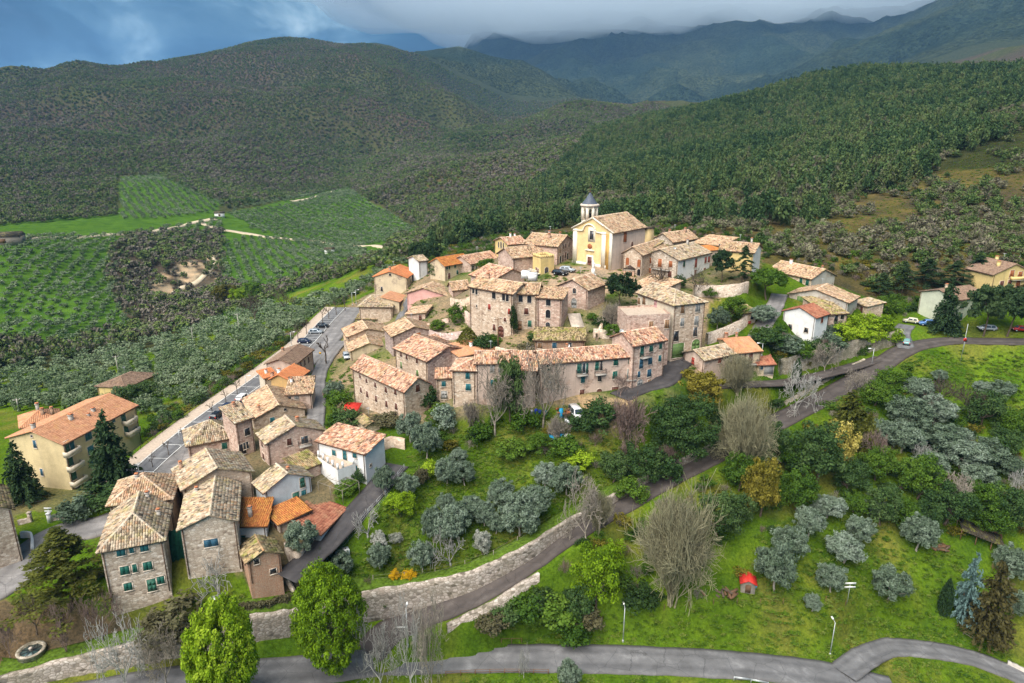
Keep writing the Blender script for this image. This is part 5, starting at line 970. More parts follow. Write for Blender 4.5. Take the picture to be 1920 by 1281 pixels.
# ------------------------------------------------------------------ vegetation: materials
def leafmat(name, cols, trans=.22, rough=.7, wr=.35, ws=.012, lo=.22, hi=.78):
    m, t, b, o = newmat(name)
    a = N(t, 'ShaderNodeAttribute', attribute_name='tone'); oi = N(t, 'ShaderNodeObjectInfo')
    n_ = noise(t, ws, 4, .6, oi.outputs['Location'])
    def mul(x, k): q_ = N(t, 'ShaderNodeMath', operation='MULTIPLY', inp={1: k}); t.links.new(x, q_.inputs[0]); return q_.outputs[0]
    def add(x, y): q_ = N(t, 'ShaderNodeMath', operation='ADD'); t.links.new(x, q_.inputs[0]); t.links.new(y, q_.inputs[1]); return q_.outputs[0]
    f = add(add(mul(a.outputs['Fac'], .62 - wr*.6), mul(oi.outputs['Random'], wr*.8)), mul(n_.outputs['Fac'], .38)) if hi > .75 else add(add(mul(a.outputs['Fac'], .22), mul(oi.outputs['Random'], .26)), mul(n_.outputs['Fac'], .52))  # second branch: hill woods, wide colour patches that also paint in light and dark folds
    k = len(cols) - 1; r = ramp(t, [(lo + (hi - lo)*i/k, c) for i, c in enumerate(cols)]); t.links.new(f, r.inputs[0])
    t.links.new(r.outputs[0], b.inputs['Base Color']); b.inputs['Roughness'].default_value = rough; b.inputs['Specular IOR Level'].default_value = .15
    tr = N(t, 'ShaderNodeBsdfTranslucent'); t.links.new(r.outputs[0], tr.inputs[0]); mxs = N(t, 'ShaderNodeMixShader', inp={0: trans}); t.links.new(b.outputs[0], mxs.inputs[1]); t.links.new(tr.outputs[0], mxs.inputs[2]); t.links.new(mxs.outputs[0], o.inputs[0])
    return m
leafmat('leaf_olive', [(.045,.075,.040),(.105,.150,.095),(.17,.225,.16),(.27,.325,.265)])
leafmat('leaf_olive_far', [(.050,.092,.034),(.100,.155,.068),(.155,.21,.11),(.24,.29,.18)])
leafmat('leaf_dark', [(.012,.034,.009),(.030,.068,.018),(.056,.105,.028),(.10,.155,.05)])
leafmat('leaf_green', [(.018,.045,.006),(.042,.095,.010),(.075,.145,.014),(.125,.205,.025)])
leafmat('leaf_lime', [(.06,.12,.006),(.135,.235,.008),(.215,.335,.012),(.32,.43,.03)])
leafmat('leaf_gold', [(.035,.040,.006),(.085,.085,.010),(.15,.135,.016),(.235,.20,.03)])
leafmat('leaf_yellow', [(.16,.15,.03),(.32,.27,.05),(.46,.39,.10),(.55,.48,.18)])
leafmat('flower_yellow', [(.40,.24,.01),(.62,.38,.01),(.74,.48,.02)])
leafmat('leaf_blossom', [(.20,.22,.17),(.40,.41,.36),(.62,.61,.57)])
leafmat('leaf_blue', [(.05,.09,.08),(.12,.20,.19),(.22,.33,.32)])
leafmat('needle_pine', [(.011,.028,.011),(.024,.053,.020),(.042,.078,.028),(.070,.109,.039)])
leafmat('needle_gold', [(.020,.028,.006),(.05,.062,.010),(.095,.105,.016),(.15,.155,.03)])
leafmat('needle_brown', [(.025,.024,.008),(.055,.050,.016),(.085,.075,.025)])
leafmat('wood_far', [(.035,.070,.024),(.075,.130,.036),(.145,.195,.048),(.100,.115,.060),(.150,.128,.112),(.21,.19,.145)], .1, .9, .5, .006, .30, .70)
leafmat('scrub_far', [(.026,.055,.016),(.060,.110,.028),(.125,.180,.050),(.110,.115,.062),(.155,.132,.105),(.22,.22,.13)], .1, .9, .5, .012, .30, .70)
leafmat('needle_far', [(.016,.040,.016),(.034,.072,.026),(.060,.105,.036),(.105,.145,.045),(.10,.092,.07)], .1, .9, .45, .01, .28, .72)
leafmat('twig_pale', [(.14,.12,.095),(.24,.21,.17),(.35,.31,.26)], 0, .9); leafmat('twig_pink', [(.11,.075,.062),(.19,.135,.115),(.27,.205,.175)], 0, .9); leafmat('twig_brown', [(.055,.042,.034),(.10,.078,.062),(.15,.12,.095)], 0, .9); leafmat('twig_white', [(.19,.185,.17),(.30,.295,.275),(.42,.41,.385)], 0, .9)
leafmat('twig_budding', [(.15,.14,.09),(.26,.24,.15),(.36,.34,.21)], .1, .9)
leafmat('weed', [(.030,.070,.007),(.065,.135,.010),(.115,.19,.016),(.19,.22,.05)], .25); leafmat('ivy', [(.012,.028,.007),(.026,.055,.012),(.05,.085,.02)], .1); leafmat('hedge_leaf', [(.045,.045,.022),(.085,.078,.040),(.12,.115,.055)], .1)

# ------------------------------------------------------------------ vegetation: shapes (unit trees; z up, base at 0)
def leaves(C, n, size, g, nrm=None, aspect=1.6, tone0=None, spread=1.0):
    """n leaf cards around every centre C[i] = (x, y, z, radius)"""
    C = np.asarray(C, float); k = len(C); idx = np.repeat(np.arange(k), n); m = len(idx)
    d = g.normal(size=(m, 3)); d /= np.linalg.norm(d, axis=1)[:, None]; r = C[idx, 3]*(.35 + .65*g.random(m)**.6)
    P = C[idx, :3] + d*r[:, None]*np.array([1, 1, .8])*spread
    nn = d + .7*g.normal(size=(m, 3)) + [0, 0, .5]; nn /= np.linalg.norm(nn, axis=1)[:, None]
    t = np.cross(nn, g.normal(size=(m, 3))); t /= np.linalg.norm(t, axis=1)[:, None]; b = np.cross(nn, t)
    s = size*(.6 + .8*g.random(m))[:, None]
    V = np.stack([P - t*s*aspect*.5, P + b*s*.5, P + t*s*aspect*.5, P - b*s*.5], 1).reshape(-1, 3)
    F = np.arange(m*4).reshape(m, 4)
    ct = (g.random(k) if tone0 is None else np.asarray(tone0))[idx]
    return V, F, np.repeat(np.clip(.5*ct + .5*g.random(m), 0, 1), 4)
def crown_mesh(name, mat, seed, w=1.0, h=.8, zc=.6, nclump=40, n=40, size=.05, rc=.16, lumpy=.25, fill=.6, low=-.6, aspect=1.6):
    g = np.random.default_rng(seed); C = []
    ph = g.random(6)*6.28
    while len(C) < nclump:
        d = g.normal(size=3); d /= np.linalg.norm(d)
        if d[2] < low: continue
        a = math.atan2(d[1], d[0]); k = 1 + lumpy*(math.sin(2*a + ph[0])*.5 + math.sin(3*a + ph[1] + 2*d[2])*.5 + math.sin(5*a + ph[2])*.3*math.cos(3*d[2] + ph[3]))
        rr_ = (1 - (1 - fill)*g.random()**1.5)*k
        C.append([d[0]*w/2*rr_*.86, d[1]*w/2*rr_*.86, zc + d[2]*h/2*rr_*.86, rc*(.7 + .6*g.random())])
    V, F, T = leaves(C, n, size, g, aspect=aspect)
    V[:, 2] = np.maximum(V[:, 2], .02)
    return mesh_np(name, V, F, mat, T)
def segs_mesh(name, S, mat, sides=4, tone=None):
    S = np.asarray(S, float); A, B, r0, r1 = S[:, :3], S[:, 3:6], S[:, 6], S[:, 7]; d = B - A; d /= np.linalg.norm(d, axis=1)[:, None] + 1e-9
    h = np.where(np.abs(d[:, 2:3]) < .9, [[0, 0, 1.]], [[1., 0, 0]]); e = np.cross(d, h); e /= np.linalg.norm(e, axis=1)[:, None]; f = np.cross(d, e)
    t = np.arange(sides)*2*math.pi/sides; ring = np.cos(t)[None, :, None]*e[:, None] + np.sin(t)[None, :, None]*f[:, None]
    V = np.concatenate([A[:, None] + ring*r0[:, None, None], B[:, None] + ring*r1[:, None, None]], 1).reshape(-1, 3)
    I = np.arange(len(S))[:, None, None]*2*sides; k = np.arange(sides); q_ = np.stack([k, (k + 1) % sides, sides + (k + 1) % sides, sides + k], -1)[None]
    F = (I + q_).reshape(-1, 4); T = np.repeat(np.random.default_rng(1).random(len(S)) if tone is None else tone, 2*sides)
    return mesh_np(name, V, F, mat, T)
def branches(seed, h=1.0, levels=4, spread=.6, trunk=.28, r=.03, kids=(4, 4, 4, 3), droop=0., stems=1, jitter=.25, shrink=.62, minr=.0035):
    g = np.random.default_rng(seed); S = []
    def grow(p, d, Ln, r_, lv):
        n = 3 if lv else 4; q_ = np.array(p); dd = np.array(d); rr_ = r_; pts = [q_.copy()]
        for i in range(n):
            dd = dd + g.normal(size=3)*jitter*.35 + [0, 0, .05 - droop*.15*lv]; dd /= np.linalg.norm(dd); q2 = q_ + dd*Ln/n; r2 = max(minr, rr_*(.86 if lv else .9)); S.append([*q_, *q2, rr_, r2, lv]); q_ = q2; rr_ = r2; pts.append(q_.copy())
        if lv >= levels: return
        k = kids[min(lv, len(kids) - 1)]
        for i in range(k):
            f = .35 + .65*(i + 1)/k if lv else .55 + .45*(i + 1)/k
            j = min(n - 1, int(f*n - 1e-6)); base = pts[j] + (pts[j + 1] - pts[j])*(f*n - j)
            a = g.random()*6.28 if lv else 6.28*i/k + g.random(); e = np.cross(dd, [math.cos(a), math.sin(a), .3]); e /= np.linalg.norm(e) + 1e-9
            nd = dd*(1 - spread*.55) + e*spread*(.75 + .5*g.random()); nd[2] += .12 - droop*.3; nd /= np.linalg.norm(nd)
            grow(base, nd, Ln*shrink*(.8 + .4*g.random()) if lv else h*(1 - trunk)*.52*(.8 + .4*g.random()), max(minr, rr_*.62), lv + 1)
    for s in range(stems):
        d = np.array([0, 0, 1.]) if stems == 1 else np.array([*(g.normal(size=2)*.45), 1.]); d /= np.linalg.norm(d)
        grow(np.array([*(g.normal(size=2)*.03*(stems > 1)), 0]), d, h*trunk*(1 if stems == 1 else 1.3), r, 0)
    S = np.array(S)
    sc = h/max(1e-6, S[:, 5].max()); S[:, [2, 5]] *= sc; return S
def bare_meshes(seed, mat, split=1, **kw):
    S = branches(seed, **kw); w = max(np.abs(S[:, [0, 1, 3, 4]]).max(), .01)*2; S[:, [0, 1, 3, 4]] /= w      # unit width and height
    S[:, 6:8] *= 1.0
    a = S[:, 8] <= split
    return (segs_mesh('trunk', S[a, :8], mat, 5) if a.any() else None), segs_mesh('branches', S[~a, :8], mat, 3), S
def trunk_mesh(seed, mat='bark', top=.55, r=.035, limbs=5, reach=.3):
    g = np.random.default_rng(seed); S = []; p = np.array([0, 0, -.05]); d = np.array([0, 0, 1.]); k = 4; rr_ = r
    for i in range(k):
        d = d + g.normal(size=3)*.12; d /= np.linalg.norm(d); q_ = p + d*top*.6/k; S.append([*p, *q_, rr_, rr_*.88]); p = q_; rr_ *= .88
    for i in range(limbs):
        a = 6.28*i/limbs + g.random(); e = p + [math.cos(a)*reach*(.6 + .6*g.random()), math.sin(a)*reach*(.6 + .6*g.random()), top*.4*(.6 + .8*g.random())]; mid = (p + e)/2 + g.normal(size=3)*.03; S.append([*p, *mid, rr_*.7, rr_*.5]); S.append([*mid, *e, rr_*.5, rr_*.2])
    return segs_mesh('trunk', S, mat, 5)
def fir_mesh(seed, mat, n=2600, layers=22, size=.045, droop=.25, top=1.0, base=.06, power=.85, width=1.0, gap=.0):
    g = np.random.default_rng(seed); lv = []; 
    for i in range(layers):
        f = (i + g.random()*.6)/layers; z = base + (top - base)*f; R_ = width*.5*(1 - f)**power*(.85 + .3*g.random()) + .015; k = max(4, int(9*(1 - f) + 3))
        for j in range(k):
            a = g.random()*6.28; Ln = R_*(.75 + .4*g.random()); lv.append([a, z, Ln])
    lv = np.array(lv); wts = lv[:, 2] + .01; idx = g.choice(len(lv), n, p=wts/wts.sum()); t = g.random(n)**.7; a, z, Ln = lv[idx].T
    P = np.stack([np.cos(a)*Ln*t, np.sin(a)*Ln*t, z - droop*Ln*t*t + .0*t], 1) + g.normal(size=(n, 3))*size*.45
    dirn = np.stack([np.cos(a), np.sin(a), -droop*1.2*np.ones(n)], 1) + g.normal(size=(n, 3))*.45; dirn /= np.linalg.norm(dirn, axis=1)[:, None]
    nn = np.array([0, 0, 1.]) + g.normal(size=(n, 3))*.6; b = np.cross(nn, dirn); b /= np.linalg.norm(b, axis=1)[:, None] + 1e-9
    s = size*(.6 + .8*g.random(n))[:, None]
    V = np.stack([P - dirn*s, P + b*s*.5, P + dirn*s, P - b*s*.5], 1).reshape(-1, 3); V[:, 2] = np.maximum(V[:, 2], .01)
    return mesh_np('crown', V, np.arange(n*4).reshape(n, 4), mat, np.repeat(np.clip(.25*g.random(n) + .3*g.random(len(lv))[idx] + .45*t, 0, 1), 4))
def layered_mesh(seed, mat, n=5000, plates=26, size=.035, zlo=.12, flat=.05, width=1.0, shape=.7):
    """cedar: flat plates of foliage at different heights"""
    g = np.random.default_rng(seed); C = []
    for i in range(plates):
        f = i/plates; z = zlo + (.97 - zlo)*f; R_ = width*.5*(1 - f)**shape; a = i*2.4 + g.random(); d = R_*(.45 + .4*g.random())
        for j in range(5): 
            t = (j + .6)/5; C.append([math.cos(a + g.normal()*.12)*R_*t*1.0, math.sin(a + g.normal()*.12)*R_*t*1.0, z + .05*(1 - t)*1 - .05*t*t + g.normal()*.012, .035 + .075*t*(1 - f*.5)])
    C = np.array(C); V, F, T = leaves(C, max(4, n//len(C)), size, g, aspect=2.2)
    c = np.repeat(np.repeat(C[:, 2], max(4, n//len(C))), 4); V[:, 2] = c + (V[:, 2] - c)*.35
    return mesh_np('crown', V, F, mat, T)
def column_mesh(seed, mat, n=1600, size=.03, w=1.0):
    g = np.random.default_rng(seed); z = g.random(n)**.9; a = g.random(n)*6.28; R_ = .5*w*np.sin(np.clip(z*.92 + .08, 0, 1)**.75*math.pi)**.7*(.85 + .25*g.random(n))
    C = np.stack([np.cos(a)*R_, np.sin(a)*R_, z*.97 + .01, np.full(n, .03)], 1); V, F, T = leaves(C, 1, size, g, aspect=2.4); return mesh_np('crown', V, F, mat, T)

# prototypes: kind -> list of (trunk mesh, crown mesh, crown name)
PROTO = {}
def add_proto(kind, items, crown='crown'): PROTO[kind] = [(t, c, crown) for t, c in items]
add_proto('olive', [(trunk_mesh(10 + i, 'bark_pale', .5, .035), crown_mesh('crown', 'leaf_olive', 20 + i, 1, .82, .56, 120, 64, .026, .09, .22, .45, -.8, 2.6)) for i in range(5)])
add_proto('olive_mid', [(trunk_mesh(15 + i, 'bark', .45, .04, 3), crown_mesh('crown', 'leaf_olive_far', 30 + i, 1, .85, .55, 44, 16, .068, .14, .25, .5, -.75, 2.0)) for i in range(5)])
for nm, mt, a in (('dark', 'leaf_dark', 1.5), ('green', 'leaf_green', 1.4), ('gold', 'leaf_gold', 1.9), ('lime', 'leaf_lime', 1.3), ('yellow', 'leaf_yellow', 1.6), ('blossom', 'leaf_blossom', 1.4)):
    add_proto(nm, [(trunk_mesh(40 + i), crown_mesh('crown', mt, 50 + i + len(nm)*7, 1, .9, .54, 80, 90, .030, .115, .28, .5, -.85, a)) for i in range(3)])
add_proto('lime_big', [(trunk_mesh(47), crown_mesh('crown', 'leaf_lime', 57 + i, 1, .92, .54, 360, 120, .019, .065, .16, .70, -.9, 1.3)) for i in range(2)])
add_proto('lime_fine', [(trunk_mesh(48), crown_mesh('crown', 'leaf_lime', 63, 1, .92, .54, 460, 80, .0145, .055, .14, .64, -.9, 1.6))])
add_proto('dark_big', [(trunk_mesh(49), crown_mesh('crown', 'leaf_dark', 67 + i, 1, .95, .52, 190, 90, .018, .078, .24, .66, -.9, 1.5)) for i in range(2)])
for nm, mt in (('bush_green', 'leaf_green'), ('bush_dark', 'leaf_dark'), ('bush_lime', 'leaf_lime'), ('bush_gold', 'leaf_gold'), ('bush_olive', 'leaf_olive'), ('bush_hedge', 'hedge_leaf'), ('bush_yellow', 'flower_yellow'), ('bush_ivy', 'ivy')):
    add_proto(nm, [(None, crown_mesh('leaves', mt, 70 + i + len(nm)*5, 1, 1.1, .40, 48, 46, .05, .16, .3, .5, -.5, 1.5)) for i in range(3)], 'leaves')
def bp(seed, mat, **kw): t, c, _ = bare_meshes(seed, mat, **kw); return (t, c)
add_proto('bare_pale', [bp(90 + i, 'twig_pale', r=.02, levels=5, kids=(5, 5, 4, 3, 2), spread=.8, trunk=.22, minr=.0034) for i in range(3)], 'branches')
add_proto('bare_white', [bp(95 + i, 'twig_white', r=.022, levels=5, kids=(5, 4, 4, 3, 2), spread=.85, trunk=.18, minr=.0032) for i in range(3)], 'branches')
add_proto('bare_pink', [bp(100 + i, 'twig_pink', r=.02, levels=5, kids=(5, 4, 4, 3, 2), spread=.6, trunk=.2, minr=.003) for i in range(3)], 'branches')
add_proto('bare_brown', [bp(105 + i, 'twig_brown', r=.024, kids=(5, 5, 4, 3), spread=.6) for i in range(3)], 'branches')
add_proto('bare_bush', [bp(110 + i, 'twig_pale', r=.012, kids=(5, 5, 4, 3), spread=.6, stems=5, trunk=.16, split=0) for i in range(3)], 'branches')
add_proto('bare_bush_pink', [bp(115 + i, 'twig_pink', r=.012, kids=(5, 5, 4, 3), spread=.6, stems=5, trunk=.16, split=0) for i in range(3)], 'branches')
add_proto('thicket', [bp(120 + i, 'twig_budding', r=.010, levels=4, kids=(6, 6, 5, 4), spread=.62, stems=9, trunk=.10, split=0, minr=.0018, droop=-.05, jitter=.10) for i in range(2)], 'branches')
add_proto('fig', [bp(125 + i, 'twig_white', r=.03, levels=3, kids=(6, 5, 4), spread=.85, trunk=.14, split=0, minr=.006) for i in range(2)], 'branches')
add_proto('pollard', [bp(130 + i, 'twig_brown', r=.05, levels=2, kids=(4, 3), spread=.7, trunk=.5, minr=.018) for i in range(2)], 'branches')
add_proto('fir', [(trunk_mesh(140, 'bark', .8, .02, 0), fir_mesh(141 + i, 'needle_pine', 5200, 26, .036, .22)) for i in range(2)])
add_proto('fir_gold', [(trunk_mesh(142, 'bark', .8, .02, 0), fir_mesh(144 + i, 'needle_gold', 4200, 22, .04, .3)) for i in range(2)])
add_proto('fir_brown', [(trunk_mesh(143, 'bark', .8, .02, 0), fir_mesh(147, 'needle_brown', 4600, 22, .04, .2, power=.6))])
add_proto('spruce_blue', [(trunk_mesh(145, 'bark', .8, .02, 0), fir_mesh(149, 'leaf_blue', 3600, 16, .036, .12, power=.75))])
add_proto('cedar', [(trunk_mesh(150, 'bark', .8, .025, 0), layered_mesh(151, 'needle_gold', 9000, 30, .022, .16))])
add_proto('cedar_dark', [(trunk_mesh(152, 'bark', .8, .025, 0), layered_mesh(153 + i, 'needle_pine', 6000, 24, .03, .12)) for i in range(2)])
add_proto('pine', [(trunk_mesh(155 + i, 'bark', .75, .025, 4), crown_mesh('crown', 'needle_pine', 156 + i, 1, .72, .64, 70, 60, .034, .105, .35, .5, -.7, 2.6)) for i in range(3)])
add_proto('umbrella', [(trunk_mesh(160, 'bark', .8, .03, 6), crown_mesh('crown', 'leaf_green', 161, 1, .62, .68, 90, 60, .03, .10, .12, .7, -.35, 2.4))])
add_proto('cypress', [(trunk_mesh(163, 'bark', .4, .03, 0), column_mesh(164 + i, 'needle_pine', 2200, .05)) for i in range(2)])
add_proto('thuja', [(trunk_mesh(166, 'bark', .4, .03, 0), column_mesh(167, 'needle_gold', 3000, .035))])
# hillside trees, one mesh each
def low_tree(name, seed, mat, n, size, h=.8, zc=.55, nc=14, rc=.2, low=-.6, aspect=1.5): return crown_mesh(name, mat, seed, 1, h, zc, nc, n, size, rc, .25, .5, low, aspect)
def low_bare(name, seed, mat, n=70, asp=5):
    g = np.random.default_rng(seed); d = g.normal(size=(n, 3)); d[:, 2] = np.abs(d[:, 2]) + .1; d /= np.linalg.norm(d, axis=1)[:, None]
    P = np.array([0, 0, .25]) + d*np.array([.5, .5, .7])*(.35 + .6*g.random(n))[:, None]; dr = d + g.normal(size=(n, 3))*.5; dr /= np.linalg.norm(dr, axis=1)[:, None]
    b = np.cross(dr, g.normal(size=(n, 3))); b /= np.linalg.norm(b, axis=1)[:, None]; s = .16*(.6 + .8*g.random(n))[:, None]
    V = np.stack([P - dr*s, P + b*s/asp*2, P + dr*s, P - b*s/asp*2], 1).reshape(-1, 3); tn = np.repeat(g.random(n), 4)
    return mesh_np(name, V, np.arange(n*4).reshape(n, 4), mat, tn)
HILL = {
 'wood': [low_tree('woodland_tree', 200 + i, 'wood_far', 9, .16) for i in range(3)] + [low_bare('woodland_tree', 204 + i, 'wood_far', 110, 4) for i in range(3)],
 'scrub': [low_tree('hillside_shrub', 210 + i, 'scrub_far', 16, .10, nc=18, rc=.17) for i in range(4)] + [low_bare('bare_hillside_tree', 215 + i, 'scrub_far', 240, 7) for i in range(3)],
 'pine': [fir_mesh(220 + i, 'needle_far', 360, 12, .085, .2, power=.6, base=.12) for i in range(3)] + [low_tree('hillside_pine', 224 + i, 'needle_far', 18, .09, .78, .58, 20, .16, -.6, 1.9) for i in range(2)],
 'olive': [low_tree('olive_far', 230 + i, 'leaf_olive_far', 9, .15, .8, .52, 14, .19) for i in range(4)],
 'weed': [crown_mesh('weed', 'weed', 240 + i, 1, .9, .2, 14, 9, .13, .26, .3, .5, -.1, 2.2) for i in range(4)],
 'under': [crown_mesh('undergrowth', ('leaf_green', 'ivy', 'leaf_gold', 'leaf_green')[i], 250 + i, 1, 1.0, .35, 26, 24, .07, .2, .3, .5, -.3, 1.5) for i in range(4)] + [bare_meshes(255 + i, ('twig_pale', 'twig_pink')[i], r=.012, kids=(4, 4, 4), levels=3, spread=.7, stems=4, trunk=.2, split=-1)[1] for i in range(2)],
}
# ------------------------------------------------------------------ placing
VEG_N = {}
def place_tree(kind, x, y, z, w, h, name, label, cat, group=None, rz=None, var=None):
    items = PROTO[kind]; k = VEG_N.get(kind, 0); VEG_N[kind] = k + 1; t, c, cn = items[(k if var is None else var) % len(items)]
    rz = (k*2.399) % 6.283 if rz is None else rz
    root = thing(name, label, cat, (x, y, z), rz, group)
    if t is not None: o = obj('trunk', t, root); o.scale = (w, w, h)
    o = obj(cn, c, root); o.scale = (w, w, h)
    return root
def size_at(P, wpx, hpx):
    f = P[1]*_c - (P[2] - CAMZ)*_s; dep = math.atan2(CAMZ - P[2], math.hypot(P[0], P[1])); sc = f/FPX
    return wpx*sc, max(.5, (hpx*sc - .0)/max(.5, math.cos(dep)))
NAMES = dict(olive=('olive_tree', 'olive tree'), dark=('evergreen_tree', 'tree'), green=('leafy_tree', 'tree'), gold=('evergreen_tree', 'tree'), lime=('spring_tree', 'tree'), lime_big=('chestnut_tree', 'tree'), lime_fine=('spring_tree', 'tree'), dark_big=('evergreen_oak', 'tree'), yellow=('yellow_tree', 'tree'), blossom=('blossom_tree', 'tree'),
 fir=('fir_tree', 'conifer'), fir_gold=('conifer_tree', 'conifer'), fir_brown=('conifer_tree', 'conifer'), spruce_blue=('blue_spruce', 'conifer'), cedar=('cedar_tree', 'conifer'), cedar_dark=('cedar_tree', 'conifer'), pine=('pine_tree', 'conifer'), umbrella=('umbrella_pine', 'conifer'), cypress=('cypress_tree', 'conifer'), thuja=('thuja_tree', 'conifer'), fig=('fig_tree', 'bare tree'), pollard=('pollard_tree', 'bare tree'), thicket=('bare_thicket', 'bare tree'), olive_mid=('olive_tree', 'olive tree'))
def T(kind, cx, by, w, h, label, group=None, grow=1.0):
    nm, cat = NAMES.get(kind, ('bush', 'bush') if kind.startswith('bush') else ('bare_bush', 'bush') if kind.startswith('bare_bush') else ('bare_tree', 'bare tree'))
    P = hit(cx, by); ww, hh = size_at(P, w, h); return place_tree(kind, P[0], P[1], P[2] - .05, ww*grow, hh*grow, nm, label, cat, group)
for a in [
 ('lime_big',432,1335,140,190,'bright lime-green leafy tree cut by the bottom edge of the view'),
 ('lime_fine',625,1264,156,180,'fine-leaved yellow-green tree in full spring leaf standing by the road wall'),
 ('cedar',132,1145,205,150,'large cedar with layered golden-green boughs beside the stone villa'),
 ('fir',218,912,104,138,'dense dark conifer in front of the yellow apartment block'),
 ('fir',46,940,80,112,'dark drooping conifer left of the yellow apartment block'),
 ('fir',1770,624,66,102,'tall dark fir in front of the pale green house'),
 ('pine',1843,630,74,96,'left of two dark pines at the road bend on the right'), ('pine',1888,632,84,100,'right of two dark pines at the road bend on the right'),
 ('umbrella',1437,562,70,58,'round-topped umbrella pine at the upper lane'), ('pine',1163,577,60,64,'bushy pine standing beside the old chapel'),
 ('pine',1352,530,46,62,'thinner dark tree in front of the cream house by the church'), ('cedar_dark',1392,532,60,72,'broad blue-green tree in front of the cream house by the church'),
 ('thuja',878,670,44,56,'egg-shaped golden-green conifer in the garden below the palazzo'), ('bush_dark',912,658,56,34,'dark hedge bush under the palazzo wall'),
 ('dark',957,794,58,134,'dark ivy-like column of evergreen between the front row houses'),
 ('bare_pale',928,818,116,144,'branching bare tree in front of the rose house'), ('bare_pale',1018,802,120,150,'tall bare tree with pale trunk beside the blue barrels'),
 ('bare_pink',1163,745,56,48,'small pinkish bare tree at the foot of the long row house'), ('bare_bush_pink',1172,838,130,104,'wide mauve bare thicket above the evergreen oak'),
 ('dark_big',1280,858,138,118,'big dark evergreen oak on the slope below the lane'), ('gold',1311,760,86,68,'olive-gold leafy tree at the lane entrance'),
 ('thicket',1382,742,92,90,'pale budding tree in front of the small orange-roofed house'), ('thicket',1392,888,150,168,'huge pale budding thicket overhanging the road'),
 ('bare_white',1490,768,100,92,'white-branched bare tree on the bank above the road'), ('cypress',1492,718,16,46,'small dark cypress against the old lane wall'),
 ('bare_pale',1546,700,70,62,'bare tree in front of the old lane wall'), ('dark',1530,905,110,112,'dark green tree at the road edge below the budding thicket'),
 ('fir_gold',1592,800,80,70,'golden conifer beside the road on the right slope'), ('fir_gold',1622,850,60,76,'golden-brown conifer lower on the right slope'), ('yellow',1568,886,64,96,'pale yellow flowering tree on the right slope'),
 ('gold',1425,968,72,108,'golden drooping evergreen at the top of the olive lawn'), ('green',1492,955,80,72,'rounded green bush-tree above the olive lawn'), ('green',1385,920,70,70,'green leafy tree below the big budding thicket'),
 ('thicket',1255,1135,215,218,'enormous bare thicket in the middle of the lower slope'), ('bare_pale',1098,1018,96,128,'bare tree leaning over the road wall'), ('thicket',1120,1000,70,90,'smaller budding tree behind the road wall tree'),
 ('lime',1118,1140,92,116,'bright green leafy tree left of the enormous bare thicket'), ('lime',1150,1085,50,70,'lime-green sapling against the enormous bare thicket'), ('dark',1345,1010,80,90,'dark ivy-covered tree behind the red-roofed hut'), ('dark',1385,985,60,60,'dark green tree beside the olive lawn corner'),
 ('spruce_blue',1806,1160,62,124,'blue spruce with silvery boughs in the lower right garden'), ('cypress',1768,1152,22,66,'slim dark cypress beside the blue spruce'), ('fir_brown',1846,1195,92,140,'bulky brown-green conifer beside the blue spruce'),
 ('fig',412,1116,96,78,'silver-branched fig tree on the lawn of the stone villa'), ('fig',845,1060,82,72,'pale pruned fig tree in the olive garden'), ('fig',690,1008,76,62,'bare fig tree at the edge of the driveway'),
 ('pollard',612,684,34,56,'pollarded plane tree with stubby branches at the street corner'),
 ('bare_bush',1146,614,62,54,'whitish bare bush on the grass by the chapel steps'), ('bare_brown',1237,548,60,52,'left bare plane tree in front of the red-shuttered house'), ('bare_brown',1306,556,60,56,'right bare plane tree in front of the red-shuttered house'),
 ('green',1372,606,56,56,'grey-green bushy tree in the walled garden'), ('olive',1345,618,40,46,'olive tree at the corner of the walled garden'), ('olive',1430,606,56,36,'grey bush tree beside the small stone tower'),
 ('bare_white',236,1296,130,150,'silvery lichened bare tree at the lower left road'), ('bare_pink',130,1236,90,100,'mauve bare tree beside the round fountain'), ('bare_pink',196,1206,100,90,'mauve bare tree behind the silvery one'), ('bare_brown',70,1190,60,86,'brown bare tree at the left of the small park'), ('bare_pale',312,1290,90,110,'bare tree in front of the lower left stone wall'), ('bare_pink',20,1236,60,80,'bare tree at the left edge of the small park'),
 ('bare_white',716,1298,100,140,'pale bare tree at the road junction'), ('bare_white',770,1300,74,170,'slender pale bare tree in front of the lamp post'), ('bare_pale',812,1312,80,180,'ivy-choked dead tree beside the lower road'), ('bare_white',982,1272,34,60,'little white bare tree by the road fence'),
 ('bush_hedge',330,1192,120,64,'broad rounded hedge bush above the stone wall'), ('dark',605,1068,52,46,'round dark green shrub-tree at the driveway bend'), ('olive',566,1040,66,62,'grey olive tree in the walled bed by the rusty terrace'),
 ('bush_yellow',741,1086,22,18,'left clump of yellow forsythia above the road wall'), ('bush_yellow',767,1088,26,20,'right clump of yellow forsythia above the road wall'), ('lime',752,968,54,46,'yellow-green mimosa bush by the driveway fence'), ('bush_lime',808,892,38,30,'bright green shrub at the top of the terraced garden'), ('bush_hedge',790,906,30,30,'brownish shrub beside the bright green shrub'),
 ('blossom',712,1030,30,34,'white blossoming shrub on the lawn by the driveway'), ('blossom',742,1020,26,20,'small white blossoming shrub beside the garden path'), ('blossom',905,1040,36,46,'white blossoming tree next to the pale fig'),
 ('bare_brown',478,604,66,58,'spreading bare oak among the olives beyond the car park'), ('bare_brown',532,586,56,50,'bare tree at the edge of the small green field'), ('gold',425,572,42,42,'yellowish tree in the valley hollow'), ('lime',452,572,38,36,'yellow-green tree in the valley hollow'), ('green',474,566,40,40,'light green tree in the valley hollow'),
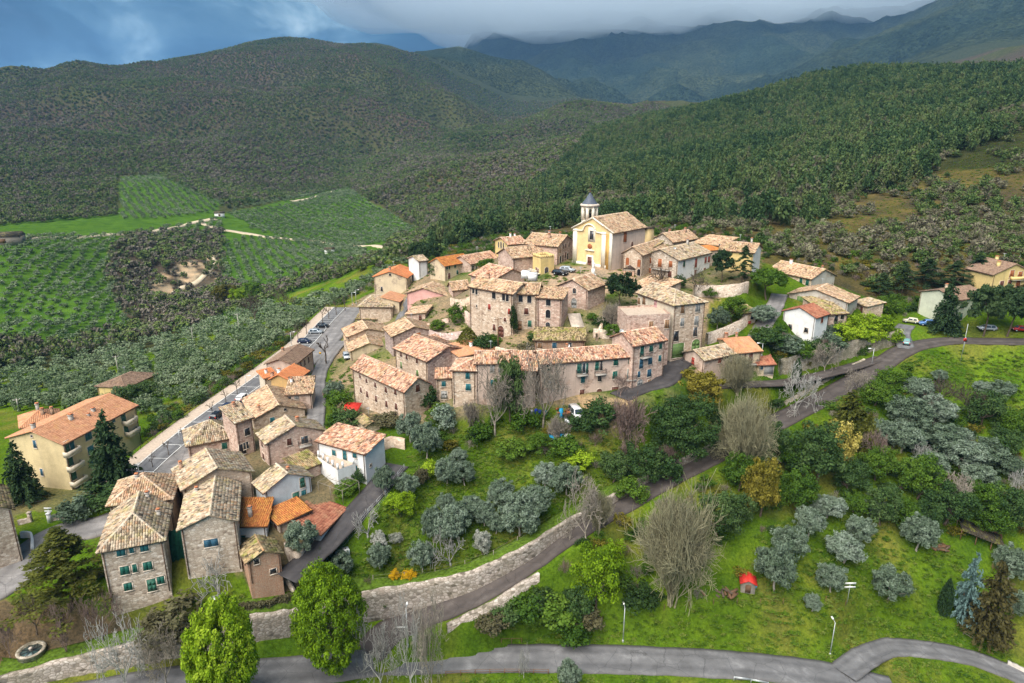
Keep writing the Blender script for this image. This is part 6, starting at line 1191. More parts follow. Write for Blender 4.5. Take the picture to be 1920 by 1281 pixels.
 ('dark',246,760,42,42,'dark tree in front of the farm building'), ('dark',276,750,46,38,'dark bushy tree right of the farm building'), ('bush_olive',150,972,70,44,'grey-green shrub in the apartment garden'), ('bush_dark',195,940,84,34,'dark hedge at the foot of the apartment block'), ('dark',233,352+0,0,0,'')][:-1]: T(*a)
for i, (cx, by, w, h) in enumerate([(1513,1007,58,58),(1551,972,64,44),(1634,968,56,42),(1480,1048,70,62),(1609,1020,58,52),(1580,1055,74,54),(1718,1033,68,70),(1452,1108,80,90),(1557,1110,56,52),(1663,1126,76,62),(1522,1145,38,30),(1888,1090,66,70),(1900,1152,56,46),(1066,1294,50,50)]):
    T('olive', cx, by, w, h, ['olive tree at the top of the lawn, nearest the green bush-tree','olive tree on the upper lawn under the yellow tree','small olive at the upper right of the lawn','two-lobed olive at the left side of the lawn','olive tree in the upper middle of the lawn','broad olive in the middle of the lawn','tall olive beside the woodpile','large round olive beside the red-roofed hut','small round olive behind the white trellis sign','round olive above the wire fence line','low grey shrub-olive on the fence line','olive tree behind the brown conifer','small olive at the right edge beside the brown conifer','small olive at the bottom edge by the lower road'][i], 'olive trees on the lower right lawn')
for cx, by, w, h in [(975,1006,86,80),(1002,968,76,56),(940,950,64,50),(1062,930,70,62),(1022,912,54,44),(866,992,56,48),(848,1020,70,74),(812,1016,46,66),(792,1074,50,60),(712,1070,46,50),(642,1086,50,50),(722,928,42,58),(908,986,46,46),(762,930,48,42),(838,910,54,52),(872,912,46,46),(836,960,40,36),(886,966,48,36),(930,1000,44,36),(800,860,60,70),(770,830,50,60),(860,875,40,36)]:
    T('olive', cx, by, w, h, 'grey-leaved olive tree in the terraced garden above the road wall', 'olive trees in the terraced garden')
for cx, by, w, h in [(1700,806,84,66),(1748,796,74,58),(1688,848,74,60),(1757,856,94,66),(1802,884,94,66),(1742,900,70,56),(1846,876,76,58),(1722,752,64,46),(1786,850,64,54),(1838,738,36,26),(1760,716,36,24),(1875,746,56,34),(1650,830,50,46),(1830,915,70,50),(1890,900,60,50)]:
    T('olive', cx, by, w, h, 'silvery olive tree in the overgrown grove under the upper right meadow', 'olive trees in the overgrown right grove')
for cx, by, w, h in [(1690,548,64,58),(1736,542,80,58),(1786,542,80,54),(1832,524,66,46),(1650,556,56,46)]:
    T('cedar_dark', cx, by, w, h, 'dark spreading cedar behind the pale green house', 'dark cedars behind the pale house')
for cx, by, w, h in [(1622,614,44,30),(1650,622,46,34),(1612,642,54,38),(1668,640,44,34),(1580,642,46,40),(1640,640,40,30),(1595,612,40,26)]:
    T('bush_lime', cx, by, w, h, 'bright green bush on the bank above the road bend', 'bright bushes above the road bend')
for k, cx, by, w, h in [('bush_dark',1562,634,40,34),('bush_olive',1548,636,40,30),('green',1663,592,48,40),('bush_dark',1440,650,60,40),('bush_olive',1470,668,60,44),('bush_green',1500,672,50,36),('bush_dark',1530,668,50,36),('bush_green',1420,640,40,30),('bush_olive',1555,658,50,34)]:
    T(k, cx, by, w, h, 'scrubby bush on the bank between the lane wall and the white house', 'bushes on the bank above the lane wall')
for k, cx, by, w, h in [('bush_green',985,1160,80,48),('bush_green',1030,1168,90,54),('bush_dark',950,1170,60,36),('bush_green',1060,1190,90,50),('bush_hedge',920,1182,70,34),('bush_dark',1085,1160,60,60),('bush_ivy',1200,1140,70,44),('bush_ivy',1010,1140,60,40),('bush_hedge',1100,1176,60,40)]:
    T(k, cx, by, w, h, 'leafy bush on the bank between the two roads', 'bushes on the bank between the roads')
for k, cx, by, w, h in [('dark',1200,905,80,76),('bush_dark',1250,900,70,54),('dark',1150,905,60,60),('bush_dark',1125,800,70,54),('bare_bush_pink',1250,880,50,50),('bush_green',1060,860,60,44),('green',1010,850,50,40),('bush_lime',1085,880,60,36),('bush_green',960,860,60,40),('bush_green',1180,940,60,44),('bush_dark',1090,810,60,40),('bush_green',900,830,50,40),('bare_bush',880,800,56,50),('bush_olive',830,800,54,44),('bush_dark',805,765,40,50),('bush_green',820,790,44,36),('bare_bush',1045,830,60,56),('bush_green',985,810,60,44)]:
    T(k, cx, by, w, h, 'bush on the green slope below the front row of houses', 'bushes on the slope below the front row')
for k, cx, by, w, h in [('dark',1450,860,70,70),('green',1480,880,70,60),('dark',1590,930,70,70),('green',1640,900,70,60),('bare_pink',1640,870,80,70),('bare_white',1725,880,60,60),('green',1720,935,80,84),('dark',1770,985,90,80),('green',1840,960,80,60),('bare_pale',1800,960,100,80),('dark',1890,985,80,80),('bare_white',1905,940,60,70),('green',1680,780,60,50),('green',1640,760,60,50),('bare_brown',1720,790,70,60),('dark',1840,800,80,70),('green',1900,820,70,60),('dark',1880,860,70,60),('green',1665,730,60,40),('bare_pale',1610,740,70,50),('dark',1650,985,70,80),('green',1690,990,60,60),('dark',1730,1000,60,60),('bare_pale',1560,960,40,40),('green',1600,960,60,40),('dark',1420,890,60,60),('green',1860,1000,70,50),('bare_brown',1760,770,80,70),('bare_brown',1815,790,90,76)]:
    T(k, cx, by, w, h, {'dark':'dark green','green':'mid-green','bare_pink':'mauve bare','bare_white':'white-limbed bare','bare_pale':'pale bare','bare_brown':'brown bare'}[k] + ' tree in the overgrown copse on the right slope', 'overgrown copse on the right slope')
for k, cx, by, w, h in [('bush_green',640,772,54,44),('olive',628,752,40,40),('bush_dark',652,800,54,36),('bush_green',626,804,34,30),('bush_green',822,618,34,20),('bush_dark',792,624,32,16),('bush_hedge',985,662,44,20),('bush_green',1152,630,44,26),('bush_dark',1128,612,30,20),('bush_ivy',963,628,16,62),('bush_green',860,606,36,40),('bush_green',925,648,34,24),('bush_gold',950,512,40,26),('bush_green',912,508,36,26),('bush_dark',1000,640,26,16),('bush_green',1330,556,30,20),('bush_dark',1275,540,26,26),('bush_green',700,618,24,18),('bush_green',1110,600,24,14),('bush_hedge',725,800,60,26),('bush_green',560,905,40,26),('bush_green',650,922,50,24),('bush_dark',672,905,30,30)]:
    T(k, cx, by, w, h, 'leafy bush growing in a gap between the village houses', 'bushes between the village houses')
for k, cx, by, w, h, lb in [('cypress',774,514,16,56,'thin dark cypress left of the white house end'),('pine',790,508,40,56,'dark pine behind the white house end'),('pine',812,502,34,46,'second dark pine behind the rust-orange roof'),('dark',815,520,30,30,'round dark shrub beside the tall cream house')]: T(k, cx, by, w, h, lb)
for i, (cx, by) in enumerate([(445,741),(424,757),(399,782),(345,831),(317,855),(287,878),(631,592),(617,599),(605,607),(647,584),(575,629),(559,639)]):
    T('pollard', cx, by, 16, 30, 'small pruned tree in a row along the promenade railing', 'street trees along the promenade')

# ------------------------------------------------------------------ scatter
FOOT = [np.array([H['W3'](*t, 0)[:2] for t in ((-.8, -.8), (H['la'] + .8, -.8), (H['la'] + .8, H['lb'] + .8), (-.8, H['lb'] + .8))]) for H in HOUSES.values()]
def free(x, y, margin=.3):
    u, v = uv_of(x, y); ok = samp(ONROAD, u, v) < margin
    near = np.hypot(x, y) < 260
    for f in FOOT:
        lo, hi = f.min(0), f.max(0); m = near & ok & (x > lo[0]) & (x < hi[0]) & (y > lo[1]) & (y < hi[1])
        if m.any(): ok[m] &= ~inpoly(x[m], y[m], f)
    return ok
def scatter(poly, r0, r1, step, jit=.45, ang=0., seed=0, dens=None):
    """plan points on a jittered grid whose ground shows inside the outline"""
    g = np.random.default_rng(seed + 1000); poly = np.array(poly, float)
    us = [math.atan2(*ray(px, py)[:2]) for px, py in poly]; 
    k = np.array([(r*math.sin(u), r*math.cos(u)) for u in (min(us), (min(us) + max(us))/2, max(us)) for r in (r0, r1)])
    lo, hi = k.min(0), k.max(0); cen = (lo + hi)/2; R_ = np.linalg.norm(hi - lo)/2; n = int(2*R_/step) + 1
    i, j = np.meshgrid(np.arange(n), np.arange(n)); x = (i.ravel() - n/2)*step; y = (j.ravel() - n/2)*step
    x = x + (g.random(len(x)) - .5)*2*jit*step; y = y + (g.random(len(y)) - .5)*2*jit*step
    ca, sa = math.cos(ang), math.sin(ang); x, y = cen[0] + ca*x - sa*y, cen[1] + sa*x + ca*y
    m = (x >= lo[0]) & (x <= hi[0]) & (y >= lo[1]) & (y <= hi[1]) & (y > 20); x, y = x[m], y[m]
    r = np.hypot(x, y); m = (r > r0) & (r < r1); x, y = x[m], y[m]
    z = gz(x, y); px, py = proj(x, y, z); m = inpoly(px, py, poly); x, y, z, px, py = x[m], y[m], z[m], px[m], py[m]
    m = free(x, y)
    if dens is not None: m &= g.random(len(x)) < dens(x, y)
    return np.stack([x, y, z], 1)[m]
def instancer(name, pts, w, h, meshes_objs, kind_idx, seed):
    """one object whose geometry nodes stand an existing tree on every point"""
    g = np.random.default_rng(seed); n = len(pts); me = bpy.data.meshes.new(name); me.vertices.add(n); me.vertices.foreach_set('co', np.asarray(pts, np.float32).ravel())
    for nm, val, ty in (('wid', w, 'FLOAT'), ('hei', h, 'FLOAT'), ('rot', g.random(n)*6.283, 'FLOAT'), ('idx', kind_idx, 'INT')):
        a = me.attributes.new(nm, ty, 'POINT'); a.data.foreach_set('value', np.asarray(val, np.int32 if ty == 'INT' else np.float32))
    me.update(); o = obj(name, me, kind='stuff')
    ng = bpy.data.node_groups.new(name + '_nodes', 'GeometryNodeTree'); ng.interface.new_socket('Geometry', in_out='INPUT', socket_type='NodeSocketGeometry'); ng.interface.new_socket('Geometry', in_out='OUTPUT', socket_type='NodeSocketGeometry')
    gi, go = ng.nodes.new('NodeGroupInput'), ng.nodes.new('NodeGroupOutput'); lk = ng.links.new
    def na(nm, ty): q_ = ng.nodes.new('GeometryNodeInputNamedAttribute'); q_.data_type = ty; q_.inputs['Name'].default_value = nm; return q_.outputs[0]
    W_, H_, R_, I_ = na('wid', 'FLOAT'), na('hei', 'FLOAT'), na('rot', 'FLOAT'), na('idx', 'INT')
    sc = ng.nodes.new('ShaderNodeCombineXYZ'); lk(W_, sc.inputs[0]); lk(W_, sc.inputs[1]); lk(H_, sc.inputs[2]); ro = ng.nodes.new('ShaderNodeCombineXYZ'); lk(R_, ro.inputs[2])
    jn = ng.nodes.new('GeometryNodeJoinGeometry')
    for i, so in enumerate(meshes_objs):
        cp = ng.nodes.new('FunctionNodeCompare'); cp.data_type = 'INT'; cp.operation = 'EQUAL'; lk(I_, cp.inputs[2]); cp.inputs[3].default_value = i
        oi = ng.nodes.new('GeometryNodeObjectInfo'); oi.transform_space = 'ORIGINAL'; oi.inputs['Object'].default_value = so; oi.inputs['As Instance'].default_value = True
        ip = ng.nodes.new('GeometryNodeInstanceOnPoints'); lk(gi.outputs[0], ip.inputs['Points']); lk(cp.outputs[0], ip.inputs['Selection']); lk(oi.outputs['Geometry'], ip.inputs['Instance']); lk(ro.outputs[0], ip.inputs['Rotation']); lk(sc.outputs[0], ip.inputs['Scale']); lk(ip.outputs[0], jn.inputs[0])
    lk(jn.outputs[0], go.inputs[0]); md = o.modifiers.new('planting', 'NODES'); md.node_group = ng
    return o
def single(me, name, p, w, h, label, cat, group, rz):
    o = bpy.data.objects.new(name, me); COL.objects.link(o); o.location = p; o.rotation_euler[2] = rz; o.scale = (w, w, h); tag(o, label, cat, group); return o
def forest(stuff_name, kind, pts, wr, hr, seed, n_single=0, name='tree', label='', cat='tree', group='', pick=None):
    """the nearest n_single as objects of their own, the rest as one mass"""
    g = np.random.default_rng(seed); pts = pts[np.argsort(np.hypot(pts[:, 0], pts[:, 1]))]; n = len(pts); meshes = HILL[kind]
    s = g.random(n); w = wr[0] + (wr[1] - wr[0])*s; h = hr[0] + (hr[1] - hr[0])*(.6*s + .4*g.random(n))
    idx = g.integers(0, len(meshes), n) if pick is None else pick(pts, g, len(meshes)); pts[:, 2] -= .15
    n_single = max(n_single, len(meshes)); objs = [None]*len(meshes)
    for i in range(min(n_single, n)):
        k = int(idx[i]) if i >= len(meshes) else i
        o = single(meshes[k], name, tuple(pts[i]), w[i], h[i], label, cat, group, float(g.random()*6.28))
        if objs[k] is None: objs[k] = o
    if n > n_single: return instancer(stuff_name, pts[n_single:], w[n_single:], h[n_single:], objs, idx[n_single:], seed)
GROVE_NEAR = [(-60,700),(140,672),(330,628),(430,592),(560,545),(640,505),(720,478),(770,490),(700,540),(655,560),(560,618),(450,694),(330,806),(270,790),(200,780),(100,770),(-60,770)]
gp = scatter(GROVE_NEAR, 150, 480, 6.1, .36, .5, 1)
gp = gp[np.argsort(np.hypot(gp[:, 0], gp[:, 1]))]; field = inpoly(*proj(gp[:, 0], gp[:, 1], gp[:, 2]), [(495,560),(560,535),(700,498),(720,508),(640,545),(520,580)]); gp = gp[~field]
NG = 235
for p in gp[:NG]:
    w = 3.9 + 2.2*random.random(); place_tree('olive_mid', p[0], p[1], p[2] - .1, w, w*.82, 'olive_tree', 'olive tree on the slope between the car park and the valley', 'olive tree', 'olive trees below the car park')
far_groves = [gp[NG:]]
for poly, r0, r1, st, an in [([(0,470),(230,470),(215,560),(240,600),(330,640),(300,655),(0,680)],380,640,7.0,.3), ([(0,445),(230,440),(420,408),(405,440),(230,470),(0,478)],520,760,7.4,.2), ([(415,450),(500,445),(690,470),(720,500),(560,530),(470,540),(420,520)],430,760,7.2,.45),
                         ([(425,400),(540,385),(650,352),(780,430),(730,455),(620,470),(470,430)],560,1080,7.6,.7), ([(225,335),(330,327),(420,385),(390,400),(300,412),(228,412)],680,1100,7.6,.6), ([(430,395),(560,375),(640,350),(600,345),(500,378)],780,1150,7.0,.5)]:
    far_groves.append(scatter(poly, r0, r1, st, .16, an, int(r0)))
forest('olive_grove', 'olive', np.vstack(far_groves), (4.0, 5.4), (3.4, 4.4), 3, 6, 'olive_tree', 'olive tree far off in the terraced groves across the valley', 'olive tree', 'olive trees across the valley')
BIGH = [(-200,150),(200,110),(400,80),(530,70),(700,84),(1110,170),(1130,215),(960,240),(830,300),(660,352),(430,392),(300,330),(220,330),(220,405),(60,420),(-200,440)]
def patches(a, b, sc_, sd): return lambda x, y: np.clip(a + b*(fbm(x/sc_, y/sc_, sd, 3) - .5)*2, 0, 1)
wp = [scatter(BIGH, 620, 1300, 6.2, .45, .1, 11), scatter(BIGH, 1300, 2440, 7.4, .45, .1, 12)]
MIDH = [(560,360),(640,325),(830,255),(1000,205),(1110,185),(1280,190),(1300,240),(1100,300),(960,400),(830,470),(760,460),(790,430),(650,350)]
wp.append(scatter(MIDH, 480, 1600, 5.6, .45, .2, 13))
wp.append(scatter([(205,470),(240,440),(420,432),(420,520),(470,560),(560,515),(720,480),(740,440),(830,440),(830,480),(700,505),(560,545),(430,592),(330,628),(140,672),(-60,700),(-60,640),(140,640),(330,590),(240,600),(200,520)], 300, 800, 5.0, .45, .3, 14, lambda x, y: np.where(inpoly(*proj(x, y, gz(x, y)), [(275,540),(330,490),(405,480),(415,520),(395,540),(330,560),(280,570)]), (.35), .85)))
forest('woodland', 'wood', np.vstack(wp), (3.8, 7.0), (3.8, 6.6), 5, 60, 'woodland_tree', 'small leafless woodland tree in the valley beyond the olive slope', 'tree', 'woodland trees in the valley', pick=lambda P, g, k: np.where(fbm(P[:, 0]/90, P[:, 1]/90, 33, 3) + .25*g.random(len(P)) > .62, g.integers(0, 3, len(P)), g.integers(3, k, len(P))))
RIGHT = [(800,480),(840,420),(1000,360),(1130,235),(1290,190),(1400,168),(1600,140),(1900,118),(2100,110),(2100,560),(1900,500),(1800,505),(1640,545),(1590,520),(1440,480),(1420,455),(1280,425),(1200,430),(1120,420),(930,445)]
allr = scatter(RIGHT, 225, 1250, 4.3, .45, .15, 15)
px_, py_ = proj(allr[:, 0], allr[:, 1], allr[:, 2]); rr_ = np.hypot(allr[:, 0], allr[:, 1])
nzp = fbm(allr[:, 0]/55, allr[:, 1]/55, 51, 3)
line = np.interp(px_, [800, 900, 1000, 1130, 1300, 1500, 1700, 1850, 1900, 2000], [485, 465, 435, 375, 360, 360, 330, 250, 220, 195])
pinew = np.clip((line - py_)/50 + .5 + (nzp - .5)*4.5 + .0, 0, 1); isp = np.random.default_rng(5).random(len(allr)) < pinew
forest('pine_wood', 'pine', allr[isp], (4.0, 7.5), (6.0, 15.0), 6, 130, 'hillside_pine', 'dark pine on the wooded hillside behind the village', 'conifer', 'pines on the hillside behind the village')
sp_ = allr[~isp]; nz4 = fbm(sp_[:, 0]/16, sp_[:, 1]/16, 61, 3); pxs, pys = proj(sp_[:, 0], sp_[:, 1], sp_[:, 2]); open_ = inpoly(pxs, pys, [(1430,400),(1650,330),(1780,250),(2100,180),(2100,330),(1750,380),(1560,470),(1400,480)])
keep = np.where(open_, nz4 > .47, nz4 > .30); forest('hillside_scrub', 'scrub', sp_[keep], (2.6, 5.6), (2.4, 5.4), 7, 250, 'hillside_shrub', 'scrubby tree on the hillside behind the village', 'tree', 'scrub trees on the hillside behind the village')
# near ground cover
wd = [scatter([(820,1180),(1000,1150),(1250,1150),(1330,1130),(1420,1110),(1560,1140),(1760,1180),(1800,1215),(1640,1205),(1560,1255),(1300,1225),(1000,1212),(830,1215)], 70, 150, .95, .5, 0, 21), scatter([(770,1285),(1000,1268),(1300,1275),(1500,1300),(1640,1340),(770,1340)], 60, 120, .9, .5, 0, 22),
      scatter([(760,870),(820,800),(1000,790),(1250,850),(1330,830),(1180,925),(1050,985),(960,1050),(700,1095),(600,1140),(640,1050),(700,960)], 80, 200, 1.25, .5, 0, 23), scatter([(1400,1110),(1420,1000),(1560,930),(1700,960),(1800,1040),(1900,1120),(1900,1260),(1700,1200),(1560,1140)], 80, 180, 1.5, .5, 0, 24, lambda x, y: fbm(x/6, y/6, 3, 3) > .5),
      scatter([(1640,690),(1750,655),(1930,660),(1930,800),(1800,790),(1700,760)], 120, 260, 1.8, .5, 0, 25), scatter([(240,1150),(330,1120),(560,1080),(560,1150),(330,1185)], 70, 140, 1.3, .5, 0, 26), scatter([(1680,1240),(1750,1232),(1850,1260),(1900,1300),(1660,1300)], 70, 130, 1.0, .5, 0, 27)]
wd += [scatter([(1400,1110),(1420,1000),(1560,930),(1700,960),(1800,1040),(1900,1120),(1900,1260),(1700,1200),(1560,1140)], 80, 180, 1.3, .5, 0, 28), scatter([(1640,690),(1750,655),(1930,660),(1930,800),(1800,790),(1700,760)], 120, 260, 1.5, .5, 0, 29), scatter([(760,870),(820,800),(1000,790),(1250,850),(1330,830),(1180,925),(1050,985),(960,1050),(700,1095),(600,1140),(640,1050),(700,960)], 80, 200, 1.1, .5, 0, 30)]
wd += [scatter([(640,580),(700,545),(780,500),(930,440),(1200,430),(1430,460),(1430,520),(1330,570),(1320,700),(1250,760),(1000,770),(880,775),(790,800),(640,800),(620,700)], 120, 260, 1.7, .5, 0, 32, lambda x, y: fbm(x/5, y/5, 77, 3) > .5), scatter([(1440,470),(1600,400),(1800,300),(1930,220),(1930,460),(1700,470),(1560,500)], 220, 500, 2.6, .5, 0, 33)]
wd = np.vstack(wd); forest('meadow_weeds', 'weed', wd, (.7, 1.7), (.25, .75), 31, 4, 'weed_clump', 'clump of weeds in the green verge of the lower road', 'weeds', 'weed clumps by the road')
ud = [scatter([(1340,900),(1480,800),(1560,760),(1640,715),(1700,690),(1800,790),(1920,800),(1930,1030),(1700,985),(1560,935),(1420,1010),(1400,1080),(1340,1120),(1200,1150),(1060,1170),(920,1190),(960,1130),(1080,1030),(1200,960),(1300,910)], 80, 260, 2.6, .5, 0, 41, lambda x, y: .25 + .75*(fbm(x/9, y/9, 8, 3) > .46)),
      scatter([(790,800),(880,775),(1180,760),(1250,770),(1340,800),(1330,840),(1200,900),(1000,900),(850,850)], 100, 200, 3.0, .5, 0, 42, lambda x, y: (fbm(x/8, y/8, 9, 3) > .46)*1.0), scatter([(1440,740),(1500,715),(1640,685),(1640,700),(1560,735),(1460,800),(1350,845),(1380,780)], 100, 220, 2.2, .5, 0, 43), scatter([(1400,620),(1470,620),(1560,640),(1640,600),(1690,630),(1640,660),(1470,695),(1390,660)], 120, 220, 2.2, .5, 0, 44),
      scatter([(1640,560),(1730,560),(1720,600),(1650,590)], 170, 260, 3, .5, 0, 45), scatter([(280,790),(450,684),(560,612),(640,562),(650,568),(570,628),(450,720),(300,860),(262,880)], 100, 280, 2.4, .5, 0, 46)]
ud += [scatter([(1430,470),(1560,480),(1700,470),(1930,470),(1930,520),(1800,510),(1640,560),(1600,530),(1500,500)], 180, 320, 3.4, .5, 0, 47), scatter([(560,640),(690,520),(760,480),(700,545),(640,565)], 200, 420, 4, .5, 0, 48), scatter([(560,1200),(700,1166),(870,1128),(1040,1012),(1060,1000),(1030,985),(940,1035),(800,1080),(690,1092),(600,1120)], 80, 160, 1.9, .5, 0, 49, lambda x, y: (fbm(x/4, y/4, 91, 3) > .56)*1.0)]
ud += [scatter([(790,492),(830,468),(930,438),(1080,440),(1080,455),(960,452),(925,480),(890,488),(800,500)], 200, 360, 3.0, .5, 0, 50), scatter([(1190,425),(1290,428),(1440,455),(1450,480),(1430,520),(1425,470),(1340,452),(1230,442)], 200, 330, 3.0, .5, 0, 51)]
ud = np.vstack(ud); forest('undergrowth', 'under', ud, (1.8, 4.2), (1.2, 3.2), 51, 6, 'undergrowth_bush', 'low bush in the overgrown slope beside the road', 'bush', 'low bushes on the overgrown slope')
# ------------------------------------------------------------------ car park, promenade, walls and small things
def sub(pl, a, b): return pl[int(a*len(pl)):int(b*len(pl))]
pl = catmull(PROM, 2)
obj('car_park', strip('car_park', offset_line(pl, -3.7), offset_line(pl, -8.0), 'asphalt_grey', .10), kind='structure')
obj('pavement', strip('pavement', offset_line(pl, -8.0), offset_line(pl, -11.3), 'paving', .22), kind='structure')
obj('kerb', strip('kerb', offset_line(pl, -7.85), offset_line(pl, -8.15), 'kerb_stone', .235, 2), kind='structure')
mk = []; d_ = np.concatenate([[0], np.cumsum(np.linalg.norm(np.diff(pl[:, :2], axis=0), axis=1))])
m = MB()
for s_ in np.arange(1.5, d_[-1] - 2, 2.7):
    i = int(np.searchsorted(d_, s_)); t = pl[min(i + 1, len(pl) - 1)] - pl[i - 1]; t[2] = 0; t /= np.linalg.norm(t); n_ = np.array([-t[1], t[0], 0]); c = pl[i]
    if s_ > d_[-1]*.42 and int(s_/2.7) % 2: continue
    P = [c - n_*3.8 - t*.07, c - n_*3.8 + t*.07, c - n_*7.8 + t*.07, c - n_*7.8 - t*.07]; m.add(np.array(P) + [0, 0, .135], [[0, 1, 2, 3]])
q1, q2 = offset_line(pl, -3.65), offset_line(pl, -3.8)
for i in range(len(pl) - 1): m.add(np.array([q1[i], q1[i + 1], q2[i + 1], q2[i]]) + [0, 0, .14], [[0, 1, 2, 3]])
m.build('line_markings', 'line_paint')['kind'] = 'structure'

def pole_line(name, label, cat, P, h, gap, mat, rails=(1.,), pr=.04, rr=.025, group=None, post='post'):
    """fence: one post after another, rails between them"""
    P = np.asarray(P, float); L_ = np.concatenate([[0], np.cumsum(np.linalg.norm(np.diff(P, axis=0), axis=1))]); n = max(2, int(L_[-1]/gap) + 1)
    Q_ = np.stack([np.interp(np.linspace(0, L_[-1], n), L_, P[:, k]) for k in range(3)], 1); Q_[:, 2] = np.maximum(Q_[:, 2], gz(Q_[:, 0], Q_[:, 1]))
    c = Q_[0].copy(); root = thing(name, label, cat, tuple(c), 0, group); pm = MB().tube((0, 0, -.3), (0, 0, h), pr, n=6).mesh(post, mat)
    for p in Q_: obj(post, pm, root, tuple(p - c))
    for f in rails:
        for a, b in zip(Q_[:-1], Q_[1:]): m = MB(); m.tube(a - c + [0, 0, h*f], b - c + [0, 0, h*f], rr, n=4); m.build('rail', mat, root)
    return root
HP = lambda L_: [hit(*p) for p in L_]
pole_line('railing', 'long dark metal railing along the promenade above the olive slope', 'railing', sub(offset_line(pl, -11.2), 0, 1)[::3] + [0, 0, .2], 1.1, 2.6, 'dark_metal', (.98, .55, .15), .045, .03)
pole_line('wooden_fence', 'low brown wooden fence along the near side of the lower road', 'fence', HP([(836,1268),(900,1264),(960,1263),(1028,1264)]), .9, 2.2, 'wood_brown', (.95, .5), .07, .05)
pole_line('wooden_fence', 'short orange-brown wooden fence on the verge under the leafy bank', 'fence', HP([(940,1206),(978,1205)]), .9, 1.5, 'wood_brown', (.95,), .06, .045)
pole_line('guard_rail', 'galvanised guard rail at the bottom edge near the side road', 'guard rail', HP([(1376,1276),(1405,1280),(1440,1287)]), .75, 2.0, 'galvanised', (.95, .75), .06, .09)
pole_line('wire_fence', 'thin wire fence with wooden posts across the olive lawn', 'fence', HP([(1245,1145),(1320,1137),(1400,1133),(1480,1133),(1585,1136)]), 1.2, 4.0, 'wood_brown', (.95, .55), .05, .012)
pole_line('wire_fence', 'wire fence of pale posts on top of the road wall', 'fence', HP([(700,1092),(800,1082),(880,1062),(940,1040),(1010,992)]), 1.4, 4.5, 'wood_grey', (.95, .5), .06, .012)
pole_line('mesh_fence', 'grey-green mesh fence along the driveway edge', 'fence', HP([(632,1036),(680,985),(720,938),(758,884)]), 1.5, 2.5, 'galvanised', (.98, .66, .33, .05), .04, .02)
pole_line('wooden_fence', 'white wooden bench-like fence beside the brown conifer', 'fence', HP([(1806,1190),(1832,1206)]), .9, 1.6, 'wood_grey', (.95, .5), .07, .06)
pole_line('wire_fence', 'wire fence along the small park above the left stone wall', 'fence', HP([(0,1262),(90,1246),(170,1228),(330,1190)]), 1.0, 4, 'dark_metal', (.95, .5), .04, .012)

def wall_line(name, label, pts, h, mat, th=.5, cat='wall', z=None):
    P = np.array(HP(pts) if z is None else [at_z(*p, z) for p in pts]); P = catmull(P, 4); n = len(P); a, b = offset_line(P, th/2), offset_line(P, -th/2); hh = h + .06*np.sin(np.arange(n)*2.1)
    rows = [np.c_[a[:, :2], a[:, 2] - 1.5], np.c_[a[:, :2], a[:, 2] + hh], np.c_[b[:, :2], b[:, 2] + hh], np.c_[b[:, :2], b[:, 2] - 1.5]]
    V = np.stack(rows, 1); I = np.arange(n*4).reshape(n, 4); F = np.stack([I[:-1, :-1], I[1:, :-1], I[1:, 1:], I[:-1, 1:]], -1).reshape(-1, 4)[:, ::-1]
    return tag(obj(name, mesh_np(name, V.reshape(-1, 3), [F, [[0, 1, 2, 3]], [[(n - 1)*4 + i for i in (3, 2, 1, 0)]]], mat)), label, cat)
wall_line('stone_wall', 'tall grey stone terrace wall under the fenced yard of the red-shuttered house', [(1300,556),(1340,556),(1385,553),(1400,548)], 3.0, 'stone_grey', .8)
wall_line('stone_wall', 'rough stone wall bounding the sloping garden beside the tall palazzo', [(1324,645),(1350,636),(1385,620),(1398,610)], 2.6, 'stone_grey', .7)
wall_line('stone_wall', 'stone wall along the stepped lane beneath the palazzo left wing', [(850,585),(866,596),(884,612)], 2.8, 'stone_pink', .6)
wall_line('stone_wall', 'low curved garden wall below the pink house terrace', [(800,628),(830,636),(866,632),(880,624)], 1.6, 'stone_purple', .5)
wall_line('parapet', 'low stone parapet along the outer edge of the curving village road', [(838,1180),(880,1158),(925,1136),(970,1108),(1010,1083)], .9, 'retaining_stone', .6)
wall_line('parapet', 'mossy kerb wall along the upper road beside the lane bank', [(1455,765),(1500,742),(1545,716),(1585,694),(1620,678)], .7, 'old_wall_stone', .5)
wall_line('stone_wall', 'low stone wall between the villa lawn and the driveway', [(524,1078),(538,1092),(548,1108),(556,1122)], 1.0, 'stone_grey', .5)
hp_ = catmull(np.array(HP([(440,1148),(480,1144),(520,1136),(556,1124)])), 10); hc_ = np.concatenate([np.c_[hp_[:, :2] + (rng.random((len(hp_), 2)) - .5)*.6, hp_[:, 2] + z_, np.full(len(hp_), .5)] for z_ in (.3, .75, 1.1)]); hv, hf, ht = leaves(hc_, 60, .2, rng); tag(obj('hedge', mesh_np('hedge', hv, hf, 'hedge_leaf', ht)), 'long clipped brown hedge at the edge of the villa lawn', 'hedge')
wall_line('stone_wall', 'curved stone bed wall under the grey olive by the rusty terrace', [(536,1030),(545,1046),(560,1052),(580,1044),(596,1030)], 1.4, 'stone_grey', .5)
wall_line('stone_wall', 'stone garden wall at the upper end of the driveway beside the white house', [(712,846),(735,838),(760,842)], 2.2, 'stone_beige', .5)
wall_line('stone_wall', 'low stone wall along the stairs between the chapel and the palazzo', [(1118,640),(1128,620),(1134,606),(1160,612)], 1.8, 'stone_beige', .5)
wall_line('white_parapet', 'white parapet wall around the yard at the far left road', [(62,1040),(60,1010),(40,1008)], 1.1, 'plaster_white', .35)
wall_line('stone_wall', 'low wall before the villa driveway at the left street', [(34,985),(60,978)], .9, 'stone_grey', .4)
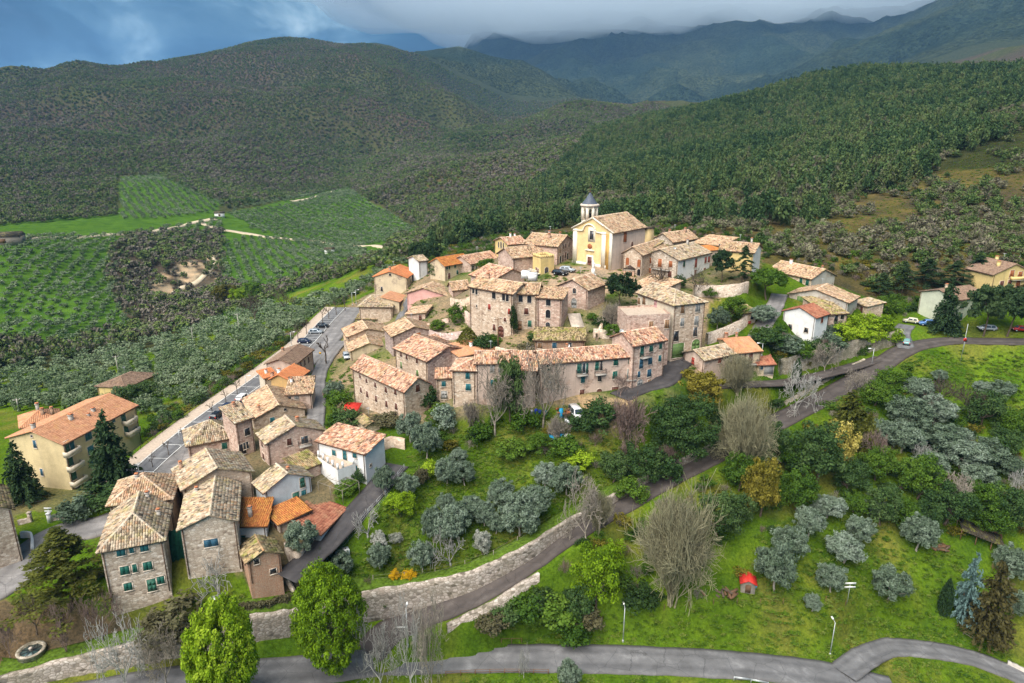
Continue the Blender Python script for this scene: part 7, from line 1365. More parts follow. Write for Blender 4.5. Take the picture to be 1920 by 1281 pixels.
wall_line('stone_wall', 'bright stone wall by the corner of the apartment garden', [(98,976),(122,972)], 1.0, 'plaster_grey', .5)
wall_line('stone_wall', 'terrace wall in the walled garden below the long red-shuttered house', [(605,742),(625,742),(650,745)], 1.4, 'stone_pink', .5)
wall_line('concrete_barrier', 'pale concrete barrier at the lower right corner', [(1888,1246),(1905,1254),(1925,1264)], .8, 'concrete', .5, 'barrier')
wall_line('stone_wall', 'rubble garden wall left of the palazzo under the pale long roof', [(846,572),(858,576),(872,574),(882,570)], 2.2, 'stone_beige', .6)
wall_line('stone_wall', 'low stone wall around the garden plot between the mauve gable and the pink house', [(760,612),(790,618),(815,612),(842,604)], 1.3, 'stone_pink', .5)
wall_line('stone_wall', 'stone wall under the sloping terrace right of the egg-shaped conifer', [(930,662),(965,668),(1000,662)], 1.5, 'stone_beige', .5)
wall_line('stone_wall', 'grey stone wall beneath the bare bush by the chapel', [(1112,632),(1145,634),(1172,628)], 2.0, 'stone_grey', .5)
# steps between the chapel and the palazzo
def steps():
    a = hit(1088, 628); b = at_z(1076, 588, 39.2); c = (a + b)/2; root = thing('stone_steps', 'pale stone steps climbing between the palazzo and the chapel', 'steps', tuple(a)); d = b - a; n_ = np.array([-d[1], d[0], 0]); n_ /= np.linalg.norm(n_); ang = math.atan2(d[1], d[0])
    for i in range(18): m = MB(); m.box(d*(i + .5)/18 + [0, 0, -.12], (np.hypot(d[0], d[1])/18*1.05, 3.0, .5), Matrix.Rotation(ang, 3, 'Z')); m.build('step', 'stone_trim', root)
steps()
# ---- cars
CARM = {}
def car_parts(kind, col):
    key = (kind, col)
    if key in CARM: return CARM[key]
    L_, W_, H_ = dict(hatch=(3.9, 1.66, 1.5), estate=(4.4, 1.75, 1.5), suv=(4.5, 1.85, 1.75), van=(4.9, 1.95, 2.1))[kind]
    if kind == 'van': top = [(-L_/2, .75), (-L_/2 + .1, 1.95), (-L_*.1, 2.1), (L_*.20, 2.05), (L_*.38, 1.15), (L_/2, .95)]
    elif kind == 'suv': top = [(-L_/2, .95), (-L_*.44, 1.68), (0, 1.75), (L_*.14, 1.70), (L_*.27, 1.10), (L_/2, .95)]
    else: top = [(-L_/2, .85), (-L_*.40, 1.40), (-.1, 1.5), (L_*.14, 1.45), (L_*.28, .98), (L_/2, .78)]
    belt = .98 if kind in ('suv', 'van') else .86
    # body: lofted sections along x, narrower above the belt line
    m = MB(); xs = [t[0] for t in top]; secs = []
    for x, zt in top:
        e = .06 if abs(x) > L_/2 - .02 else 0; w = W_/2 - e; wt = W_/2*.78 if zt > belt + .15 else w*.96; zb_ = .32 if abs(x) < L_/2 - .02 else .42
        secs.append([(x, -w, zb_), (x, -w, min(belt, zt)), (x, -wt, zt), (x, wt, zt), (x, w, min(belt, zt)), (x, w, zb_)])
    V = [p for s in secs for p in s]; F = []
    for i in range(len(secs) - 1):
        for k in range(6): F.append([i*6 + k, i*6 + (k + 1) % 6, i*6 + 6 + (k + 1) % 6, i*6 + 6 + k])
    F += [[0, 1, 2, 3, 4, 5][::-1], [(len(secs) - 1)*6 + k for k in range(6)]]; m.add(V, F); body = m.mesh('body', col)
    g = MB()
    def quad(pts, off): g.add(np.array(pts) + off, [[0, 1, 2, 3]])
    x0, x1 = top[1][0], top[3][0]; z1 = top[2][1] - .12
    for sgn in (-1, 1):
        for a, b in ((x0 + .12, (x0 + x1)/2 - .05), ((x0 + x1)/2 + .05, x1 + .25)): quad([(a - .02, sgn*(W_/2 - .0), belt + .04), (b, sgn*(W_/2), belt + .04), (min(b, x1 - .05), sgn*W_/2*.82, z1), (a + .08, sgn*W_/2*.82, z1)], (0, sgn*.015, 0))
    f0, f1 = np.array(top[3]), np.array(top[4]); d = f1 - f0; nrm = np.array([-d[1], d[0]]); nrm /= np.linalg.norm(nrm); nrm = nrm if nrm[1] > 0 else -nrm
    p, r_ = f0 + d*.08 + nrm*.02, f0 + d*.92 + nrm*.02; quad([(p[0], -W_*.36, p[1]), (p[0], W_*.36, p[1]), (r_[0], W_*.43, r_[1]), (r_[0], -W_*.43, r_[1])], 0)
    f0, f1 = np.array(top[1]), np.array(top[0]); d = f1 - f0; nrm = np.array([d[1], -d[0]]); nrm /= np.linalg.norm(nrm); nrm = nrm if nrm[0] < 0 else -nrm
    p, r_ = f0 + d*.08 + nrm*.02, f0 + d*.62 + nrm*.02; quad([(p[0], -W_*.36, p[1]), (p[0], W_*.36, p[1]), (r_[0], W_*.41, r_[1]), (r_[0], -W_*.41, r_[1])], 0)
    glass = g.mesh('car_window', 'glass_dark')
    wh = MB(); wh.tube((0, -.1, 0), (0, .1, 0), .32, n=14); tyre = wh.mesh('wheel', 'rubber'); wh = MB(); wh.tube((0, -.115, 0), (0, .115, 0), .2, n=10); rim = wh.mesh('rim', 'galvanised')
    hl = MB(); hl.box((0, 0, 0), (.12, .34, .16)); hlm = hl.mesh('headlight', 'lamp_glass'); tl = MB(); tl.box((0, 0, 0), (.1, .22, .3)); tlm = tl.mesh('tail_light', 'red_sheet')
    bp_ = MB(); bp_.box((L_/2 + .02, 0, .45), (.14, W_*.9, .22)); bp_.box((-L_/2 - .02, 0, .48), (.14, W_*.9, .22)); bm_ = [MB().box((s_*(L_/2 + .02), 0, .46), (.14, W_*.92, .22)).mesh('bumper', 'dark_metal') for s_ in (1, -1)]
    mir = MB().box((0, 0, 0), (.16, .2, .14)).mesh('mirror', col)
    CARM[key] = (L_, W_, H_, body, glass, tyre, rim, hlm, tlm, bm_, mir, top); return CARM[key]
def car(kind, col, px, py, heading, label, group='parked cars', lift=.12, name='car', cat='car'):
    p = hit(px, py); L_, W_, H_, body, glass, tyre, rim, hlm, tlm, bm_, mir, top = car_parts(kind, col)
    root = thing(name, label, cat, (p[0], p[1], p[2] + lift), heading, group); obj('body', body, root); obj('car_window', glass, root)
    for sx in (-1, 1):
        for sy in (-1, 1):
            w = obj('wheel', tyre, root, (sx*L_*.31, sy*(W_/2 - .1), .32)); obj('rim', rim, w)
    for sy in (-1, 1): obj('headlight', hlm, root, (L_/2 - .02, sy*W_*.34, .70)); obj('tail_light', tlm, root, (-L_/2 + .0, sy*W_*.40, .80)); obj('mirror', mir, root, (L_*.14, sy*(W_/2 + .08), 1.0))
    for b in bm_: obj('bumper', b, root)
    return root
for n_, c_, r_ in (('car_black', (.012, .014, .02), .25), ('car_silver', (.42, .47, .52), .3), ('car_navy', (.02, .03, .075), .25), ('car_white', (.80, .80, .80), .3), ('car_blue', (.10, .22, .50), .3), ('car_red', (.42, .02, .02), .3), ('car_teal', (.18, .36, .36), .35), ('car_cream', (.72, .66, .50), .4)): plain(n_, c_, r_, .15, .03, 1, .6)
def street_dir(px, py, perp=False):
    p = hit(px, py); d = np.hypot(*(_ps[:, :2] - p[:2]).T); i = int(np.clip(np.argmin(d), 1, len(_ps) - 2)); t = _ps[i - 1] - _ps[i + 1]; return math.atan2(t[1], t[0]) + (math.pi/2 if perp else 0)
car('hatch', 'car_black', 605, 615, street_dir(605,615,True) + math.pi, 'black hatchback, farthest of three cars in the marked bays'); car('estate', 'car_silver', 592, 626, street_dir(592,626,True) + math.pi, 'silver-blue car in the marked bays between two dark cars'); car('hatch', 'car_navy', 571, 644, street_dir(571,644,True) + math.pi, 'dark car in the marked bays nearest the grey-roofed house')
car('estate', 'car_white', 456, 750, street_dir(456,750), 'white car parked along the promenade behind the pale gable roof'); car('estate', 'car_navy', 428, 768, street_dir(428,768), 'dark blue car parked behind the white car by the promenade'); car('hatch', 'car_black', 408, 784, street_dir(408,784), 'dark car half hidden by the low mottled roof by the promenade')
car('estate', 'car_silver', 650, 672, R(-70), 'pale blue car parked alone against the cream gable house'); car('estate', 'car_black', 1050, 516, R(-30), 'black car parked on the church square by the yellow turret'); car('estate', 'car_silver', 1064, 510, R(-25), 'silver car parked behind the black one on the church square')
car('suv', 'car_blue', 1738, 611, R(170), 'blue off-road car beside the pale green house'); car('estate', 'car_silver', 1850, 620, R(170), 'grey car under the dark pines at the right'); car('hatch', 'car_red', 1912, 622, R(170), 'red car at the right edge of the view'); car('estate', 'car_teal', 1699, 646, R(60), 'green and dark blue car at the bend beside the stone wall'); car('hatch', 'car_cream', 1707, 606, R(150), 'cream vehicle beside the blue off-road car')
car('van', 'car_white', 1080, 782, R(-75), 'white van parked among the junk below the long row house', name='van', cat='van')
# ---- lamps and poles
def lamp(px, py, hpx, label, group='street lamps', arm=.9, ang=0, mat='galvanised'):
    p = hit(px, py); _, h = size_at(p, 1, hpx); root = thing('street_lamp', label, 'street lamp', tuple(p), ang, group)
    MB().tube((0, 0, -.3), (0, 0, h), .10, .055, n=8).build('pole', mat, root); MB().tube((0, 0, h - .05), (arm, 0, h + .12), .04, n=6).build('arm', mat, root)
    MB().box((arm + .2, 0, h + .1), (.75, .30, .16), None, .7).build('lamp_head', 'lamp_glass', root); MB().lathe([(.17, -.2), (.17, .35), (.1, .5)], 8).build('base', mat, root)
for a in [(1168,1204,58,'slim street lamp on the verge of the lower road, before the leafy bank',R(90)),(1556,1229,58,'slim street lamp on the verge near the side road junction',R(90)),(765,1212,64,'street lamp standing at the road junction behind bare trees',R(90)),(547,650,27,'promenade lamp nearest the grey-roofed house',0),(463,735,30,'promenade lamp beside the parked white car',0),(339,838,33,'promenade lamp beside the pyramid-roofed house',0),(661,573,24,'promenade lamp at the far end of the car park',0),(1634,686,32,'lamp on the old lane wall',R(180)),(1428,668,24,'lamp beside the speckled orange roof',R(180)),(668,570,26,'farthest lamp behind the car park end',0)]: lamp(*a[:4], ang=a[4])
def utility(px, py, hpx, label, mat='concrete', arms=1):
    p = hit(px, py); _, h = size_at(p, 1, hpx); root = thing('utility_pole', label, 'utility pole', tuple(p), R(25), 'utility poles'); MB().tube((0, 0, -.3), (0, 0, h), .16, .10, n=7).build('pole', mat, root)
    for i in range(arms):
        MB().box((0, 0, h - .4 - i*.8), (1.8, .12, .12)).build('crossarm', mat, root)
        for x in (-.8, 0, .8): MB().lathe([(.06, 0), (.08, .1), (.04, .25)], 6, (x, 0, h - .34 - i*.8)).build('insulator', 'lamp_glass', root)
    return p + [0, 0, h]
UP1 = utility(223,705,38,'pale utility pole behind the farm building'); UP2 = utility(36,772,25,'utility pole behind the hipped salmon roof'); UP3 = utility(363,646,32,'utility pole in the middle of the near olive slope'); UP4 = utility(449,626,38,'tall pale utility pole beside the spreading bare oak'); utility(1032,414,24,'utility pole in the clearing on the hill left of the bell tower'); utility(1071,372,24,'utility pole higher on the hill clearing behind the bell tower')
UP5 = utility(934,656,60,'wooden pole standing in front of the palazzo left wing','wood_brown'); UP6 = utility(253,912,34,'dark pole beside the tall conifer and the apartment block','dark_metal'); utility(567,592,14,'small pole at the edge of the olive slope by the car park')
def wire(a, b, sag, label):
    t = np.linspace(0, 1, 18)[:, None]; P = np.asarray(a)*(1 - t) + np.asarray(b)*t; P[:, 2] -= (4*sag*t*(1 - t))[:, 0]; m = MB()
    for p, q_ in zip(P[:-1], P[1:]): m.tube(p, q_, .022, n=4, cap=False)
    tag(m.build('overhead_wire', 'wire_black'), label, 'wire')
wire(UP6, at_z(20, 948, 19.5), 1.2, 'cable running left from the dark pole past the apartment block'); wire(UP6, HOUSES['villa_rear']['W3'](1, 1, 25.5), .5, 'short cable from the dark pole to the yellowish hipped roof'); wire(at_z(578, 785, 22), at_z(660, 735, 29), 1.0, 'cable crossing the narrow street to the red-shuttered house'); wire(at_z(835, 575, 33), at_z(880, 552, 41), .5, 'cable stretched from the pink house to the palazzo')
wire(UP1, UP3, 2, 'long cable over the olive slope between two utility poles'); wire(UP3, UP4, 2, 'cable over the olive slope to the tall pale pole')
# ---- signs
def sign(px, py, hpx, label, plates, posts=1):
    p = hit(px, py); _, h = size_at(p, 1, hpx); root = thing('road_sign', label, 'sign', tuple(p), 0, 'signs')
    for k in range(posts): MB().tube(((k - (posts - 1)/2)*1.2, .06, -.3), ((k - (posts - 1)/2)*1.2, .06, h), .05, n=6).build('post', 'galvanised', root)
    for sh, z, w, hh, mt in plates:
        m = MB()
        if sh == 'disc': m.lathe([(w/2, -.02), (w/2, .02)], 16); m.v[-1] = m.v[-1] @ np.array(Matrix.Rotation(math.pi/2, 3, 'X')).T + [0, -.03, h*z]
        else: m.box((0, -.02, h*z), (w, .06, hh))
        m.build('plate', mt, root)
sign(1800,684,76,'road sign cluster at the bend with a red and white disc',[('disc',.62,.9,.9,'red_sheet'),('box',.62,.6,.16,'white_paint')]); bpy.context.view_layer.update()
sign(1806,660,28,'blue rectangular road sign beside the bend',[('box',.8,.9,.9,'paint_blue')]); sign(1588,1134,40,'white double-board sign on a post on the olive lawn',[('box',.80,1.9,.34,'white_paint'),('box',.97,1.9,.34,'white_paint')]); sign(95,978,26,'pale two-part sign at the apartment gate',[('box',.75,1.3,.3,'white_paint'),('box',.96,1.3,.3,'white_paint')]); sign(173,962,20,'small white sign on the grass by the left street',[('box',.9,1.0,.35,'white_paint')]); sign(602,682,22,'orange post box sign under the pollarded plane',[('box',.9,.5,.6,'yellow_paint')]); sign(1660,585,16,'small warning sign at the green bush by the hill lane',[('disc',.9,.8,.8,'red_sheet')]); sign(755,1190,14,'white direction sign behind the bare trees at the junction',[('box',.9,1.7,.3,'white_paint')])
for i, (px, py) in enumerate([(58,978),(94,980)]): p = hit(px, py); m = MB(); m.box((0, 0, .8), (.5, .5, 1.9)); m.box((0, 0, 1.8), (.65, .65, .14)); tag(obj('gate_pillar', m.mesh('gate_pillar', ('stone_grey', 'plaster_white')[i]), None, tuple(p)), ('grey stone gate pillar, left of the apartment gate', 'white gate pillar, right of the apartment gate')[i], 'gate pillar')
# ---- small buildings and garden things
def kennel():
    p = hit(1401, 1104); r = thing('garden_hut', 'tiny wooden hut with bright red sheet roof on the olive lawn', 'hut', tuple(p), R(-14)); w, d, h = 2.3, 2.0, 1.7
    m = MB(); m.add([(-w/2,-d/2,-.2),(w/2,-d/2,-.2),(w/2,d/2,-.2),(-w/2,d/2,-.2),(-w/2,-d/2,h),(w/2,-d/2,h),(w/2,d/2,h),(-w/2,d/2,h),(0,-d/2,h+.6),(0,d/2,h+.6)], [[0,1,5,8,4],[1,2,6,5],[2,3,7,9,6],[3,0,4,7]]); m.build('wall', 'wood_grey', r)
    for s in (-1, 1):
        m = MB(); a = math.atan2(.6, w/2); m.box((s*w*.30, 0, h + .33), (w*.70, d + .7, .07), Matrix.Rotation(s*a, 3, 'Y'))
        for k in range(7): m.box((s*w*.30 + s*.02, -d/2 - .3 + k*.43, h + .385), (w*.70, .06, .05), Matrix.Rotation(s*a, 3, 'Y'))
        m.build('roof', 'red_sheet', r)
    MB().box((0, -d/2 - .03, .7), (.9, .06, 1.5)).build('door', 'wood_brown', r)
    tag(obj('water_can', MB().lathe([(.2, 0), (.3, .25), (.2, .5)], 10).mesh('water_can', 'tarp_blue'), None, tuple(hit(1416, 1102))), 'small blue tub beside the red-roofed hut', 'tub')
kennel()
def red_shed():
    p = hit(661, 778); r = thing('tool_shed', 'little shed with bright red sloping roof under the long red-shuttered house', 'shed', tuple(p), R(-10)); w, d, h = 3.0, 2.2, 1.9
    MB().box((0, 0, h/2 - .2), (w, d, h)).build('wall', 'wood_grey', r); m = MB(); m.box((0, 0, h + .05), (w + .6, d + .8, .08), Matrix.Rotation(.28, 3, 'X'))
    for k in range(6): m.box((-1.5 + k*.6, 0, h + .12), (.08, d + .8, .06), Matrix.Rotation(.28, 3, 'X'))
    m.build('roof', 'red_sheet', r); MB().box((.3, -d/2 - .03, .75), (1.0, .06, 1.5)).build('door', 'wood_brown', r)
red_shed()
house('tiny_shed', 'stone_shed', 'tiny stone hut with mossy tiled roof at the foot of the long red-shuttered house', (686,800), (712,793), (672,786), 20.6, ze=22.8, roof='y', rise=.6, wall='stone_beige', tile='tile_moss', cat='shed', pipes=False, over=.3)
def open_shed():
    a, b = hit(1800, 1012), hit(1884, 1046); d = b - a; L_ = np.hypot(d[0], d[1]); r = thing('lean_to_shed', 'open wooden lean-to with mossy roof at the right edge of the olive lawn', 'shed', tuple(a), math.atan2(d[1], d[0])); dz = d[2]
    for k in range(4):
        for y, h in ((0, 2.2), (3, 2.7)): MB().box((L_*k/3, y, h/2 + dz*k/3 - .2), (.16, .16, h + .4)).build('post', 'wood_brown', r)
    m = MB(); m.box((L_/2, 3.1, 1.2 + dz/2), (L_, .1, 2.6)); m.build('back_wall', 'wood_brown', r)
    Mz = Matrix.Rotation(-math.atan2(dz, L_), 3, 'Y') @ Matrix.Rotation(.17, 3, 'X'); m = MB()
    for k in range(int(L_/.5)): m.box((k*.5 + .25, 1.5, 2.62 + dz*(k + .5)*.5/L_ + .03*(k % 2)), (.52, 4.2, .07), Matrix.Rotation(.17, 3, 'X'))
    m.build('roof', 'tile_moss', r)['kind'] = 'stuff'
open_shed()
g_ = np.random.default_rng(4)
def pile(px, py, n, spread, label, cat, name, mats, sz, kind='log'):
    p = hit(px, py); r = thing(name, label, cat, tuple(p))
    for i in range(n):
        m = MB(); x, y, z = g_.normal()*spread, g_.normal()*spread*.6, abs(g_.normal())*spread*.25 + .15; a = g_.random()*3
        if kind == 'log': m.tube((x, y, z), (x + math.cos(a)*sz*3, y + math.sin(a)*sz*3, z + .1), sz*.35, n=6)
        else: m.box((x, y, z), (sz*(.6 + g_.random()), sz*(.5 + g_.random()), sz*(.3 + .8*g_.random())), Matrix.Rotation(a, 3, 'Z'))
        m.build(kind, mats[i % len(mats)], r)
pile(1763,1030,26,.8,'dark heap of cut logs beside the tall olive','wood pile','wood_pile',['wood_brown','bark'],.55); pile(1360,1120,20,1.2,'rusty brown brushwood heap at the foot of the enormous thicket','brush pile','brush_pile',['wood_brown','bark'],.6)
pile(1060,775,16,1.0,'heap of red-brown planks beside the blue barrels','plank pile','plank_pile',['wood_brown','paint_rust'],.5,'plank')
pile(1052,818,9,.9,'heap of white and blue sacks on the green slope','rubbish heap','rubbish_heap',['white_paint','concrete','tarp_blue'],.8,'sack')
for px, py, mt, lb in [(1005,775,'barrel_blue','deep blue barrel nearest the rose house'),(1012,777,'barrel_blue','second deep blue barrel beside the tall bare tree'),(1023,779,'tarp_blue','small turquoise tub beside the tall bare tree'),(997,777,'galvanised','grey metal drum left of the blue barrels')]:
    tag(obj('barrel', MB().lathe([(.3,0),(.34,.12),(.34,.8),(.3,.95)],12).mesh('barrel', mt), None, tuple(hit(px, py))), lb, 'barrel', 'barrels below the row')
for px, py, mt, lb, sz in [(1052,781,'tarp_blue','bright blue tarpaulin roll standing beside the white van',(.8,.8,2.0)),(1064,790,'galvanised','grey tarpaulin-covered stack beside the white van',(1.2,3.4,.7)),(1035,820,'tarp_blue','bright blue tarpaulin on the green slope',(1.0,2.2,.5))]:
    m = MB()
    for k in range(5): m.box((0, (k - 2)*sz[1]*.2, sz[2]*(.42 + .06*(k % 2))), (sz[0]*(.9 + .12*(k % 3)), sz[1]*.22, sz[2]*(.84 + .1*((k + 1) % 2))), Matrix.Rotation(.15*(k - 2), 3, 'X'), .8)
    tag(obj('tarpaulin', m.mesh('tarpaulin', mt), None, tuple(hit(px, py)), R(20)), lb, 'tarpaulin')
for i, (px, py) in enumerate([(636,1046),(649,1040)]):
    p = hit(px, py); r = thing('water_tank', ('white caged water tank, left of the pair by the driveway', 'white caged water tank, right of the pair by the driveway')[i], 'water tank', tuple(p), R(30), 'caged water tanks'); MB().box((0, 0, .62), (1.0, 1.2, 1.05), None, .97).build('tank', 'white_paint', r); MB().box((0, 0, .05), (1.1, 1.3, .14)).build('pallet', 'wood_grey', r); MB().lathe([(.12, 0), (.12, .08)], 8, (0, 0, 1.14)).build('cap', 'dark_metal', r)
    for x in (-.52, .52):
        for y in (-.4, 0, .4): MB().box((x, y, .62), (.03, .03, 1.1)).build('cage_bar', 'galvanised', r)
    for y in (-.62, .62):
        for x in (-.3, .3): MB().box((x, y, .62), (.03, .03, 1.1)).build('cage_bar', 'galvanised', r)
def swing():
    p = hit(409, 1142); r = thing('garden_swing', 'white metal garden swing on the villa lawn', 'garden swing', tuple(p), R(35))
    for s in (-.8, .8):
        for t in (-.6, .6): MB().tube((s, t, 0), (s, 0, 2.0), .05, n=6).build('leg', 'white_paint', r)
    MB().tube((-.9, 0, 2.0), (.9, 0, 2.0), .05, n=6).build('top_bar', 'white_paint', r); MB().box((0, .0, .55), (1.3, .5, .07)).build('seat', 'white_paint', r); MB().box((0, .27, .85), (1.3, .06, .55)).build('backrest', 'white_paint', r); MB().box((0, 0, 2.12), (1.8, 1.1, .05)).build('canopy', 'galvanised', r)
swing()
def fountain():
    p = hit(60, 1226); r = thing('fountain', 'round stone fountain basin in the small park at the lower left', 'fountain', tuple(p)); MB().lathe([(1.75, -.2), (1.75, .6), (1.85, .65), (1.85, .75), (1.4, .75), (1.35, .4), (.2, .4)], 24).build('basin', 'old_wall_stone', r); MB().lathe([(1.38, .45), (1.38, .5)], 24).build('water', 'water_basin', r)
    for k in range(4): a = k*math.pi/4; MB().box((0, 0, .62), (2.7, .08, .06), Matrix.Rotation(a, 3, 'Z')).build('grille_bar', 'dark_metal', r)
    MB().lathe([(.25, .4), (.18, .9), (.3, 1.0), (.1, 1.15)], 10).build('spout', 'stone_trim', r)
fountain()
def net():
    a, b = at_z(312, 996, 21.5), at_z(341, 992, 21.5); r = []; n = 14; V = []; rows = 10; c = at_z(318, 1062, 15.6); d = at_z(352, 1056, 15.6)
    for j in range(rows + 1):
        t = j/rows
        for i in range(n + 1):
            s = i/n; top = a*(1 - s) + b*s; bot = c*(1 - s) + d*s; P = top*(1 - t) + bot*t; P = P + np.array([0, -.18*math.sin(s*22 + t*2) - .5*math.sin(t*3.1)*(.6 + .4*math.sin(s*5)), .15*math.sin(s*9)*t]); V.append(P)
    V = np.array(V); c0 = V[0].copy(); I = np.arange(len(V)).reshape(rows + 1, n + 1); F = np.stack([I[:-1, :-1], I[:-1, 1:], I[1:, 1:], I[1:, :-1]], -1).reshape(-1, 4)
    tag(obj('shade_net', mesh_np('shade_net', V - c0, F, 'tarp_green', smooth=True), None, tuple(c0)), 'dark green shade net hanging between the villa and the stone gable house', 'net')
net()
def statue():
    p = at_z(1112, 516, 42.8); r = thing('statue', 'white statue on a pedestal in front of the church door', 'statue', tuple(p)); MB().box((0, 0, .9), (1.0, 1.0, 1.8), None, .85).box((0, 0, .1), (1.5, 1.5, .3)).build('pedestal', 'marble', r); MB().lathe([(.36, 1.8), (.42, 2.1), (.32, 2.7), (.40, 3.1), (.36, 3.4), (.14, 3.55), (.2, 3.75), (.16, 3.95), (.04, 4.05)], 10).build('figure', 'marble', r); m = MB(); m.tube((.3, 0, 3.3), (.55, -.2, 3.0), .1, .08); m.tube((.55, -.2, 3.0), (.35, -.4, 3.2), .08, .06); m.build('arm', 'marble', r)
statue()
def bell_gable():
    p = at_z(1179, 526, 40.5); r = thing('bell_gable', 'small brick bell gable with two arches on the chapel roof edge', 'bell gable', tuple(p), R(-20))
    for x in (-1.2, 0, 1.2): MB().box((x, 0, 1.4), (.5, .9, 2.9)).build('pier', 'brick_wall', r)
    MB().box((0, 0, 3.0), (3.1, 1.0, .4)).build('lintel', 'stone_trim', r); m = MB(); m.add([(-1.7,-.6,3.2),(1.7,-.6,3.2),(1.7,.6,3.2),(-1.7,.6,3.2),(0,-.6,4.3),(0,.6,4.3)], [[0,1,4],[1,2,5,4],[2,3,5],[3,0,4,5],[0,3,2,1]]); m.build('gable', 'tile_pink', r)
    for x in (-.6, .6): MB().lathe([(.32, 1.7), (.26, 2.0), (.12, 2.4)], 8, (x, 0, 0)).build('bell', 'dark_metal', r)
bell_gable()
for i, (px, py) in enumerate([(986,521),(999,525)]):
    p = at_z(px, py, 45.2); m = MB(); m.box((0, 0, .8), (2.0, 1.8, 1.7)); m.box((0, 0, 1.7), (2.1, 1.9, .12)); tag(obj('roof_tank', m.mesh('roof_tank', 'white_paint'), None, tuple(p), R(-15)), ('pale box tank on the palazzo roof, left of the pair', 'pale box tank on the palazzo roof, right of the pair')[i], 'tank', 'box tanks on the palazzo roof')
for i, (px, py) in enumerate([(1092,590),(1098,591)][:0]): pass
def pergola():
    a = hit(636, 925); r = thing('pergola', 'thin wire pergola over the grass plot between the two white houses', 'pergola', tuple(a), R(-32))
    for x in (-3, 0, 3):
        for y in (-2, 2): MB().tube((x, y, -.3), (x, y, 2.3), .05, n=6).build('post', 'wood_grey', r)
    for y in (-2, 0, 2): MB().tube((-3, y, 2.3), (3, y, 2.3), .04, n=5).build('beam', 'wood_grey', r)
    for x in (-3, -1.5, 0, 1.5, 3): MB().tube((x, -2, 2.35), (x, 2, 2.35), .03, n=5).build('crossbar', 'wood_grey', r)
pergola()
def terrace_posts():
    H = HOUSES['terrace_white']; W3 = H['W3']; z = H['ze'] + H['rise']
    for s in np.linspace(.2, H['la'] - .2, 5): MB().box(W3(s, .2, z + .5) - H['ctr'], (.34, .34, 1.1)).build('pillar', 'white_paint', H['root'])
    for t in np.linspace(1.2, H['lb'] - .3, 2): MB().box(W3(.2, t, z + .5) - H['ctr'], (.34, .34, 1.1)).build('pillar', 'white_paint', H['root'])
terrace_posts()
# ---- far things
def hut(px, py, w, d, h, label, wall='plaster_white', tile='tile_grey'):
    p = hit(px, py); r = thing('far_hut', label, 'hut', tuple(p), R(20)); MB().box((0, 0, h/2 - 1), (w, d, h + 2)).build('wall', wall, r); m = MB(); e = .5; m.add([(-w/2-e,-d/2-e,h-.1),(w/2+e,-d/2-e,h-.1),(w/2+e,d/2+e,h-.1),(-w/2-e,d/2+e,h-.1),(-w/2-e,0,h+d*.25),(w/2+e,0,h+d*.25)], [[0,1,5,4],[1,2,5],[2,3,4,5],[3,0,4],[0,3,2,1]]); m.build('roof', tile, r); MB().box((0, -d/2 - .03, h*.45), (w*.2, .1, h*.6)).build('door', 'wood_brown', r)
hut(412,406,9,6,3.5,'small white hut at the bend of the far track'); hut(618,474,7,5,3,'tiny white hut among the rows of the far olive grove'); hut(10,456,22,12,5,'long grey barn at the left edge across the valley','wood_grey','tile_grey'); hut(1853,196,14,10,7,'lone pale house among the trees on the right hill crest','plaster_white','tile_pink')
def track(pts, hw, label_name, mat='paving'):
    P = catmull(np.array([hit(*p, rmin=300) for p in pts]), 6); P[:, 2] = gz(P[:, 0], P[:, 1]); l_, r_ = offset_line(P, hw), offset_line(P, -hw)
    for q_ in (l_, r_): q_[:, 2] = gz(q_[:, 0], q_[:, 1])
    obj(label_name, strip(label_name, l_, r_, mat, .8, 2, 1.2), kind='structure')
plain('dirt_track', (.50, .42, .30), .95, 0, .2, .3)
track([(20,452),(100,446),(200,441),(300,433),(365,418),(405,412)], 2.6, 'dirt_track', 'dirt_track'); track([(375,418),(400,427),(450,437),(520,447),(600,454),(700,461),(770,468)], 2.4, 'dirt_track', 'dirt_track'); track([(545,378),(590,370),(625,358)], 2.2, 'dirt_track', 'dirt_track')
for pts in ([(270,538),(300,560),(330,548),(372,528),(400,500),(402,482)],[(280,562),(310,590),(350,600),(372,612)]): track(pts, 2.0, 'dirt_track', 'dirt_track')
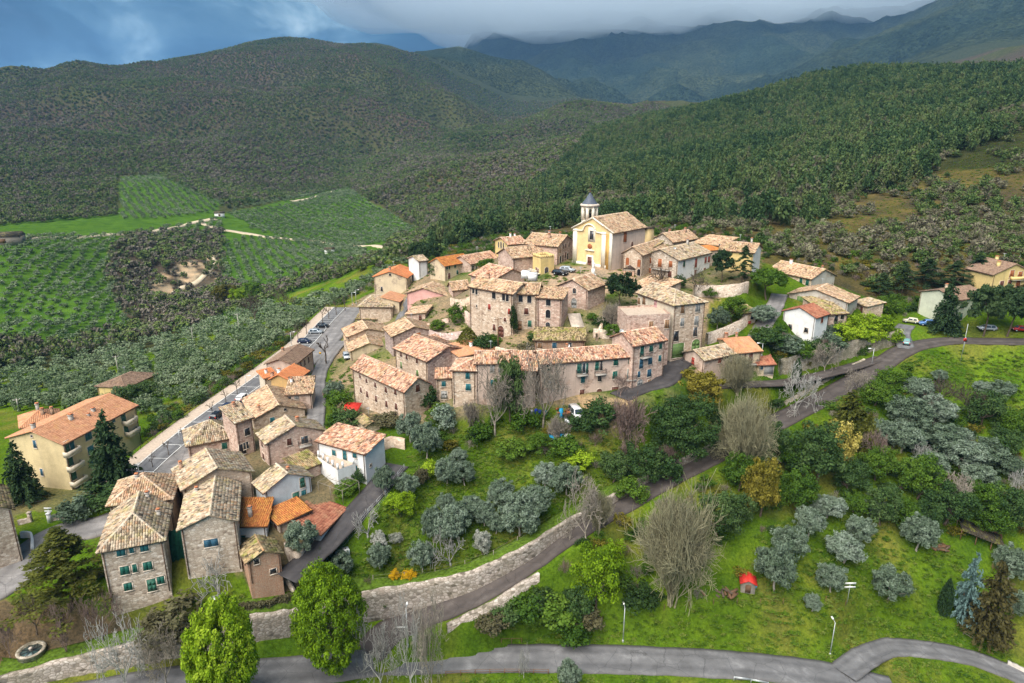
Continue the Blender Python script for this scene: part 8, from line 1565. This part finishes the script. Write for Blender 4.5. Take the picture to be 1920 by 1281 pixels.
# ------------------------------------------------------------------ air: haze over the valley, cloud on the mountain tops
def volume_mat(name, col, dens, aniso=0., absorb=(0, 0, 0)):
    m = bpy.data.materials.new(name); m.use_nodes = True; t = m.node_tree; t.nodes.clear(); o = N(t, 'ShaderNodeOutputMaterial'); v = N(t, 'ShaderNodeVolumePrincipled')
    v.inputs['Color'].default_value = (*col, 1); v.inputs['Density'].default_value = dens; v.inputs['Anisotropy'].default_value = aniso; t.links.new(v.outputs[0], o.inputs['Volume']); MATS[name] = m; return m
ztop = float(GZ.max()) + 20
volume_mat('haze_air', (.28, .56, 1.0), 5.5e-5)
hb = MB(); hb.box((0, 4400, (ztop - 130)/2), (17000, 9600, ztop + 130)); hb.build('haze', 'haze_air')['kind'] = 'stuff'
print('ztop', ztop)
volume_mat('cloud_vapour', (.88, .95, 1.0), .0022, .0)
def cloud_mesh():
    g = np.random.default_rng(3); bm_v, bm_f, n = [], [], 0
    import bmesh
    bm = bmesh.new()
    for i in range(60):
        u = R(-20 + 54*g.random()); r = 4300 + 3000*g.random(); zb_ = 610 + (r - 4300)*.06 + 90*g.random() + max(0, -math.degrees(u))*22
        s = Matrix.Translation((r*math.sin(u), r*math.cos(u), zb_ + 330)) @ Matrix.Rotation(g.random()*3, 4, 'Z') @ Matrix.Diagonal((520 + 500*g.random(), 520 + 400*g.random(), 330, 1))
        bmesh.ops.create_icosphere(bm, subdivisions=3, radius=1, matrix=s)
    me = bpy.data.meshes.new('clouds'); bm.to_mesh(me); bm.free()
    co = np.empty(len(me.vertices)*3, np.float32); me.vertices.foreach_get('co', co); co = co.reshape(-1, 3)
    co += ((np.stack([fbm(co[:, 0]/260, co[:, 2]/260 + co[:, 1]/300, 5, 3), fbm(co[:, 1]/260, co[:, 2]/260, 6, 3), fbm(co[:, 0]/240, co[:, 1]/240, 7, 3)], 1) - .5)*np.array([220, 220, 170])).astype(np.float32)
    me.vertices.foreach_set('co', co.ravel()); me.materials.append(MATS['cloud_vapour']); o = obj('clouds', me, kind='stuff')
    rm = o.modifiers.new('merge', 'REMESH'); rm.mode = 'VOXEL'; rm.voxel_size = 60
cloud_mesh()
